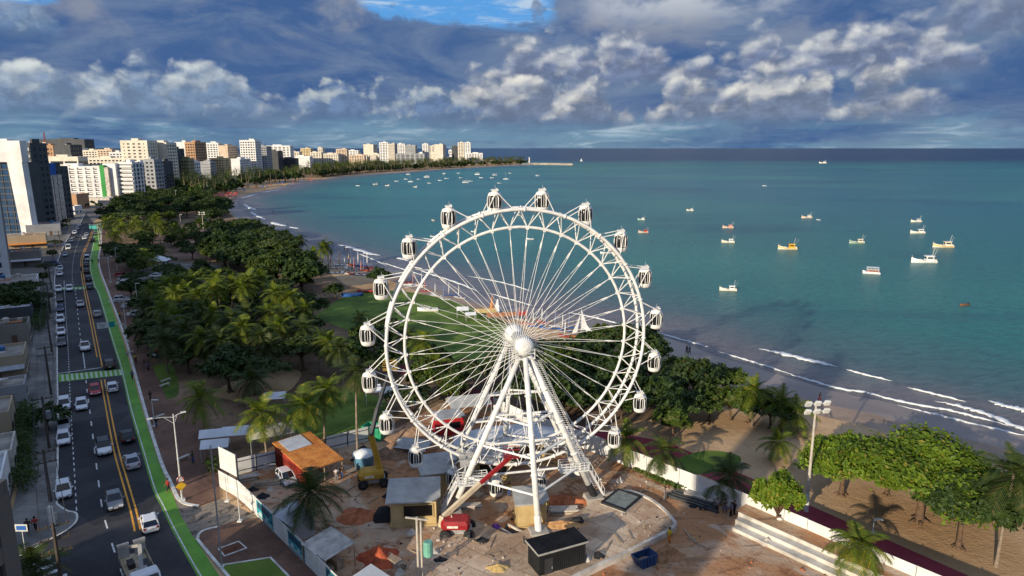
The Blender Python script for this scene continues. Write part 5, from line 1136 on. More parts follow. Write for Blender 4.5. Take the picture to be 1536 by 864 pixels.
for k, x, y, m, lab in (('hatch', 96, 741, CW, 'white hatchback parked alone nearest the street corner'), ('hatch', 96, 663, CW, 'white hatchback parked in front of a pale blue roofed car'), ('sedan', 96, 641, CS, 'silver car parked close behind a white hatchback'), ('suv', 97, 612, CW, 'white car parked partly under the kerbside tree'), ('sedan', 93, 517, CG_, 'dark grey car parked last before the gap near the crossing'), ('sedan', 92, 501, CW, 'white saloon parked ahead of the dark grey car'), ('suv', 91, 483, CW, 'white car parked third from the green crossing'), ('hatch', 91, 466, CBL_, 'blue grey hatchback parked among white cars'), ('sedan', 90, 451, CB, 'black car parked by the upper crossing'), ('suv', 88, 437, CW, 'white car parked right at the upper crossing'),
        ('sedan', 90, 413, CW, 'white saloon parked beyond the upper crossing'), ('hatch', 90.5, 405, CW, 'white hatchback just ahead of the saloon beyond the upper crossing'), ('sedan', 98, 384, CS, 'silver car parked by the shop with the white awning'), ('van', 103, 374, CW, 'white van parked below the portal tower'), ('hatch', 107, 363, CS, 'silver hatchback parked beyond the white van'), ('sedan', 110, 357, CB, 'black car parked on the bend beyond the white van'), ('suv', 112.5, 351, CW, 'white car parked on the bend by the grey roofed shop'), ('hatch', 116, 345, CS, 'grey car parked near the end of the avenue'), ('sedan', 119, 339, CW, 'white car parked farthest along the left kerb')):
    car(k, x, y, m, lab, PK, True, name='parked_car')
for k, x, y, m, lab, tw, rf_ in (('suv', 156.5, 677, CW, 'white off-roader with a black roof driving towards the viewer', 1, CB), ('sedan', 172, 756, CGR, 'grey hatchback coming down beside the yellow lines', 1, None), ('hatch', 123, 612, CW, 'white hatchback in the middle lane below the crossing', 1, None), ('hatch', 143, 590, CR, 'red hatchback waiting by the yellow lines', 1, None), ('pickup', 128, 524, CW, 'white pickup truck on the left lanes above the green crossing', 1, None), ('sedan', 121, 459, CS, 'silver car with headlamps on the left lanes', 1, None), ('suv', 104.5, 436, CW, 'white car driving over the upper crossing', 1, None), ('sedan', 127, 359, CW, 'white car far up the left lanes', 1, None), ('hatch', 130, 354, CS, 'silver car farthest up the left lanes', 1, None),
        ('hatch', 225, 790, CW, 'white hatchback driving away in the sunlit strip', 0, None), ('sedan', 198.5, 697, CS, 'silver saloon driving away along the green path', 0, None), ('sedan', 191.5, 659, CB, 'black saloon driving away ahead of the silver one', 0, None), ('hatch', 169, 585, CW, 'white hatchback just past the green crossing', 0, None), ('suv', 164.5, 551, CB, 'black car stopped before the green crossing', 0, None), ('sedan', 146, 474, CS, 'silver car driving away near the overhead sign', 0, None), ('suv', 135, 433, CG_, 'dark grey car in the queue nearest the upper crossing', 0, None), ('suv', 133, 421, CB, 'black car second in the dark queue', 0, None), ('sedan', 130, 409, CB, 'black car third in the dark queue', 0, None), ('hatch', 129.5, 399, CG_, 'dark car behind the white roofed van', 0, None), ('van', 131, 390, CW, 'white roofed van heading the dark queue', 0, None), ('sedan', 139.5, 362, CB, 'black car far up the right lane', 0, None), ('hatch', 143, 352, CGR, 'grey car farthest up the right lane', 0, None)):
    car(k, x, y, m, lab, TR, bool(tw), None, rf_)
for k, x, y, m, a, lab in (('hatch', 183, 415, CR, 1.4, 'red car parked among white ones in the park car park'), ('suv', 189, 421, CW, 1.4, 'white car parked beside the red one'), ('sedan', 187, 427, CW, 1.5, 'white saloon parked below the other white car'), ('sedan', 236, 416, CW, 1.6, 'white car under the palms of the car park'), ('hatch', 277, 417, CS, 1.5, 'silver car parked at the far side of the car park'), ('suv', 184, 452, CW, 1.2, 'white car half hidden under a dark tree by the promenade'), ('sedan', 196, 462, CS, .9, 'silver car under the trees beside the promenade lamp'), ('sedan', 205, 474, CW, 1.0, 'white car at the edge of the trees below the promenade lamp')):
    car(k, x, y, m, lab, 'cars parked in the park', True, a, name='parked_car')
car('hatch', 430, 722, CW, 'old white estate car parked beside the orange roofed shed', None, True, 2.5, name='parked_car')
car('van', 79, 399, CBL_, 'dark blue van on the left pavement by the shops', PK, True, 1.0, name='parked_van')
for pr in PROTO.values(): assert pr.get('_used')
# crane truck at the bottom of the street
p = G(213, 875); d = road_dir(780); t = thing('crane_truck', 'white cab crane truck with outriggers at the bottom of the avenue', 'truck', p, atan2(d.x, -d.y)*1+.1)
CABW = cmat('cab_white', (.72, .73, .74)); b = MB(); W2 = 1.2
b.loft([[(-W2, y, zb_), (-W2, y, zt), (W2*.0-W2*.9, y, zt+.15), (W2*.9, y, zt+.15), (W2, y, zt), (W2, y, zb_)] for y, zb_, zt in ((1.6, .6, 2.3), (3.0, .6, 2.45), (3.7, .6, 1.7), (3.85, .6, 1.2))]); b.build('cab', CABW, t)
b = MB(); b.add([(-1.0, 3.12, 2.42), (1.0, 3.12, 2.42), (1.05, 3.74, 1.72), (-1.05, 3.74, 1.72)], [(0, 3, 2, 1)]); b.v = [(x, y+.05, z+.05) for x, y, z in b.v]; b.build('windscreen', CGL, t, fix=True)
b = MB(); b.box((0, -1.4, 1.05), (2.5, 5.6, .18)); b.box((-1.2, -1.4, 1.3), (.08, 5.6, .4)); b.box((1.2, -1.4, 1.3), (.08, 5.6, .4)); b.box((0, 0, .75), (.9, 7, .4)); b.build('flatbed', mat('bed_tan', (.45, .36, .24), .7, .3, 1), t)
for x in (-1.0, 1.0):
    for y in (-3.2, -2.1, 2.6): b = MB(); b.M = Matrix.Translation((x, y, .5)) @ Matrix.Rotation(pi/2, 4, 'Y'); b.lathe([(.4, -.17), (.5, -.12), (.5, .12), (.4, .17)], 12); b.build('wheel', BLACK, t)
b = MB(); b.box((0, .9, 1.6), (1.0, .8, 1.0)); b.bar((0, .9, 2.0), (-.3, -.9, 3.6), .35); b.bar((-.3, -.9, 3.6), (.2, -3.4, 2.4), .28); b.build('crane_arm', mat('arm_grey', (.34, .33, .31), .5, .2, 1), t)
for x in (-.75, .75): b = MB(); b.box((x, -3.9, 1.7), (1.0, .18, 1.5)); b.box((x, -4.0, 2.5), (1.1, .3, .25)); b.build('ramp', mat('ramp_grey', (.42, .41, .38), .6, .2, 1), t)
b = MB(); b.box((-.6, -.6, 1.45), (.7, 1.6, .6)); b.box((.5, -1.8, 1.4), (.6, 1.2, .5)); b.build('cargo', TRIM, t)
# motorcycles by the promenade
def moto():
    t = thing('motorcycle', 'motorcycle', 'motorcycle')
    for y in (-.62, .62): b = MB(); b.M = Matrix.Translation((0, y, .3)) @ Matrix.Rotation(pi/2, 4, 'Y'); b.lathe([(.22, -.05), (.3, -.03), (.3, .03), (.22, .05)], 12); b.build('wheel', BLACK, t)
    b = MB(); b.loft([[(-.08, -.8, .62), (.08, -.8, .62), (.05, -.8, .72), (-.05, -.8, .72)], [(-.14, -.2, .5), (.14, -.2, .5), (.12, -.2, .75), (-.12, -.2, .75)], [(-.16, .25, .5), (.16, .25, .5), (.14, .25, .95), (-.14, .25, .95)], [(-.06, .55, .6), (.06, .55, .6), (.06, .5, .95), (-.06, .5, .95)]]); b.box((0, 0, .38), (.22, .5, .26)); b.build('body', CB, t)
    b = MB(); b.tube([(-.36, .42, 1.02), (0, .5, 1.0), (.36, .42, 1.02)], .025, 5); b.tube([(0, .5, 1.0), (0, .64, .3)], .04, 5); b.build('fork', CS, t)
    return t
mp = moto(); MC = [CB, CR, CS, CW, CBL_, CB]
for i, (x, y, lab) in enumerate(((231, 527, 'black motorcycle first of the row beside the little lawn'), (236, 530, 'red motorcycle in the row beside the little lawn'), (241, 527, 'silver motorcycle in the middle of the row'), (234, 537, 'white tanked motorcycle at the near side of the row'), (240, 537, 'blue motorcycle at the near side of the row'), (228, 534, 'dark motorcycle closest to the promenade'), (247, 533, 'motorcycle at the lawn end of the row'))):
    o = place(mp, G(x, y, .125), 1.2+.2*i, lab, 'motorcycles parked by the promenade'); paint(o, ('body',), MC[i % 6])
# ------------------------------------------------------------------ lamps, signs, poles
LW = mat('lamp_white', (.66, .66, .62), .5, .15, 1.5)
def street_lamp(label, x, y, ytop, arms=((-1, 2.3), (1, .9)), z=.125, name='street_lamp', group='double armed lamps of the promenade', ang=None):
    p = G(x, y, z); h = height_at(p, ytop)-z; d = road_dir(min(max(y, 350), 770)) if ang is None else Vector((sin(ang), cos(ang), 0)); t = thing(name, label, 'lamp', p, atan2(-d.x, d.y), group)
    b = MB(); b.tube([(0, 0, 0), (0, 0, h)], [.11, .06], 8); b.box((0, 0, .12), (.6, .6, .24)); b.build('pole', LW, t)
    for s, L in arms:
        b = MB(); b.tube([(0, 0, h-.4), (s*L*.5, 0, h-.15), (s*L, 0, h-.05)], .045, 6); b.bar((0, 0, h-1.2), (s*L*.45, 0, h-.2), .05); a = b.build('arm', LW, t)
        b = MB(); b.loft([[(s*(L-.1)+k*.4, y_, h+zz) for y_, zz in ((-.16, -.06), (.16, -.06), (.12, .06), (-.12, .06))] for k in (0, s*.8, s*1.4)]); b.build('lamp_head', LW, a, fix=True)
    return t
street_lamp('white double armed lamp nearest the billboard, with a round yellow sign', 273.5, 751, 621)
o = [k for k in C.objects if k.get('label', '').startswith('white double armed lamp nearest')][0]
b = MB(); b.M = Matrix.Translation((0, -.16, 2.0)) @ Matrix.Rotation(pi/2, 4, 'X') @ Matrix.Rotation(pi/4, 4, 'Z'); b.box((0, 0, 0), (.85, .85, .05)); b.build('warning_sign', mat('sign_yellow', (.75, .45, .03), .5, .1, 1), o)
b = MB(); b.M = Matrix.Translation((0, -.16, 2.85)) @ Matrix.Rotation(pi/2, 4, 'X'); b.lathe([(.42, -.02), (.42, .02)], 16); s_ = b.build('round_sign', LW, o); b = MB(); b.M = Matrix.Translation((0, -.19, 2.85)) @ Matrix.Rotation(pi/2, 4, 'X'); b.tube([(.36*cos(u), .36*sin(u), 0) for u in np.linspace(0, 2*pi, 17)[:-1]], .05, 4, closed=True); b.build('sign_ring', TAIL, s_)
street_lamp('white double armed lamp beside the overhead road sign', 191.5, 513, 450)
street_lamp('white double armed lamp by the car park', 166, 424, 385)
street_lamp('white double armed lamp near the far end of the promenade', 149.5, 368, 336, arms=((-1, 2.6), (1, 1.0)))
# overhead road sign
p = G(190, 509, .125); d = road_dir(505); t = thing('overhead_sign', 'white and green overhead road sign on a curved pole above the green path', 'road sign', p, atan2(-d.x, d.y)); k = mpp(p)
H_ = height_at(p, 484)-.125; x0_, x1_ = (154.5-190)*k, (177-190)*k
b = MB(); b.tube([(0, 0, 0), (0, 0, H_-1.2), (-.3, 0, H_-.35), (-1.0, 0, H_), (x0_+.2, 0, H_)], .11, 8); b.build('pole', LW, t)
xm = x0_+(x1_-x0_)*.66
b = MB(); b.box(((x0_+xm)/2, -.16, H_), (xm-x0_, .08, 1.25)); b.build('white_panel', mat('sign_white', (.70, .72, .68), .5, .05, 1), t)
b = MB(); b.box(((xm+x1_)/2+.03, -.16, H_), (x1_-xm-.04, .08, 1.25)); gp = b.build('green_panel', mat('sign_green', (.02, .33, .30), .5, .05, 1), t)
b = MB()
for i in range(3): b.box(((x0_+xm)/2-.2, -.21, H_+.3-.3*i), ((xm-x0_)*(.62-.1*i), .012, .09))
b.build('lettering', TRIM, t)
p = G(150, 349, .1); t = thing('overhead_sign', 'green overhead road sign far up the avenue', 'road sign', p, 0); H_ = height_at(p, 341); k = mpp(p)
b = MB(); b.tube([(0, 0, 0), (0, 0, H_), (-15*k, 0, H_)], .13, 6); b.build('pole', LW, t); b = MB(); b.box((-9*k, -.2, H_), (11*k, .1, 5.2*k)); b.build('green_panel', MATS['sign_green'], t)
# flood light masts
def flood(label, x, y, ytop, n=3, z=0.0, white=True):
    p = G(x, y, z); h = height_at(p, ytop); t = thing('floodlight_mast', label, 'floodlight', p, random.uniform(-.2, .3), 'floodlight masts of the beach front')
    b = MB(); b.tube([(0, 0, 0), (0, 0, h)], [.2, .11], 9); b.build('mast', mat('mast_conc', (.46, .42, .36), .8, .2, 1), t)
    if white: b = MB(); b.lathe([(.27, 0), (.25, 2.2)], 10); b.build('painted_base', LW, t)
    b = MB()
    for k in (0, 1): b.bar((-1.3, 0, h-.25-k*.95), (1.3, 0, h-.25-k*.95), .1)
    b.build('cross_arm', LW, t)
    for i in range(n):
        for k in (0, 1):
            x_ = -1.15+2.3*i/(n-1); b = MB(); b.M = Matrix.Translation((x_, -.32, h-.15-k*.95)) @ Matrix.Rotation(.5, 4, 'X'); b.box((0, 0, 0), (.68, .25, .58)); b.box((0, .2, 0), (.3, .2, .3)); b.build('lamp_head', LW, t)
flood('tall floodlight mast with a white foot between the near beach trees', 1209, 767, 602)
flood('floodlight mast among the dark trees right of the wheel', 1061, 582, 546, white=False)
flood('floodlight mast behind the lawn left of the wheel', 471, 436, 402, n=2, white=False)
flood('floodlight mast beside the park square', 306, 353, 318, n=2, white=False)
flood('floodlight mast at the top of the beach', 409, 372, 348, n=2, white=False)
flood('floodlight mast in the middle of the park canopy', 383, 382, 366, n=2, white=False)
def thin_pole(label, x, y, ytop, r=.06, m=None, z=.125, name='pole', lamp=False, cat='pole'):
    p = G(x, y, z); h = height_at(p, ytop)-z; t = thing(name, label, cat, p); b = MB(); b.tube([(0, 0, 0), (0, 0, h)], [r, r*.8], 7); b.build('shaft', m or LW, t); b = MB(); b.box((0, 0, .08), (.5, .5, .16)); b.build('foot', LW, t)
    if lamp: b = MB(); b.box((.45, 0, h), (1.0, .26, .14)); b.build('lamp_head', LW, t)
thin_pole('tall thin grey pole in front of the billboard on the brown plaza', 333, 850, 668, .09, mat('pole_grey', (.28, .29, .30), .5, .2, 1))
thin_pole('short white pole on the driveway below the billboard', 341, 752, 715); thin_pole('white pole in front of the street hoarding at the driveway edge', 360, 782, 726)
thin_pole('small white lamp post on the red beach path right of the seating steps', 1309, 800, 779, .06, name='lamp_post', lamp=True, cat='lamp', z=0); thin_pole('white lamp post beside the beach hoarding near the round tree', 1110, 740, 702, .07, name='lamp_post', lamp=True, cat='lamp', z=0)
for i, (x, y, yt, lab) in enumerate(((478, 622, 585, 'white pole at the edge of the lawn'), (232, 640, 600, 'slim post on the brown promenade'), (208, 470, 425, 'white lamp post between the parked cars'), (176, 405, 372, 'slim lamp post at the car park entrance'), (272, 346, 322, 'slim lamp post at the square'), (197, 322, 300, 'lamp post above the dark trees at the end of the park'), (265, 308, 286, 'lamp post by the white pavilion'), (312, 297, 274, 'lamp post near the far beach'))): thin_pole(lab, x, y, yt, .08, z=.02, name='lamp_post', lamp=True, cat='lamp')
# utility poles with wires on the left pavement
PW = mat('pole_wood', (.075, .06, .045), .85, .3, 1.5)
def upole(label, x, y, ytop, arms=2, lean=0.0, tr=False, m=None):
    p = G(x, y, .13); h = height_at(p, ytop); d = road_dir(min(max(y, 360), 770)); t = thing('utility_pole', label, 'utility pole', p, atan2(-d.x, d.y), 'utility poles on the left pavement'); b = MB(); b.tube([(0, 0, 0), (lean, 0, h)], [.2, .13], 8); b.build('shaft', m or PW, t)
    for k in range(arms): b = MB(); z = h-.4-k*1.3; b.bar((-1.25+lean, .1, z), (1.25+lean, .1, z), .12); [b.lathe([(.05, 0), (.07, .12), (.04, .22)], 6, (lean+u, .1, z+.06)) for u in (-1.1, -.5, .5, 1.1)]; b.build('cross_arm', PW, t)
    if tr: b = MB(); b.lathe([(.3, h-3.4), (.36, h-3.3), (.36, h-2.3), (.3, h-2.2)], 10, (.45+lean, 0, 0)); b.build('transformer', CGR, t)
    return [t.matrix_basis @ Vector((lean+u, .1, h-.2-k*1.3)) for k in (0, 1) for u in (-1.1, 0, 1.1)]
UP = [upole('utility pole with three crossed arms over the crosswalk corner', 97, 905, 786, 3), upole('leaning wooden utility pole beside the parked white hatchback', 76, 752, 676, 2), upole('utility pole behind the kerbside tree', 74, 672, 596, 2, tr=True), upole('utility pole level with the green crossing', 77, 592, 520, 2), upole('utility pole beside the row of parked white cars', 78, 528, 467, 2), upole('utility pole next to the dark garden trees', 76, 470, 425, 2), upole('utility pole by the upper crossing', 77, 432, 396, 2), upole('utility pole beside the white van', 92, 380, 347, 2), upole('utility pole near the far bend', 106, 352, 327, 2)]
for i, (a, c) in enumerate(zip(UP, UP[1:])):
    t = thing('power_line', 'sagging power line between %s poles on the left pavement' % ('the corner and the leaning', 'the leaning and the tree side', 'the tree side and the crossing', 'the crossing and the parked row', 'the parked row and the garden', 'the garden and the upper crossing', 'the upper crossing and the van side', 'the last two far')[i], 'power line', a[0], group='power lines along the pavement')
    for p, q in zip(a, c): b = MB(); b.tube([p.lerp(q, f)-Vector((0, 0, 1.1*4*f*(1-f)))-a[0] for f in np.linspace(0, 1, 7)], .022, 4); b.build('wire', TRIM, t)
upo = thing('utility_pole', 'concrete pole with a green transformer in front of the site', 'utility pole', G(631, 872)); h = height_at(G(631, 872), 776); MS = MATS['mast_conc']
b = MB(); b.tube([(-.2, 0, 0), (-.2, 0, h)], .12, 8); b.tube([(.18, 0, 0), (.18, 0, h-.4)], .11, 8); b.build('shaft', MS, upo); b = MB(); b.bar((-1.3, 0, h), (.9, 0, h-.3), .14); b.build('cross_arm', MS, upo)
b = MB(); b.lathe([(.42, h-4.0), (.48, h-3.9), (.48, h-2.6), (.38, h-2.45)], 12, (.85, -.2, 0)); b.build('transformer', mat('trafo_green', (.16, .42, .32), .5, .2, 1), upo)
t = thing('blue_sign_post', 'small round blue and white sign on a post at the left street corner', 'sign', G(38, 826, .13)); b = MB(); b.tube([(0, 0, 0), (0, 0, 2.6)], .05, 6); b.build('post', LW, t); b = MB(); b.box((0, -.06, 2.7), (1.3, .05, .8)); s_ = b.build('sign_face', LW, t); b = MB(); b.box((0, -.1, 2.7), (1.0, .02, .5)); b.build('sign_panel', W_BLUE, s_)
t = thing('marker_post', 'stout white post on the left kerb near the corner', 'post', G(79.5, 793, .13)); b = MB(); b.lathe([(.3, 0), (.28, 2.6), (.2, 2.75), (.02, 2.8)], 10); b.build('post', LW, t); b = MB(); b.box((-.1, .5, 1.2), (.5, .4, .9)); b.build('meter_box', CONC, t)
# ------------------------------------------------------------------ trees and palms
def leafm(nm, lo, hi, warm=None, trans=.22):
    m = bpy.data.materials.new(nm); m.use_nodes = True; N = NT(m.node_tree); MATS[nm] = m
    r = N.n('ShaderNodeNewGeometry').outputs['Random Per Island']; oi = N.n('ShaderNodeObjectInfo').outputs['Random']; ob = N.n('ShaderNodeTexCoord').outputs['Object']
    n = N.noise(ob, .55, 3, .5)
    c = N.mix(N.m('ADD', N.m('MULTIPLY', r, .55), N.m('MULTIPLY', N.ss(n, .3, .7), .45)), lo, hi)
    if warm: c = N.mix(N.ss(r, .86, .97), c, warm)
    c = N.mix(N.m('MULTIPLY', oi, .35), c, tuple(x*.6 for x in lo))
    d = N.n('ShaderNodeBsdfPrincipled'); N.link(c, d.inputs['Base Color']); d.inputs['Roughness'].default_value = .55; d.inputs['Specular IOR Level'].default_value = .25
    t = N.n('ShaderNodeBsdfTranslucent'); N.link(N.mix(.5, c, (.12, .16, .01), 'ADD'), t.inputs[0])
    x = N.n('ShaderNodeMixShader'); x.inputs[0].default_value = trans; N.link(d.outputs[0], x.inputs[1]); N.link(t.outputs[0], x.inputs[2])
    o = N.n('ShaderNodeOutputMaterial'); N.link(x.outputs[0], o.inputs[0]); return m
L_ALM = leafm('leaf_almond', (.06, .115, .010), (.21, .31, .022), (.27, .23, .035))
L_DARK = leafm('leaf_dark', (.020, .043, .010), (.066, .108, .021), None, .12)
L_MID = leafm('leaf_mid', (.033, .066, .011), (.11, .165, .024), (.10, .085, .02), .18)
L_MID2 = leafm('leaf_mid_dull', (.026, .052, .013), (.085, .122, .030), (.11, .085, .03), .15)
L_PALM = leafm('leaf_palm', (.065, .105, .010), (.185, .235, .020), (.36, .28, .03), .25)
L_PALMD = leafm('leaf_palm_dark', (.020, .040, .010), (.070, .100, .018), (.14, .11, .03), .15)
BARK = mat('bark', (.12, .075, .045), .9, .35, 1.5, bump=.4); BARKP = mat('palm_bark', (.24, .19, .14), .9, .3, 2.2, bump=.4)
def np_leaves(P, Nn, size, rs, name, m, parent, fold=.0):
    """one leaf-sized diamond at every point P, facing roughly along Nn"""
    n = len(P); Nn = Nn+rs.normal(0, .55, (n, 3)); Nn /= np.linalg.norm(Nn, axis=1)[:, None]
    a = np.cross(Nn, rs.normal(0, 1, (n, 3))); a /= np.linalg.norm(a, axis=1)[:, None]; b = np.cross(Nn, a)
    s = size*rs.uniform(.6, 1.25, (n, 1))
    V = np.stack([P-a*s, P-b*s*.55+Nn*s*.12, P+a*s, P+b*s*.55+Nn*s*.12], 1).reshape(-1, 3)
    me = bpy.data.meshes.new(name); me.from_pydata(V.tolist(), [], np.arange(4*n).reshape(n, 4).tolist()); me.materials.append(m)
    o = bpy.data.objects.new(name, me); C.objects.link(o); o.parent = parent; return o
def broad_tree(seed, R, h, crown_h, nleaf, leaf, m, lobes=7, name='tree', flat=.42, bare=.45, label='tree'):
    """trunk with limbs; crown = lumpy lobes of leaves around the limb ends"""
    rs = np.random.RandomState(seed); rr = random.Random(seed); t = thing(name, label, 'tree')
    base = h-crown_h; b = MB(); lean = (rr.uniform(-.3, .3), rr.uniform(-.3, .3)); fork = Vector((lean[0], lean[1], base*.85))
    b.tube([(0, 0, -.2), (0, 0, .05), (lean[0]*.4, lean[1]*.4, base*.4), fork], [R*.10, R*.065, R*.05, R*.045], 8)
    for k in range(5): a = 2*pi*k/5+rr.random(); b.tube([(cos(a)*R*.16, sin(a)*R*.16, -.06), (cos(a)*R*.05, sin(a)*R*.05, .25)], [R*.012, R*.03], 5)
    L = []
    for k in range(lobes):
        a = 2*pi*k/lobes*1.0+rr.uniform(-.4, .4); q = R*(rr.uniform(.35, .72) if k else .1); z = base+crown_h*rr.uniform(.25, .62)*(1.1-q/R*.45)
        c = Vector((q*cos(a), q*sin(a), z)); L.append((c, R*rr.uniform(.36, .52), crown_h*rr.uniform(.30, .42)))
        b.tube([fork, fork.lerp(c, .55)+Vector((0, 0, crown_h*.08)), c], [R*.035, R*.02, R*.008], 6)
    b.build('trunk', BARK, t, True)
    Ps, Ns = [], []
    for c, r, rz in L:
        n = nleaf//lobes; d = rs.normal(0, 1, (n, 3)); d /= np.linalg.norm(d, axis=1)[:, None]; d[:, 2] = np.where(d[:, 2] < -.35, -d[:, 2], d[:, 2])
        # twig clusters: leaves bunch round a smaller set of points on the lobe, leaving gaps
        k = max(8, n//22); cd_ = rs.normal(0, 1, (k, 3)); cd_ /= np.linalg.norm(cd_, axis=1)[:, None]; cd_[:, 2] = np.abs(cd_[:, 2])*1.1-.3; cr = rs.uniform(.62, 1.08, (k, 1))
        pick = rs.randint(0, k, n); P = cd_[pick]*cr[pick]+rs.normal(0, .135, (n, 3))
        Ps.append(np.array(c)+P*np.array([r, r, rz])); Ns.append(cd_[pick]*.8+np.array([0, 0, .65]))
    P = np.concatenate(Ps); P[:, 2] = np.maximum(P[:, 2], base*.62)
    np_leaves(P, np.concatenate(Ns), leaf, rs, 'crown', m, t); return t
def palm_tree(seed, h, m, nf=22, fl=4.0, lean=.8, name='palm_tree', leaflets=19, drop=1.15):
    rr = random.Random(seed); t = thing(name, 'palm', 'palm tree'); a0 = rr.uniform(0, 6.28); top = Vector((lean*cos(a0), lean*sin(a0), h))
    pts = [Vector((lean*cos(a0)*f**1.8, lean*sin(a0)*f**1.8, h*f)) for f in np.linspace(0, 1, 8)]; b = MB(); b.tube([pts[0]-Vector((0, 0, .2))]+pts, [.30, .24]+[.17-.04*f for f in np.linspace(0, 1, 7)], 7); b.build('trunk', BARKP, t, True)
    b = MB()
    for k in range(nf):
        a = 2*pi*k*.382+rr.uniform(-.2, .2); el = radians(82-118*(k/nf)**.9+rr.uniform(-9, 9)); L = fl*rr.uniform(.85, 1.1)*(.78 if k < 3 else 1)
        p = top.copy(); dirv = Vector((cos(a)*cos(el), sin(a)*cos(el), sin(el))); ns = 8; P = [p.copy()]; D = [dirv.copy()]
        for i in range(ns):
            dirv = (dirv+Vector((0, 0, -.155*drop*(1+.5*i/ns)))).normalized(); p = p+dirv*(L/ns); P.append(p.copy()); D.append(dirv.copy())
        b.tube(P, [.045-.038*i/ns for i in range(ns+1)], 3, caps=False)
        for i in range(leaflets):
            f = .12+.88*(i+.5)/leaflets; j = min(int(f*ns), ns-1); u = f*ns-j; c = P[j].lerp(P[j+1], u); d = D[j]; s = d.cross(Vector((0, 0, 1)))
            if s.length < .05: s = Vector((-sin(a), cos(a), 0))
            s.normalize(); up = s.cross(d); ll = L*.30*sin(pi*min(1, .18+.80*f))**.7*rr.uniform(.85, 1.12)
            for sg in (-1, 1):
                tip = c+(s*sg*.82+d*.55+up*.12-Vector((0, 0, .42))).normalized()*ll; wv = d*(.085+.03*L/3)
                b.add([c-wv*.6, c+wv*.6, tip+wv*.2, tip-wv*.15], [(0, 1, 2, 3)] if sg > 0 else [(3, 2, 1, 0)])
    b.build('crown', m, t); 
    c = MB()
    for k in range(5): a = 2*pi*k/5+rr.random(); c.lathe([(.02, -.16), (.13, -.05), (.14, .06), (.02, .16)], 6, (top.x+.3*cos(a), top.y+.3*sin(a), top.z-.32))
    c.build('coconuts', mat('coconut', (.10, .10, .03), .7, .3, 3), t) if seed % 2 else None
    return t
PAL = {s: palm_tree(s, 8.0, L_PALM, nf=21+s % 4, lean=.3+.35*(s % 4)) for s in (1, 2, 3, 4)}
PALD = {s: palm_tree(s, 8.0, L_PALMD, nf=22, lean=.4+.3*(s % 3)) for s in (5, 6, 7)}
for o in list(PAL.values())+list(PALD.values()): o.location = (0, 0, -80)
def palm(x, y, yc, label, seed=None, dark=False, group=None, sz=1.0, z=0.0, rz=None):
    """trunk foot at pixel (x,y), crown centre at photo row yc"""
    p = G(x, y, z); h = max(2.2, height_at(p, yc)-z); lib = PALD if dark else PAL; ks = sorted(lib); k = ks[(seed if seed is not None else int(x*3+y)) % len(ks)]
    f = h/8.0; o = place(lib[k], p, rz if rz is not None else (x*1.7+y*.9) % 6.28, label, group, 1.0)
    # the crown keeps its size while the trunk takes its height
    top = None
    for ch in o.children:
        nm = ch.name.split('.')[0]
        if nm == 'trunk': ch.scale = (1, 1, f); ch.location = (0, 0, 0)
        else: cs = sz; ch.scale = (cs, cs, cs); ch.location = ((1-cs)*lib_top[k].x, (1-cs)*lib_top[k].y, h-8.0*cs)
    return o
lib_top = {}
for lib in (PAL, PALD):
    for k, o in lib.items():
        v = [ch for ch in o.children if ch.name.startswith('trunk')][0].data.vertices; zt = max(q.co.z for q in v); tp = [q.co for q in v if q.co.z > zt-.3]; lib_top[k] = sum(tp, Vector())/len(tp)
PG = 'coconut palms of the park'
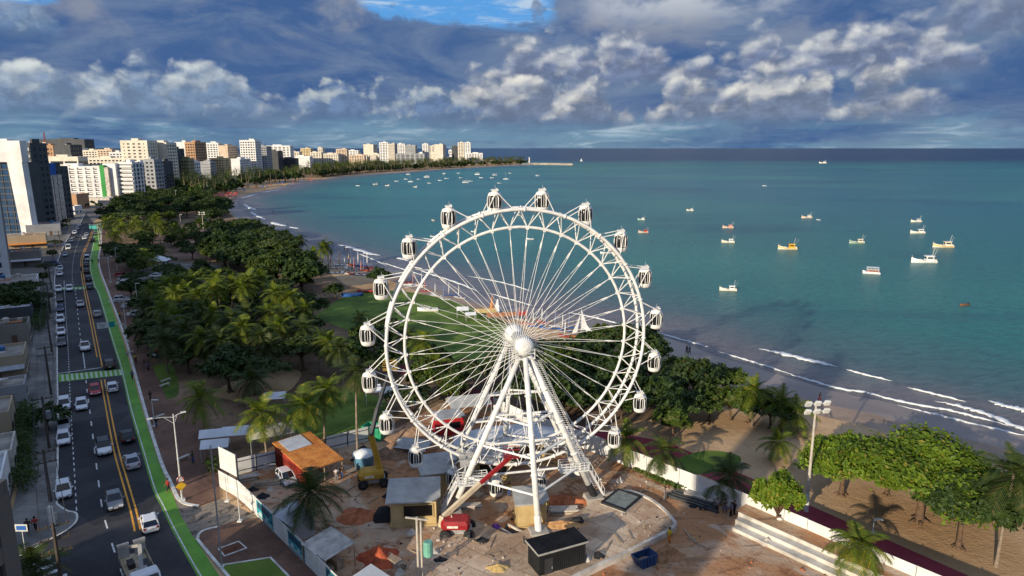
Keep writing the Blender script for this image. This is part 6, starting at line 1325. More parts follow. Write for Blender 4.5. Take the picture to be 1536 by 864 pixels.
for x, y, yc, dk, sz, lab in ((308, 655, 598, 0, 1.1, 'coconut palm behind the white canopies left of the billboard'), (401, 690, 622, 0, 1.15, 'coconut palm standing in front of the crooked canvas roof'), (455, 668, 606, 0, 1.2, 'full coconut palm behind the orange roofed shed'), (487, 657, 590, 0, 1.1, 'tall thin coconut palm at the corner of the lawn by the shed'), (459, 806, 742, 1, 1.15, 'dark palm inside the hoarding above the metal shed'), (537, 692, 556, 1, 1.0, 'tallest bare trunked palm beside the yellow boom lift'),
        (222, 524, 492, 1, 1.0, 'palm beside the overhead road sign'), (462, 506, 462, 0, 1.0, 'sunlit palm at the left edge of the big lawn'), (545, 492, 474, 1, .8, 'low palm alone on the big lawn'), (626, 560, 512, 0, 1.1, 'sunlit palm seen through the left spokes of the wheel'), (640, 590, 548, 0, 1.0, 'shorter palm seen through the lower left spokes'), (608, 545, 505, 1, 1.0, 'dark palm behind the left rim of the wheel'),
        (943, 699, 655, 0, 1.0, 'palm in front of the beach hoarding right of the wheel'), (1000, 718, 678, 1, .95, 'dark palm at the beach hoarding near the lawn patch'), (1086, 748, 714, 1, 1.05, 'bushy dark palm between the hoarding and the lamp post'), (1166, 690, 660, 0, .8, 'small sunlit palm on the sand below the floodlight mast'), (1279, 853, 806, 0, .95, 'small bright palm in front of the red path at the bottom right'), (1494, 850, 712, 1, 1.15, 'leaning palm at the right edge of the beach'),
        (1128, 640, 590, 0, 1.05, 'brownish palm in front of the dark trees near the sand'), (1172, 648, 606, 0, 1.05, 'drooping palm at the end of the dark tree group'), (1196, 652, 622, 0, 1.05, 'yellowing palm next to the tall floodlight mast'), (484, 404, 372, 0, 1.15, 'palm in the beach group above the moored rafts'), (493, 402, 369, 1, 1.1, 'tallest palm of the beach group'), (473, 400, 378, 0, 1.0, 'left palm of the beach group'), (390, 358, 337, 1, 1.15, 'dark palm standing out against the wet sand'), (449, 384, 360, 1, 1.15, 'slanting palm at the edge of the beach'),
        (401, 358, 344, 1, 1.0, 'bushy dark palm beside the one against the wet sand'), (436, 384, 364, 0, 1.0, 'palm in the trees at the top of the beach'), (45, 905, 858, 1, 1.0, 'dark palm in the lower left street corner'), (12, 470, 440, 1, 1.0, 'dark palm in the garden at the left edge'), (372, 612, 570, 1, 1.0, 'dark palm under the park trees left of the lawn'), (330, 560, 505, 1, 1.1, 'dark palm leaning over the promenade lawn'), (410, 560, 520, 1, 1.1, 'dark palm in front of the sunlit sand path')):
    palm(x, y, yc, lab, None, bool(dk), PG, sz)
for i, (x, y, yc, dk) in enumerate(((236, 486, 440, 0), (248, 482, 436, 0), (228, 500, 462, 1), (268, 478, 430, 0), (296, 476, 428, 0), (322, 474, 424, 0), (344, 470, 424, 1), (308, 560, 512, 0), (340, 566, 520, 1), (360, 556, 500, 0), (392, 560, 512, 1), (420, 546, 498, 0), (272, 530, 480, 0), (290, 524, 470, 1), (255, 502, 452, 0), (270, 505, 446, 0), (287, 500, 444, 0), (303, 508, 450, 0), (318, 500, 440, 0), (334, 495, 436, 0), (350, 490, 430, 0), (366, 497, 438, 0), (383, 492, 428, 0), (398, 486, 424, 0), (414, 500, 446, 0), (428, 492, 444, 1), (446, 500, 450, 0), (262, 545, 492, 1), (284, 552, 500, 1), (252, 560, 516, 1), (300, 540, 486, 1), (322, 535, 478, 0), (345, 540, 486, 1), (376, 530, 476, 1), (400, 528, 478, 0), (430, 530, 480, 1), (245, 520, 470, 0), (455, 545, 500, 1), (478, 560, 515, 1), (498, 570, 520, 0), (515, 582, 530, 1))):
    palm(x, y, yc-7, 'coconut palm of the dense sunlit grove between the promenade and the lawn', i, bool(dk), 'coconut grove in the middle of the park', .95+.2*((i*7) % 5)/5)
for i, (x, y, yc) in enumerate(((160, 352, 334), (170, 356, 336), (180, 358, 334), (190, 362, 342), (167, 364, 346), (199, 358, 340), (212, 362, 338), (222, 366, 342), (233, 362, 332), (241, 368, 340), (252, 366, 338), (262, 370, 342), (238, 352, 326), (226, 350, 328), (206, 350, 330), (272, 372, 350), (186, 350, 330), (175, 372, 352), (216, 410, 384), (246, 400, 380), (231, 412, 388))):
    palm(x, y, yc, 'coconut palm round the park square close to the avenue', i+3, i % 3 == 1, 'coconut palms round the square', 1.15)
# broad trees
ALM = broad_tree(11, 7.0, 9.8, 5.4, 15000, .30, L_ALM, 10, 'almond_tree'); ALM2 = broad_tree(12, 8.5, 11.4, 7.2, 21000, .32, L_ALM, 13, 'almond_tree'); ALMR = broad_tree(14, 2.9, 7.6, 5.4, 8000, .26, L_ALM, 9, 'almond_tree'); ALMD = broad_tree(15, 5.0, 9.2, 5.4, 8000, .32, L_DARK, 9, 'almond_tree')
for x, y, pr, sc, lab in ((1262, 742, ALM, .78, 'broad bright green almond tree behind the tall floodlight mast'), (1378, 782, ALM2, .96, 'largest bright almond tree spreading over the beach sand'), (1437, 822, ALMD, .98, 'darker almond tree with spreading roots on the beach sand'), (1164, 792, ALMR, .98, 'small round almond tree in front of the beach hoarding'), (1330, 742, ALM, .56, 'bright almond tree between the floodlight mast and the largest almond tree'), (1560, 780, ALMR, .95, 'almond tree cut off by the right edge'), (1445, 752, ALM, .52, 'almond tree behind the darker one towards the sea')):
    place(pr, G(x, y), (x % 7)*.9, lab, 'almond trees on the beach', sc)
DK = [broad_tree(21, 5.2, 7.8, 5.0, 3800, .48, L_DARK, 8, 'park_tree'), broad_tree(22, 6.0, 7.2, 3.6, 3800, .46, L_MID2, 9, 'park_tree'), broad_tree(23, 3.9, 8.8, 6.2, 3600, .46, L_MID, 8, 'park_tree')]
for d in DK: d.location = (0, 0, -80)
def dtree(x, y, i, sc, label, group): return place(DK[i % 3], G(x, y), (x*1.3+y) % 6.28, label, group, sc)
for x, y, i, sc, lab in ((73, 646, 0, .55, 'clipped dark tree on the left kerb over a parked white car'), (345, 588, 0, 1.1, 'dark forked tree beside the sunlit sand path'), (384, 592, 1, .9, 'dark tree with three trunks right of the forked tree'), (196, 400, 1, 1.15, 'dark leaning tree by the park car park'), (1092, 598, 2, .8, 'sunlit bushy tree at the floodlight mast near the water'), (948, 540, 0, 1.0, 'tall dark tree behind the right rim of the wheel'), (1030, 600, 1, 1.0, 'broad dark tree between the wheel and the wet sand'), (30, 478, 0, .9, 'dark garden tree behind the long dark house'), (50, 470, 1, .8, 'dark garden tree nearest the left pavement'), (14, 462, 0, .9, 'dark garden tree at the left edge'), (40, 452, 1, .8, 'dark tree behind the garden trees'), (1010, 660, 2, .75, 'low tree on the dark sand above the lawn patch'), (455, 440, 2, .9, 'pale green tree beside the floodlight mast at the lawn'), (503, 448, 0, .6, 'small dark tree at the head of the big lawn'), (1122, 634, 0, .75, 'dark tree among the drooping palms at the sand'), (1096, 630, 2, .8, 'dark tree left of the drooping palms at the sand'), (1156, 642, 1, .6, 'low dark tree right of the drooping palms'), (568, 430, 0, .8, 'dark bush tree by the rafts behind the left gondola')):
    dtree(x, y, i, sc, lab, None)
def inside(p, poly):
    c = False; n = len(poly)
    for i in range(n):
        a, b = poly[i], poly[i-1]
        if (a[1] > p[1]) != (b[1] > p[1]) and p[0] < (b[0]-a[0])*(p[1]-a[1])/(b[1]-a[1])+a[0]: c = not c
    return c
def scatter(px, gap, seed, limit=400):
    poly = [tuple(G(*q))[:2] for q in px]; rr = random.Random(seed); xs = [p[0] for p in poly]; ys = [p[1] for p in poly]; out = []
    for _ in range(6000):
        p = (rr.uniform(min(xs), max(xs)), rr.uniform(min(ys), max(ys)))
        if inside(p, poly) and all(hypot(p[0]-q[0], p[1]-q[1]) > gap for q in out): out.append(p)
        if len(out) >= limit: break
    return out
k = 0
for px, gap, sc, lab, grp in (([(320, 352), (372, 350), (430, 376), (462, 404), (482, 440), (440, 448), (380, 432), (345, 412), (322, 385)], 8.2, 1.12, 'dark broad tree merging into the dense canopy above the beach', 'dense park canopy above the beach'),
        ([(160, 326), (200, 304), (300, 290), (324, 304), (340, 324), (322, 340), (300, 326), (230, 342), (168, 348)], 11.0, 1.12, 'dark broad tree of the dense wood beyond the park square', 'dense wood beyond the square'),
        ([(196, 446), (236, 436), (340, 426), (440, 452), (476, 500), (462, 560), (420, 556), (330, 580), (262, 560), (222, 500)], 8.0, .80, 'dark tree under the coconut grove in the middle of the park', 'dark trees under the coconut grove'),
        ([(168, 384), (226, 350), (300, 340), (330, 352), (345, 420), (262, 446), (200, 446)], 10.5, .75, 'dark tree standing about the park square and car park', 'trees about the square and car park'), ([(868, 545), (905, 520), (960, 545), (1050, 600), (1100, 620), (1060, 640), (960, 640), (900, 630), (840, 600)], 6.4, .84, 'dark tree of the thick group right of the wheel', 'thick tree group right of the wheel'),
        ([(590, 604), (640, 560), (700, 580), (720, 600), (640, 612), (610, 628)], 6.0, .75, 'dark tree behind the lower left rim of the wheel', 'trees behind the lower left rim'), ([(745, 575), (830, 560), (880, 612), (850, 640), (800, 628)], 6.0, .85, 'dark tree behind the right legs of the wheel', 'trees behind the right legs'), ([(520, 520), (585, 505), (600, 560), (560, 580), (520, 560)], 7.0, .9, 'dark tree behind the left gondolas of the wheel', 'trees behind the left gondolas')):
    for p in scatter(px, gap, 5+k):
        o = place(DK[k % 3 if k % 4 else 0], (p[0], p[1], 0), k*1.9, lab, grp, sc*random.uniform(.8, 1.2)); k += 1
# belt of palms and trees along the bay: the nearer ones single, the far mass one grove
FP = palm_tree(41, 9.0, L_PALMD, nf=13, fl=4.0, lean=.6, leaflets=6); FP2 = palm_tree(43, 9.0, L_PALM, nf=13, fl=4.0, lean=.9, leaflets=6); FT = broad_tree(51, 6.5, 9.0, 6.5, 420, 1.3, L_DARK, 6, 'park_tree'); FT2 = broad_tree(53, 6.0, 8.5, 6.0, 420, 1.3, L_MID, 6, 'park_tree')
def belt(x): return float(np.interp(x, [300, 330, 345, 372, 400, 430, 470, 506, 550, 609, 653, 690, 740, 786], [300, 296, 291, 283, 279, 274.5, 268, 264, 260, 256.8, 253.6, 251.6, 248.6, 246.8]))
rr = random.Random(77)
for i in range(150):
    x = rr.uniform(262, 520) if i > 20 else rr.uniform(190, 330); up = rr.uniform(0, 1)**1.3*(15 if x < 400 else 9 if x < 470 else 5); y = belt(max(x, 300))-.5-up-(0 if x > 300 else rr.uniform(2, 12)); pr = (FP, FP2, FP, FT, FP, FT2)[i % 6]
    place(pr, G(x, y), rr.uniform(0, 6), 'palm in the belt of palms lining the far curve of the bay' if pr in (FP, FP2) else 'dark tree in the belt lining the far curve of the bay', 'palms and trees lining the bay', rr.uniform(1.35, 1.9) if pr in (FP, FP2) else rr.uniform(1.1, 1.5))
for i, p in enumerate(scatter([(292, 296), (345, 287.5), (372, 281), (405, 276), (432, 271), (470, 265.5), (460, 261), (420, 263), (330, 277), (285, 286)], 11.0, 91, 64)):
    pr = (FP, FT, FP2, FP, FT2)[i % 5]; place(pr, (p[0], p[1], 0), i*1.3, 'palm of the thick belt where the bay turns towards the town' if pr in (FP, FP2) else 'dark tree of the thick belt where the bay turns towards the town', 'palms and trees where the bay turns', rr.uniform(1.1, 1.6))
src = [(o, [c for c in o.children if c.name.split('.')[0] == 'crown'][0], [c for c in o.children if c.name.split('.')[0] == 'trunk'][0]) for o in (FP, FP2, FT, FT2)]
V, Fc, MI, nb = [], [], [], 0
for i in range(620):
    x = rr.uniform(470, 788); y = belt(x)-.2-rr.uniform(0, 1)**1.2*(5 if x < 560 else 4.2 if x < 720 else 2.2); p = G(x, y); j = rr.choice((0, 0, 0, 1, 1, 2, 3)); s = rr.uniform(1.4, 2.0) if j < 2 else rr.uniform(1.0, 1.5); a = rr.uniform(0, 6.28)
    for ob, mi in ((src[j][1], j), (src[j][2], 4)):
        co = np.empty(len(ob.data.vertices)*3, np.float32); ob.data.vertices.foreach_get('co', co); co = co.reshape(-1, 3)*s; c_, s_ = cos(a), sin(a)
        V.append(np.c_[co[:, 0]*c_-co[:, 1]*s_+p.x, co[:, 0]*s_+co[:, 1]*c_+p.y, co[:, 2]]); Fc += [tuple(q+nb for q in f.vertices) for f in ob.data.polygons]; MI += [mi]*len(ob.data.polygons); nb += len(co)
me = bpy.data.meshes.new('palm_grove'); me.from_pydata(np.concatenate(V).tolist(), [], Fc)
for q in (L_PALMD, L_PALM, L_DARK, L_MID, BARKP): me.materials.append(q)
me.polygons.foreach_set('material_index', MI); o = bpy.data.objects.new('palm_grove', me); C.objects.link(o); tag(o, 'dense green palm grove along the far shore below the white towers', 'palm grove', kind='stuff')
# town greenery between the roofs, a hedge, shrubs, tall grass along the hoarding
for i in range(34):
    x = rr.uniform(95, 300) if i < 16 else rr.uniform(420, 640); y = (rr.uniform(266, 312) if x < 200 else rr.uniform(262, 290)) if i < 16 else rr.uniform(246, 254)
    if i >= 16: y = min(y, belt(x)-4)
    place((FT, FT2, FP)[i % 3], G(x, y), i, 'dark tree between the buildings of the bay town', 'trees between the buildings', rr.uniform(.8, 1.2))
for i, (x, y, yt) in enumerate(((93, 345, 0), (84, 372, 0), (80, 388, 0), (100, 338, 0), (128, 312, 0), (140, 308, 0), (150, 312, 0), (70, 410, 0), (66, 425, 0))): dtree(x, y, i, .5, 'small dark street tree among the shops on the left', 'street trees among the shops')
def hedge(label, px, h, w=1.6, m=L_DARK):
    pts = [G(*q) for q in px]; rs = np.random.RandomState(len(label)); t = thing('hedge', label, 'hedge', pts[0]); P = []
    for a, c in zip(pts, pts[1:]):
        n = int((c-a).length*90); u = rs.uniform(0, 1, (n, 1)); q = np.array(a-pts[0])+u*np.array(c-a); q = q+np.c_[rs.uniform(-w/2, w/2, n), rs.uniform(-w/2, w/2, n), rs.uniform(0, 1, n)**.5*h]; P.append(q)
    P = np.concatenate(P); np_leaves(P, np.tile([.2, -.4, .7], (len(P), 1)), .22, rs, 'foliage', m, t); b = MB()
    for a, c in zip(pts, pts[1:]):
        for f in np.linspace(.05, .95, 5): q = a.lerp(c, f)-pts[0]; b.tube([q, q+Vector((0, 0, h*.8))], .05, 5)
    b.build('stems', BARK, t)
hedge('tall dark hedge between the left houses and the pavement', [(36, 740), (37, 690), (38, 650), (40, 615)], 1.9, 2.6)
hedge('low green hedge in front of the curved forecourt wall', [(14, 425), (50, 421)], 2.2, 4)
hedge('dark garden hedge behind the grey box house', [(58, 500), (62, 480), (64, 462)], 2.4, 3)
hedge('scrubby weeds along the beach hoarding behind the seating steps', [(1205, 813), (1250, 835), (1300, 858)], .5, 1.4, L_MID)
hedge('weeds under the palms beside the beach hoarding', [(955, 706), (990, 722), (1020, 734)], .5, 1.2, L_MID)
hedge('leafy shrub beside the white canopies left of the billboard', [(320, 712), (318, 704)], 1.8, 1.4, L_MID)
# ------------------------------------------------------------------ boats at anchor
def bm_(nm, rgb): return mat('boat_'+nm, rgb, .45, .14, .7)
B_WHITE, B_RED, B_YEL, B_GREEN, B_BLUE, B_PINK, B_BROWN, B_CREAM = bm_('white', (.76, .77, .76)), bm_('red', (.50, .06, .035)), bm_('yellow', (.72, .40, .03)), bm_('green', (.35, .55, .45)), bm_('blue', (.03, .12, .38)), bm_('pink', (.72, .33, .25)), bm_('brown', (.22, .10, .05)), bm_('cream', (.72, .66, .52))
def hull(L, W, Hh, sheer, n=9, z0=-.45):
    rings = []
    for i in range(n):
        f = i/(n-1); y = -L/2+L*f; w = W/2*(1-.06*(1-f))*(1 if f < .5 else max(.03, 1-((f-.5)/.5)**2.1)); zt = Hh+sheer*max(0, (f-.35)/.65)**2; 
        rings.append([(-w, y, zt), (-w*.88, y, zt*.3), (-w*.45, y, z0), (w*.45, y, z0), (w*.88, y, zt*.3), (w, y, zt), (w*.9, y, zt-.02), (-w*.9, y, zt-.02)])
    return MB().loft(rings)
def fishing(nm='fishing_boat'):
    t = thing(nm, 'boat', 'boat'); L = 8.0
    hull(L, 2.7, .75, 1.15).build('hull', B_WHITE, t, fix=True)
    b = MB(); rings = []
    for i in range(9):
        f = i/8; y = -L/2+L*f; w = 2.8/2*(1-.06*(1-f))*(1 if f < .5 else max(.03, 1-((f-.5)/.5)**2.1)); zt = .75+1.15*max(0, (f-.35)/.65)**2; rings.append([(-w, y, zt*.55), (-w*1.02, y, zt*.8), (w*1.02, y, zt*.8), (w, y, zt*.55)])
    b.loft(rings); b.build('stripe', B_WHITE, t, fix=True)
    b = MB(); b.loft([[(-.95, y, .7), (.95, y, .7), (.85, y, 2.35), (-.85, y, 2.35)] for y in (-2.9, -.5)]); b.box((0, -1.75, 2.42), (2.2, 2.9, .12)); c = b.build('wheelhouse', B_WHITE, t, fix=True)
    for s in (-1, 1): b = MB(); b.box((s*.93, -1.7, 1.75), (.06, 1.7, .55)); b.build('window', CGL, c)
    b = MB(); b.box((0, -.46, 1.75), (1.4, .06, .55)); b.build('windscreen', CGL, c)
    b = MB(); b.tube([(0, -2.6, 2.4), (0, -3.2, 5.2)], .06, 5); b.tube([(0, -3.0, 2.0), (.9, -4.6, 4.4)], .04, 4); b.tube([(0, 3.6, 1.8), (0, 3.9, 2.6)], .05, 4); b.build('mast', LW, t)
    b = MB(); b.box((0, -3.4, 1.0), (1.8, .9, .5)); b.box((0, 1.2, 1.0), (1.0, 1.2, .35)); b.build('fish_box', B_CREAM, t); return t
def dinghy():
    t = thing('dinghy', 'dinghy', 'boat'); hull(4.6, 1.6, .5, .35).build('hull', B_WHITE, t, fix=True); b = MB(); b.box((0, -.6, .5), (1.2, .3, .06)); b.box((0, .6, .52), (1.1, .3, .06)); b.build('bench', B_BROWN, t); b = MB(); b.box((0, -2.35, .6), (.3, .35, .8)); b.build('outboard', TRIM, t); return t
def catamaran():
    t = thing('excursion_boat', 'boat', 'boat')
    for s in (-1, 1): b = hull(9.0, 1.2, .8, .5); b.v = [(x+s*1.6, y, z) for x, y, z in b.v]; b.build('hull', B_WHITE, t, fix=True)
    b = MB(); b.box((0, -.3, .9), (4.4, 8.0, .3)); b.build('deck', B_WHITE, t); b = MB(); b.box((0, -.8, 1.5), (3.6, 5.6, .9)); b.build('cabin', B_PINK, t)
    for s in (-1, 1): b = MB(); b.box((s*1.83, -.8, 1.6), (.06, 5.0, .45)); b.build('window', CGL, t)
    b = MB(); b.box((0, -.6, 2.35), (4.0, 6.6, .16)); b.build('upper_deck', B_WHITE, t)
    for i in range(4):
        for s in (-1, 1): b = MB(); b.tube([(s*1.8, -3.3+i*1.9, 2.4), (s*1.8, -3.3+i*1.9, 3.5)], .07, 5); b.build('post', LW, t)
    b = MB(); b.box((0, -.6, 3.55), (4.2, 6.4, .12)); b.build('canopy', B_WHITE, t); return t
def sailboat(sails=False, nm='sailing_boat'):
    t = thing(nm, 'sail', 'boat'); hull(6.5, 1.9, .6, .35).build('hull', B_WHITE, t, fix=True); b = MB(); b.box((0, -.3, .8), (1.1, 2.0, .5)); b.build('cabin', B_WHITE, t); b = MB(); b.tube([(0, .5, .5), (0, .5, 8.2)], .06, 5); b.tube([(0, .5, 1.3), (0, -2.8, 1.4)], .05, 5); b.build('mast', LW, t)
    if sails:
        for pts in ([(0, .42, 7.9), (0, .42, 1.5), (.25, -2.7, 1.6), (.35, -1.1, 3.6)], [(.03, .62, 7.0), (.03, 3.0, 1.0), (.3, 1.5, 1.6)]):
            b = MB(); k = len(pts); b.add([(x+d, y, z) for d in (-.015, .015) for x, y, z in pts], [tuple(range(k-1, -1, -1)), tuple(range(k, 2*k))]+[(i, (i+1) % k, k+(i+1) % k, k+i) for i in range(k)]); b.build('sail', CANV, t, fix=True)
    return t
FB, DG, CT, SB, SB2 = fishing(), dinghy(), catamaran(), sailboat(), sailboat(True)
def boat(pr, x, y, rz, label, sc=1.0, cols=None, z=-.35, group='boats at anchor in the bay'):
    o = place(pr, G(x, y, z), rz, label, group, sc)
    if cols:
        for nm, m in cols.items(): paint(o, (nm,), m)
    return o
h_ = radians
for pr, x, y, rz, sc, cols, lab in (
    (FB, 1035, 316, 75, 1.0, {'hull': B_CREAM}, 'small cream boat alone right of the top of the wheel'), (FB, 962, 330, 70, .95, {'hull': B_GREEN, 'stripe': B_GREEN}, 'pale green boat beside the upper right gondola'), (FB, 965, 349, 78, 1.05, {'stripe': B_RED, 'wheelhouse': B_RED}, 'white boat with a red stern just below the pale green one'), (FB, 1092, 342, 70, 1.2, {'stripe': B_RED, 'wheelhouse': B_PINK}, 'boat with orange red wheelhouse above a white boat'), (FB, 1092, 364, 75, 1.2, {'stripe': B_CREAM}, 'white fishing boat below the orange red one'), (FB, 1181, 374, 80, 1.6, {'hull': B_CREAM, 'stripe': B_YEL, 'wheelhouse': B_YEL}, 'yellow fishing boat with tall poles in the middle of the bay'), (FB, 1210, 327, 85, 1.3, {'stripe': B_RED}, 'white boat with a red top beside a tiny dinghy'), (DG, 1228, 330, 40, 1.0, None, 'tiny white dinghy right of the red topped boat'),
    (FB, 1285, 365, 82, 1.35, {'hull': B_GREEN, 'stripe': B_BROWN, 'wheelhouse': B_CREAM}, 'greenish boat with brown deck and one slanting mast'), (FB, 1374, 333, 88, 1.25, None, 'white boat uppermost of the right hand cluster'), (FB, 1376, 350, 85, 1.45, None, 'long white boat second from the top of the right hand cluster'), (FB, 1414, 371, 85, 1.75, {'stripe': B_YEL, 'wheelhouse': B_CREAM}, 'white boat with a yellow stern at the far right'), (FB, 1385, 394, 84, 1.85, {'hull': B_WHITE}, 'large white fishing boat right of the pink excursion boat'), (CT, 1307, 410, 65, 1.0, None, 'pink and white double deck excursion boat'), (FB, 1092, 436, 80, 1.05, {'hull': B_CREAM}, 'low white boat nearest the right rim of the wheel'), (DG, 1446, 458, 110, 1.15, {'hull': B_BROWN}, 'dark hulled dinghy nearest the right edge'), (DG, 1147, 279, 60, 1.6, None, 'lone white speck of a boat far above the orange red one'), (FB, 1234, 245, 80, 2.4, None, 'white boat close to the horizon on the right'), (SB2, 872, 242, 70, 1.3, None, 'far sail near the horizon beyond the breakwater'),
    (DG, 650, 331, 40, 1.4, {'hull': B_CREAM}, 'little boat with a pale top left of the upper left gondola'), (DG, 655, 350, 30, 1.0, {'hull': B_BLUE}, 'dark dinghy of a pair by the left rim'), (DG, 649, 355, 60, 1.1, None, 'white dinghy of a pair by the left rim'), (DG, 711, 348, 70, 1.2, None, 'white dinghy inside the top left of the wheel'), (DG, 795, 359, 80, 1.4, None, 'white dinghy inside the top of the wheel'), (DG, 908, 380, 100, 1.6, None, 'white boat behind the upper right rim'), (DG, 780, 323, 85, 1.3, {'hull': B_CREAM}, 'cream dinghy just under the top of the wheel')):
    boat(pr, x, y, h_(rz), lab, sc*(.6 if y > 260 else 1), cols)
FARB = ((FB, 563, 277, 1.0, 'small white boat leftmost of the far anchorage'), (DG, 537, 279, 1.5, 'white dinghy off the far beach'), (FB, 581, 279, .9, 'boat with a pale hull left in the far anchorage'), (DG, 595, 272, 1.5, 'white dinghy between two boats of the far anchorage'), (CT, 612, 262, 1.0, 'large white excursion boat moored off the palms'), (SB, 616, 273, 1.5, 'mast and white hull below the large excursion boat'), (DG, 609, 269, 1.6, 'dinghy beside the large excursion boat'), (DG, 628, 269, 1.5, 'dinghy right of the moored mast'), (CT, 640, 266, 1.3, 'broad white catamaran in the middle of the far anchorage'), (DG, 644, 275, 1.3, 'dinghy below the broad catamaran'), (DG, 660, 271, 1.6, 'white dinghy between catamarans'), (CT, 666, 261, .8, 'white boat behind the middle catamaran'), (DG, 670, 268, 1.8, 'bright dinghy close to the second catamaran'), (CT, 698, 274, 1.2, 'white catamaran nearest in the far anchorage'), (DG, 706, 272, 1.6, 'dinghy tied by the nearest catamaran'), (CT, 716, 262, 1.3, 'tall white excursion boat near the point'), (DG, 722, 267, 1.8, 'dinghy below the tall excursion boat'), (DG, 691, 267, 1.5, 'small boat in the gap left of the tall excursion boat'), (DG, 688, 260, 1.6, 'small boat off the palms of the point'), (CT, 742, 263, 1.1, 'white boat with canopy off the point'), (DG, 738, 267, 1.6, 'dinghy below the canopied boat'), (SB, 759, 269, 1.7, 'white sailing boat with a bare mast'), (DG, 749, 275, 1.5, 'dinghy below the bare masted sailing boat'), (CT, 806, 264, .9, 'single white excursion boat off the breakwater'), (DG, 765, 260, 1.5, 'dinghy behind the bare masted sailing boat'), (FB, 623, 281, .8, 'small pale boat right of the mast'))
for pr, x, y, sc, lab in FARB: boat(pr, x, y, h_(70+(x*7) % 50), lab, sc*(.68 if pr is not DG else .72), {'cabin': B_WHITE} if pr is CT else None, group='boats of the far anchorage')
# breakwater at the point
b = MB(); L = [G(x, y) for x, y in ((783, 247.2), (800, 246.6), (825, 247.0), (850, 247.4), (858, 247.6))]; rows = []
for i, p in enumerate(L): k = 7+3*sin(i*2.1); rows.append([(p.x, p.y-14-k, -1), (p.x, p.y-6, 3.5), (p.x+3, p.y+6, 4.2), (p.x, p.y+25, -1)])
b.loft(rows); tag(b.build('breakwater', mat('rock_pale', (.50, .42, .30), .9, .3, .08, coord='pos'), None, fix=True), 'pale stone breakwater running out from the point', 'breakwater')
t = thing('beacon', 'small white light beacon standing on the breakwater', 'beacon', G(794, 246.5)); b = MB(); b.lathe([(2.2, 0), (1.4, 15), (1.9, 15.2), (1.6, 17.5), (.1, 19)], 10); b.build('tower', LW, t)
# ------------------------------------------------------------------ things on the beach
def raft():
    t = thing('sailing_raft', 'raft', 'raft'); b = MB(); b.loft([[(-w, y, .25+z), (-w*.8, y, .02+z), (w*.8, y, .02+z), (w, y, .25+z)] for y, w, z in ((-2.6, .6, .05), (-1.5, .8, 0), (1.2, .8, 0), (2.8, .45, .25))]); b.build('hull', B_WHITE, t, fix=True)
    b = MB(); b.box((0, -1.2, .5), (1.0, .35, .4)); b.box((0, .6, .42), (.9, .25, .3)); b.build('bench', B_BROWN, t); b = MB(); b.tube([(0, .9, .2), (.15, .7, 5.6)], [.045, .03], 5); b.build('mast', LW, t)
    b = MB(); b.tube([(.05, .82, 1.0), (.12, .66, 2.2), (.16, .66, 4.0), (.16, .7, 5.2)], [.07, .16, .12, .04], 6); b.build('furled_sail', B_RED, t); return t
RF = raft()
RC = {'r': ('red', B_RED), 'o': ('orange', mat('sail_orange', (.50, .20, .05), .7, .15, 1)), 'b': ('blue', B_BLUE), 'w': ('white', B_WHITE), 'y': ('yellow', B_YEL)}
spots = ((498, 402, 'r', 'w'), (512, 398, 'o', 'w'), (528, 398, 'w', 'r'), (540, 399, 'w', 'b'), (534, 412, 'r', 'r'), (519, 410, 'w', 'w'), (505, 410, 'w', 'w'), (548, 406, 'b', 'r'), (553, 402, 'w', 'r'), (545, 413, 'r', 'w'), (525, 404, 'y', 'w'), (612, 424, 'w', 'r'), (622, 427, 'r', 'w'), (634, 428, 'w', 'w'), (640, 437, 'r', 'r'), (655, 444, 'w', 'w'), (668, 449, 'b', 'w'), (676, 443, 'w', 'b'), (690, 447, 'w', 'w'), (792, 486, 'r', 'r'), (803, 490, 'w', 'b'), (815, 484, 'w', 'r'), (822, 493, 'b', 'b'), (836, 490, 'b', 'w'), (846, 496, 'w', 'b'), (857, 492, 'b', 'b'), (782, 480, 'r', 'w'), (850, 505, 'w', 'r'))
for i, (x, y, s, hc) in enumerate(spots):
    z_ = 'at the left end of the beach' if x < 560 else 'behind the left spokes of the wheel' if x < 700 else 'behind the hub of the wheel'
    o = boat(RF, x, y, 1.2+.35*sin(i*2.3), '%s hulled beach raft with furled %s sail %s' % (RC[hc][0], RC[s][0], z_), 1.0 if x < 600 else .72, {'hull': RC[hc][1], 'furled_sail': RC[s][1]}, .03, 'sailing rafts drawn up on the beach')
boat(SB2, 874, 507, 1.45, 'sailing boat with two white sails set up on the sand right of the hub', .82, {'hull': B_BROWN}, .1, None)
boat(DG, 528, 444, 1.9, 'blue upturned boat at the edge of the lawn', 1.3, {'hull': B_BLUE}, .1, 'boats lying on the beach'); boat(DG, 548, 438, 1.7, 'red boat lying beside the blue one at the lawn', 1.0, {'hull': B_RED}, .1, 'boats lying on the beach'); boat(DG, 642, 466, 1.6, 'white boat lying at the sea edge of the lawn', 1.2, None, .1, 'boats lying on the beach'); boat(DG, 868, 522, 1.4, 'blue boat behind the dark trees right of the hub', 1.1, {'hull': B_BLUE}, .1, 'boats lying on the beach')
ORC = mat('canopy_orange2', (.42, .17, .07), .7, .2, 1)
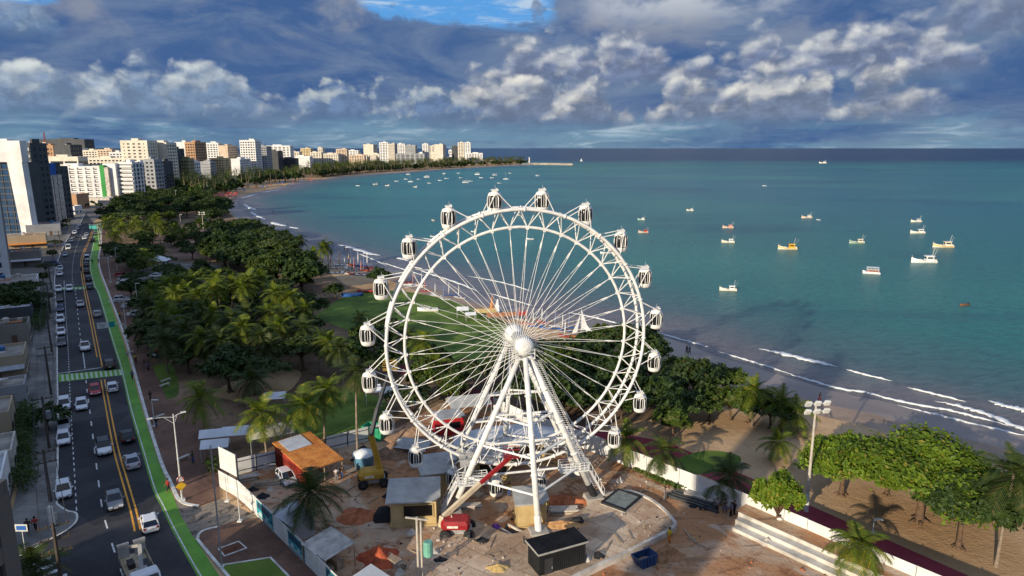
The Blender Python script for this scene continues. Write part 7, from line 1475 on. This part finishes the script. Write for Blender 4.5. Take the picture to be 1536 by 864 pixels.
gable_tent('long orange beach canopy behind the hub of the wheel', G(752, 484), 7, 3.2, 2.6, .2, ORC, 'beach_canopy', 'canopies on the beach'); gable_tent('yellow straw canopy beside the orange one', G(728, 478), 5.5, 3, 2.6, .1, mat('straw', (.55, .40, .16), .9, .25, 1), 'beach_canopy', 'canopies on the beach'); gable_tent('red beach canopy seen behind the top of the hub', G(774, 482), 5, 3, 2.4, .3, B_RED, 'beach_canopy', 'canopies on the beach'); gable_tent('small white hut at the corner of the big lawn', G(694, 476), 3, 2.4, 2.8, .1, CANV, 'beach_hut', 'canopies on the beach'); gable_tent('white stall beside the small hut on the lawn corner', G(706, 481), 2.6, 2, 2.2, .2, CANV, 'beach_hut', 'canopies on the beach')
gable_tent('yellow parasol like canopy under the beach palms', G(468, 396), 4, 4, 3.2, .2, B_YEL, 'beach_canopy', 'canopies on the beach', True)
t = thing('sail_tower', 'tall narrow orange and white sail cone standing on the beach', 'sail', G(738, 468)); b = MB(); b.lathe([(.8, 0), (.55, 1.6), (.22, 3.2), (.03, 4.6)], 8); b.build('sail', RC['o'][1], t); b = MB(); b.lathe([(.95, .02), (.62, 1.8), (.2, 3.4)], 6, (1.5, .3, 0)); b.build('side_sail', CANV, t)
def umbrella():
    t = thing('beach_umbrella', 'u', 'umbrella'); b = MB(); b.lathe([(1.45, 2.0), (1.0, 2.3), (.5, 2.5), (.02, 2.6)], 8); b.build('canopy', B_RED, t); b = MB(); b.tube([(0, 0, 0), (0, 0, 2.5)], .05, 5); b.build('pole', LW, t); return t
UM = umbrella(); rr = random.Random(5); UC = (B_RED, mat('umb_pink', (.60, .16, .16), .7, .1, 1), B_BLUE, B_YEL, B_WHITE)
for i in range(78):
    if i < 34: x, y, m, lab = rr.uniform(322, 356), rr.uniform(293, 300), UC[rr.choice((0, 0, 1))], 'red beach umbrella in the packed red field at the far beach'
    elif i < 52: x, y, m, lab = rr.uniform(322, 346), rr.uniform(301, 311), UC[rr.choice((2, 2, 4, 0))], 'beach umbrella in the blue and white field nearest the trees'
    else: x = rr.uniform(360, 470); y = float(np.interp(x, [360, 390, 430, 470], [289, 284, 278, 271]))+rr.uniform(-2, 2.5); m, lab = UC[rr.choice((0, 1, 2, 3))], 'beach umbrella in the coloured row along the far beach'
    o = place(UM, G(x, y), 0, lab, 'beach umbrellas on the far sand', 1.25); paint(o, ('canopy',), m)
# ------------------------------------------------------------------ people
SKIN = mat('skin', (.26, .135, .08), .6, .1, 3); HAIR = mat('hair', (.015, .011, .009), .7, .2, 5)
def person_proto(walk):
    t = thing('person', 'person', 'person'); s = .22 if walk else .05
    J = {'pel': (0, 0, .95), 'ch': (0, .02, 1.32), 'nk': (0, .01, 1.47), 'hd': (0, .03, 1.62), 'tp': (0, .02, 1.74)}; E = [('pel', 'ch'), ('ch', 'nk'), ('nk', 'hd'), ('hd', 'tp')]
    R_ = {'pel': .135, 'ch': .15, 'nk': .06, 'hd': .10, 'tp': .07}
    for k, g in ((-1, 1), (1, -1)):
        n = 'l' if k < 0 else 'r'
        J.update({'hp'+n: (k*.09, 0, .90), 'kn'+n: (k*.10, g*s*.7+.03, .50), 'an'+n: (k*.10, g*s-.02, .09), 'to'+n: (k*.11, g*s+.14, .04), 'sh'+n: (k*.19, 0, 1.40), 'el'+n: (k*.25, -g*s*.5, 1.12), 'wr'+n: (k*.26, -g*s*.9+.08, .88), 'fi'+n: (k*.26, -g*s*.95+.11, .76)})
        E += [('pel', 'hp'+n), ('hp'+n, 'kn'+n), ('kn'+n, 'an'+n), ('an'+n, 'to'+n), ('ch', 'sh'+n), ('sh'+n, 'el'+n), ('el'+n, 'wr'+n), ('wr'+n, 'fi'+n)]; R_.update({'hp'+n: .10, 'kn'+n: .065, 'an'+n: .045, 'to'+n: .04, 'sh'+n: .065, 'el'+n: .045, 'wr'+n: .034, 'fi'+n: .028})
    ks = list(J); me = bpy.data.meshes.new('body_skin'); me.from_pydata([J[k] for k in ks], [(ks.index(a), ks.index(b)) for a, b in E], []); o = bpy.data.objects.new('body', me); C.objects.link(o)
    o.modifiers.new('s', 'SKIN'); sub = o.modifiers.new('d', 'SUBSURF'); sub.levels = sub.render_levels = 1
    for i, k in enumerate(ks): me.skin_vertices[0].data[i].radius = (R_[k],)*2; me.skin_vertices[0].data[i].use_root = k == 'pel'
    bpy.context.view_layer.update(); m2 = bpy.data.meshes.new_from_object(o.evaluated_get(bpy.context.evaluated_depsgraph_get())); bpy.data.objects.remove(o)
    m2.materials.clear(); m2.materials.append(SKIN); o = bpy.data.objects.new('body', m2); C.objects.link(o); o.parent = t
    b = MB(); b.loft([[(rx*cos(u), .02+ry*sin(u), z) for u in np.linspace(0, 2*pi, 11)[:-1]] for rx, ry, z in ((.175, .135, .9), (.17, .13, 1.1), (.20, .15, 1.32), (.21, .12, 1.42), (.09, .08, 1.48))]); 
    for n in 'lr': b.tube([J['sh'+n], Vector(J['sh'+n]).lerp(Vector(J['el'+n]), .75)], [.085, .07], 7)
    b.build('shirt', SKIN, t, True)
    b = MB(); b.loft([[(rx*cos(u), .01+ry*sin(u), z) for u in np.linspace(0, 2*pi, 11)[:-1]] for rx, ry, z in ((.17, .13, .80), (.18, .14, .88), (.172, .135, .99))])
    for n in 'lr': b.tube([J['hp'+n], J['kn'+n], Vector(J['kn'+n]).lerp(Vector(J['an'+n]), .5 if walk else .9)], [.105, .085, .075], 8)
    b.build('trousers', SKIN, t, True)
    b = MB(); b.loft([[(r*cos(u), y+r*sin(u), z) for u in np.linspace(0, 2*pi, 11)[:-1]] for r, y, z in ((.10, -.02, 1.60), (.118, -.005, 1.68), (.10, 0, 1.75), (.04, 0, 1.785))]); b.build('hair', HAIR, t, True)
    f = bpy.data.objects.new('face', None); 
    bpy.data.objects.remove(f); return t
PW_, PS_ = person_proto(True), person_proto(False)
def cm(nm, rgb): return mat('cloth_'+nm, rgb, .85, .15, 4)
CK, CRd, CWh, CBl, CYl, CGr, COr = cm('black', (.02, .02, .022)), cm('red', (.42, .03, .03)), cm('white', (.66, .66, .64)), cm('blue', (.04, .08, .22)), cm('yellow', (.68, .50, .03)), cm('grey', (.2, .2, .21)), cm('orange', (.62, .2, .03))
for x, y, rz, wk, sh, tr, lab, z in ((54, 797, .4, 1, CRd, CK, 'person in a red shirt walking on the left street corner', .14), (43, 800, .3, 1, CK, CK, 'person in black walking beside the one in red', .14), (253, 738, 2.6, 1, CRd, CK, 'person in red on the green path near the lamp', .02), (226, 601, 2.8, 1, CK, CK, 'person in black walking on the promenade above the lawn kerb', .125), (235, 642, 2.7, 1, CK, CBl, 'person in black alone in the middle of the promenade', .125), (199, 570, .2, 1, CBl, CK, 'person at the kerb beside the green crossing', .125), (217, 553, 1.0, 1, CK, CGr, 'person near the small lawn by the crossing', .125), (223, 556, 2.0, 0, CBl, CK, 'second person near the small lawn by the crossing', .125), (204, 544, .7, 0, CYl, CK, 'person in yellow at the promenade post', .125), (180, 478, .5, 1, CYl, CK, 'person in yellow by the upper promenade lamp', .125), (290, 695, 1.5, 0, CK, CBl, 'person standing below the white canopies', .125),
        (505, 721, .4, 0, CWh, CGr, 'worker in a white shirt in front of the orange roofed shed', .03), (513, 718, -.4, 0, CK, CBl, 'worker in dark clothes beside the one in white', .03), (428, 710, 2, 0, CBl, CK, 'person in blue under the shed beside the white estate car', .03), (997, 751, 1.2, 0, CGr, CGr, 'worker in grey standing on the open dirt left of the dark trench', .03), (1087, 770, .3, 1, CK, CBl, 'person in dark clothes by the beach hoarding at the lamp post', .03), (1096, 775, 1.0, 0, CBl, CK, 'person in blue next to the one in dark clothes', .03), (1101, 772, 2.0, 0, CK, CK, 'person in black at the right of the group by the hoarding', .03), (1075, 768, 2.6, 0, CGr, CK, 'person in grey at the left of the group by the hoarding', .03), (1004, 814, 2.2, 0, CYl, COr, 'worker in a yellow vest behind the clod of earth', .03), (764, 745, .5, 0, CYl, CBl, 'worker in yellow near the red boom', .03), (821, 770, 1.5, 0, CYl, CGr, 'worker in yellow behind the front kiosk', .03), (1168, 795, 2.8, 0, CWh, CRd, 'person in white under the round almond tree', .03), (640, 692, 1.0, 0, COr, CBl, 'worker in orange below the left gondolas', .03),
        (1229, 604, .6, 1, CK, CRd, 'person in black walking along the wet sand', .02), (1030, 531, .2, 1, CK, CK, 'left one of two people at the waterline', .02), (1034, 532, .3, 1, CBl, CK, 'right one of two people at the waterline', .02), (358, 314, .5, 1, CBl, CK, 'person in the shallow water at the far beach', -.2), (394, 372, 1, 1, CK, CK, 'person on the sand beside the dark palm', .02), (517, 376, 1.4, 1, CK, CK, 'left one of two bathers near the surf', -.3), (521, 377, .4, 1, CK, CBl, 'right one of two bathers near the surf', -.3), (410, 319, 1.3, 1, CK, CK, 'bather standing off the far beach', -.4), (506, 405, 2, 0, CYl, CK, 'person among the rafts by the beach palms', .02), (148, 395, .2, 1, CK, CK, 'person in black on the upper green path near its kerb', .03), (139, 396, .2, 1, CK, CK, 'person beside the dark queue on the green path', .03), (122, 408, .2, 1, CK, CK, 'person crossing at the yellow lines', .02)):
    o = place(PW_ if wk else PS_, G(x, y, z), rz, lab, 'people', 1.04); paint(o, ('shirt',), sh); paint(o, ('trousers',), tr)
# ------------------------------------------------------------------ loose clutter of a lived-in place
def bench(label, x, y, rz): 
    t = thing('bench', label, 'bench', G(x, y, .125), rz, 'white benches on the promenade'); b = MB(); b.box((0, 0, .45), (1.9, .5, .1)); b.build('seat', SLABM, t)
    for u in (-.7, .7): b = MB(); b.box((u, 0, .2), (.15, .45, .4)); b.build('leg', SLABM, t)
for x, y, lab in ((249, 573, 'curved white bench at the corner of the small lawn'), (247, 580, 'white bench below the curved one on the small lawn'), (238, 628, 'white bench at the kerb of the promenade'), (275, 690, 'pale bench beside the double armed lamp'), (195, 531, 'white bench near the overhead sign')): bench(lab, x, y, 1.1)
t = thing('inflatable_figure', 'red white and green inflatable figure on the grass by the overhead sign', 'inflatable', G(247, 503, .03)); b = MB(); b.lathe([(.7, 0), (.8, .8), (.6, 1.4)], 10); b.build('green_base', W_GREEN, t, True); b = MB(); b.lathe([(.6, 1.4), (.75, 2.2), (.5, 2.8)], 10); b.build('red_body', B_RED, t, True); b = MB(); b.lathe([(.45, 2.8), (.55, 3.3), (.3, 3.8), (.02, 3.95)], 10); b.build('white_head', B_WHITE, t, True)
rs = random.Random(99)
for i, (x, y, k, lab) in enumerate(((706, 783, 'b', 'dark bundle beside the thin boards under the wheel'), (744, 790, 'p', 'purple bundle beside the front kiosk'), (690, 790, 'b', 'black tarpaulin roll near the red boom lift'), (722, 812, 'b', 'dark sack on the paving below the red boom lift'), (618, 800, 'w', 'pale sack in front of the nearest ochre kiosk'), (650, 830, 'w', 'grey sack on the dirt below the nearest ochre kiosk'), (880, 838, 'w', 'heap of pale sacks on the paving slab'), (898, 834, 'b', 'dark sack beside the pale ones on the paving slab'), (862, 800, 'w', 'pale sack right of the front leg'), (1040, 760, 'b', 'black bundle below the steel beams'), (1058, 763, 'b', 'second black bundle right of the steel beams'), (1150, 815, 'w', 'pale sack beside the seating steps'), (930, 722, 'w', 'white sack by the hoarding palm'), (580, 745, 'b', 'tyre sized dark bundle behind the nearest ochre kiosk'), (395, 745, 'b', 'black pipe bundle behind the street hoarding'), (405, 735, 'w', 'grey sack behind the street hoarding'), (380, 735, 'b', 'dark drum behind the billboard'), (530, 690, 'b', 'motor parts beside the orange roofed shed'), (545, 672, 'b', 'dark barrow near the back hoarding'), (660, 840, 'b', 'dark timber bundle at the concrete pole'), (600, 860, 'w', 'grey sheet at the bottom of the site'))):
    m_ = {'b': BLACK, 'w': SLABM, 'p': mat('purple', (.12, .03, .22), .7, .2, 2)}[k]; heap(lab, G(x, y, .5 if 640 < x < 1000 and y > 795 else .03), rs.uniform(.5, .9), rs.uniform(.4, .7), rs.uniform(.4, .7), m_, 'bundle', 'bundle', 40+i, 12)
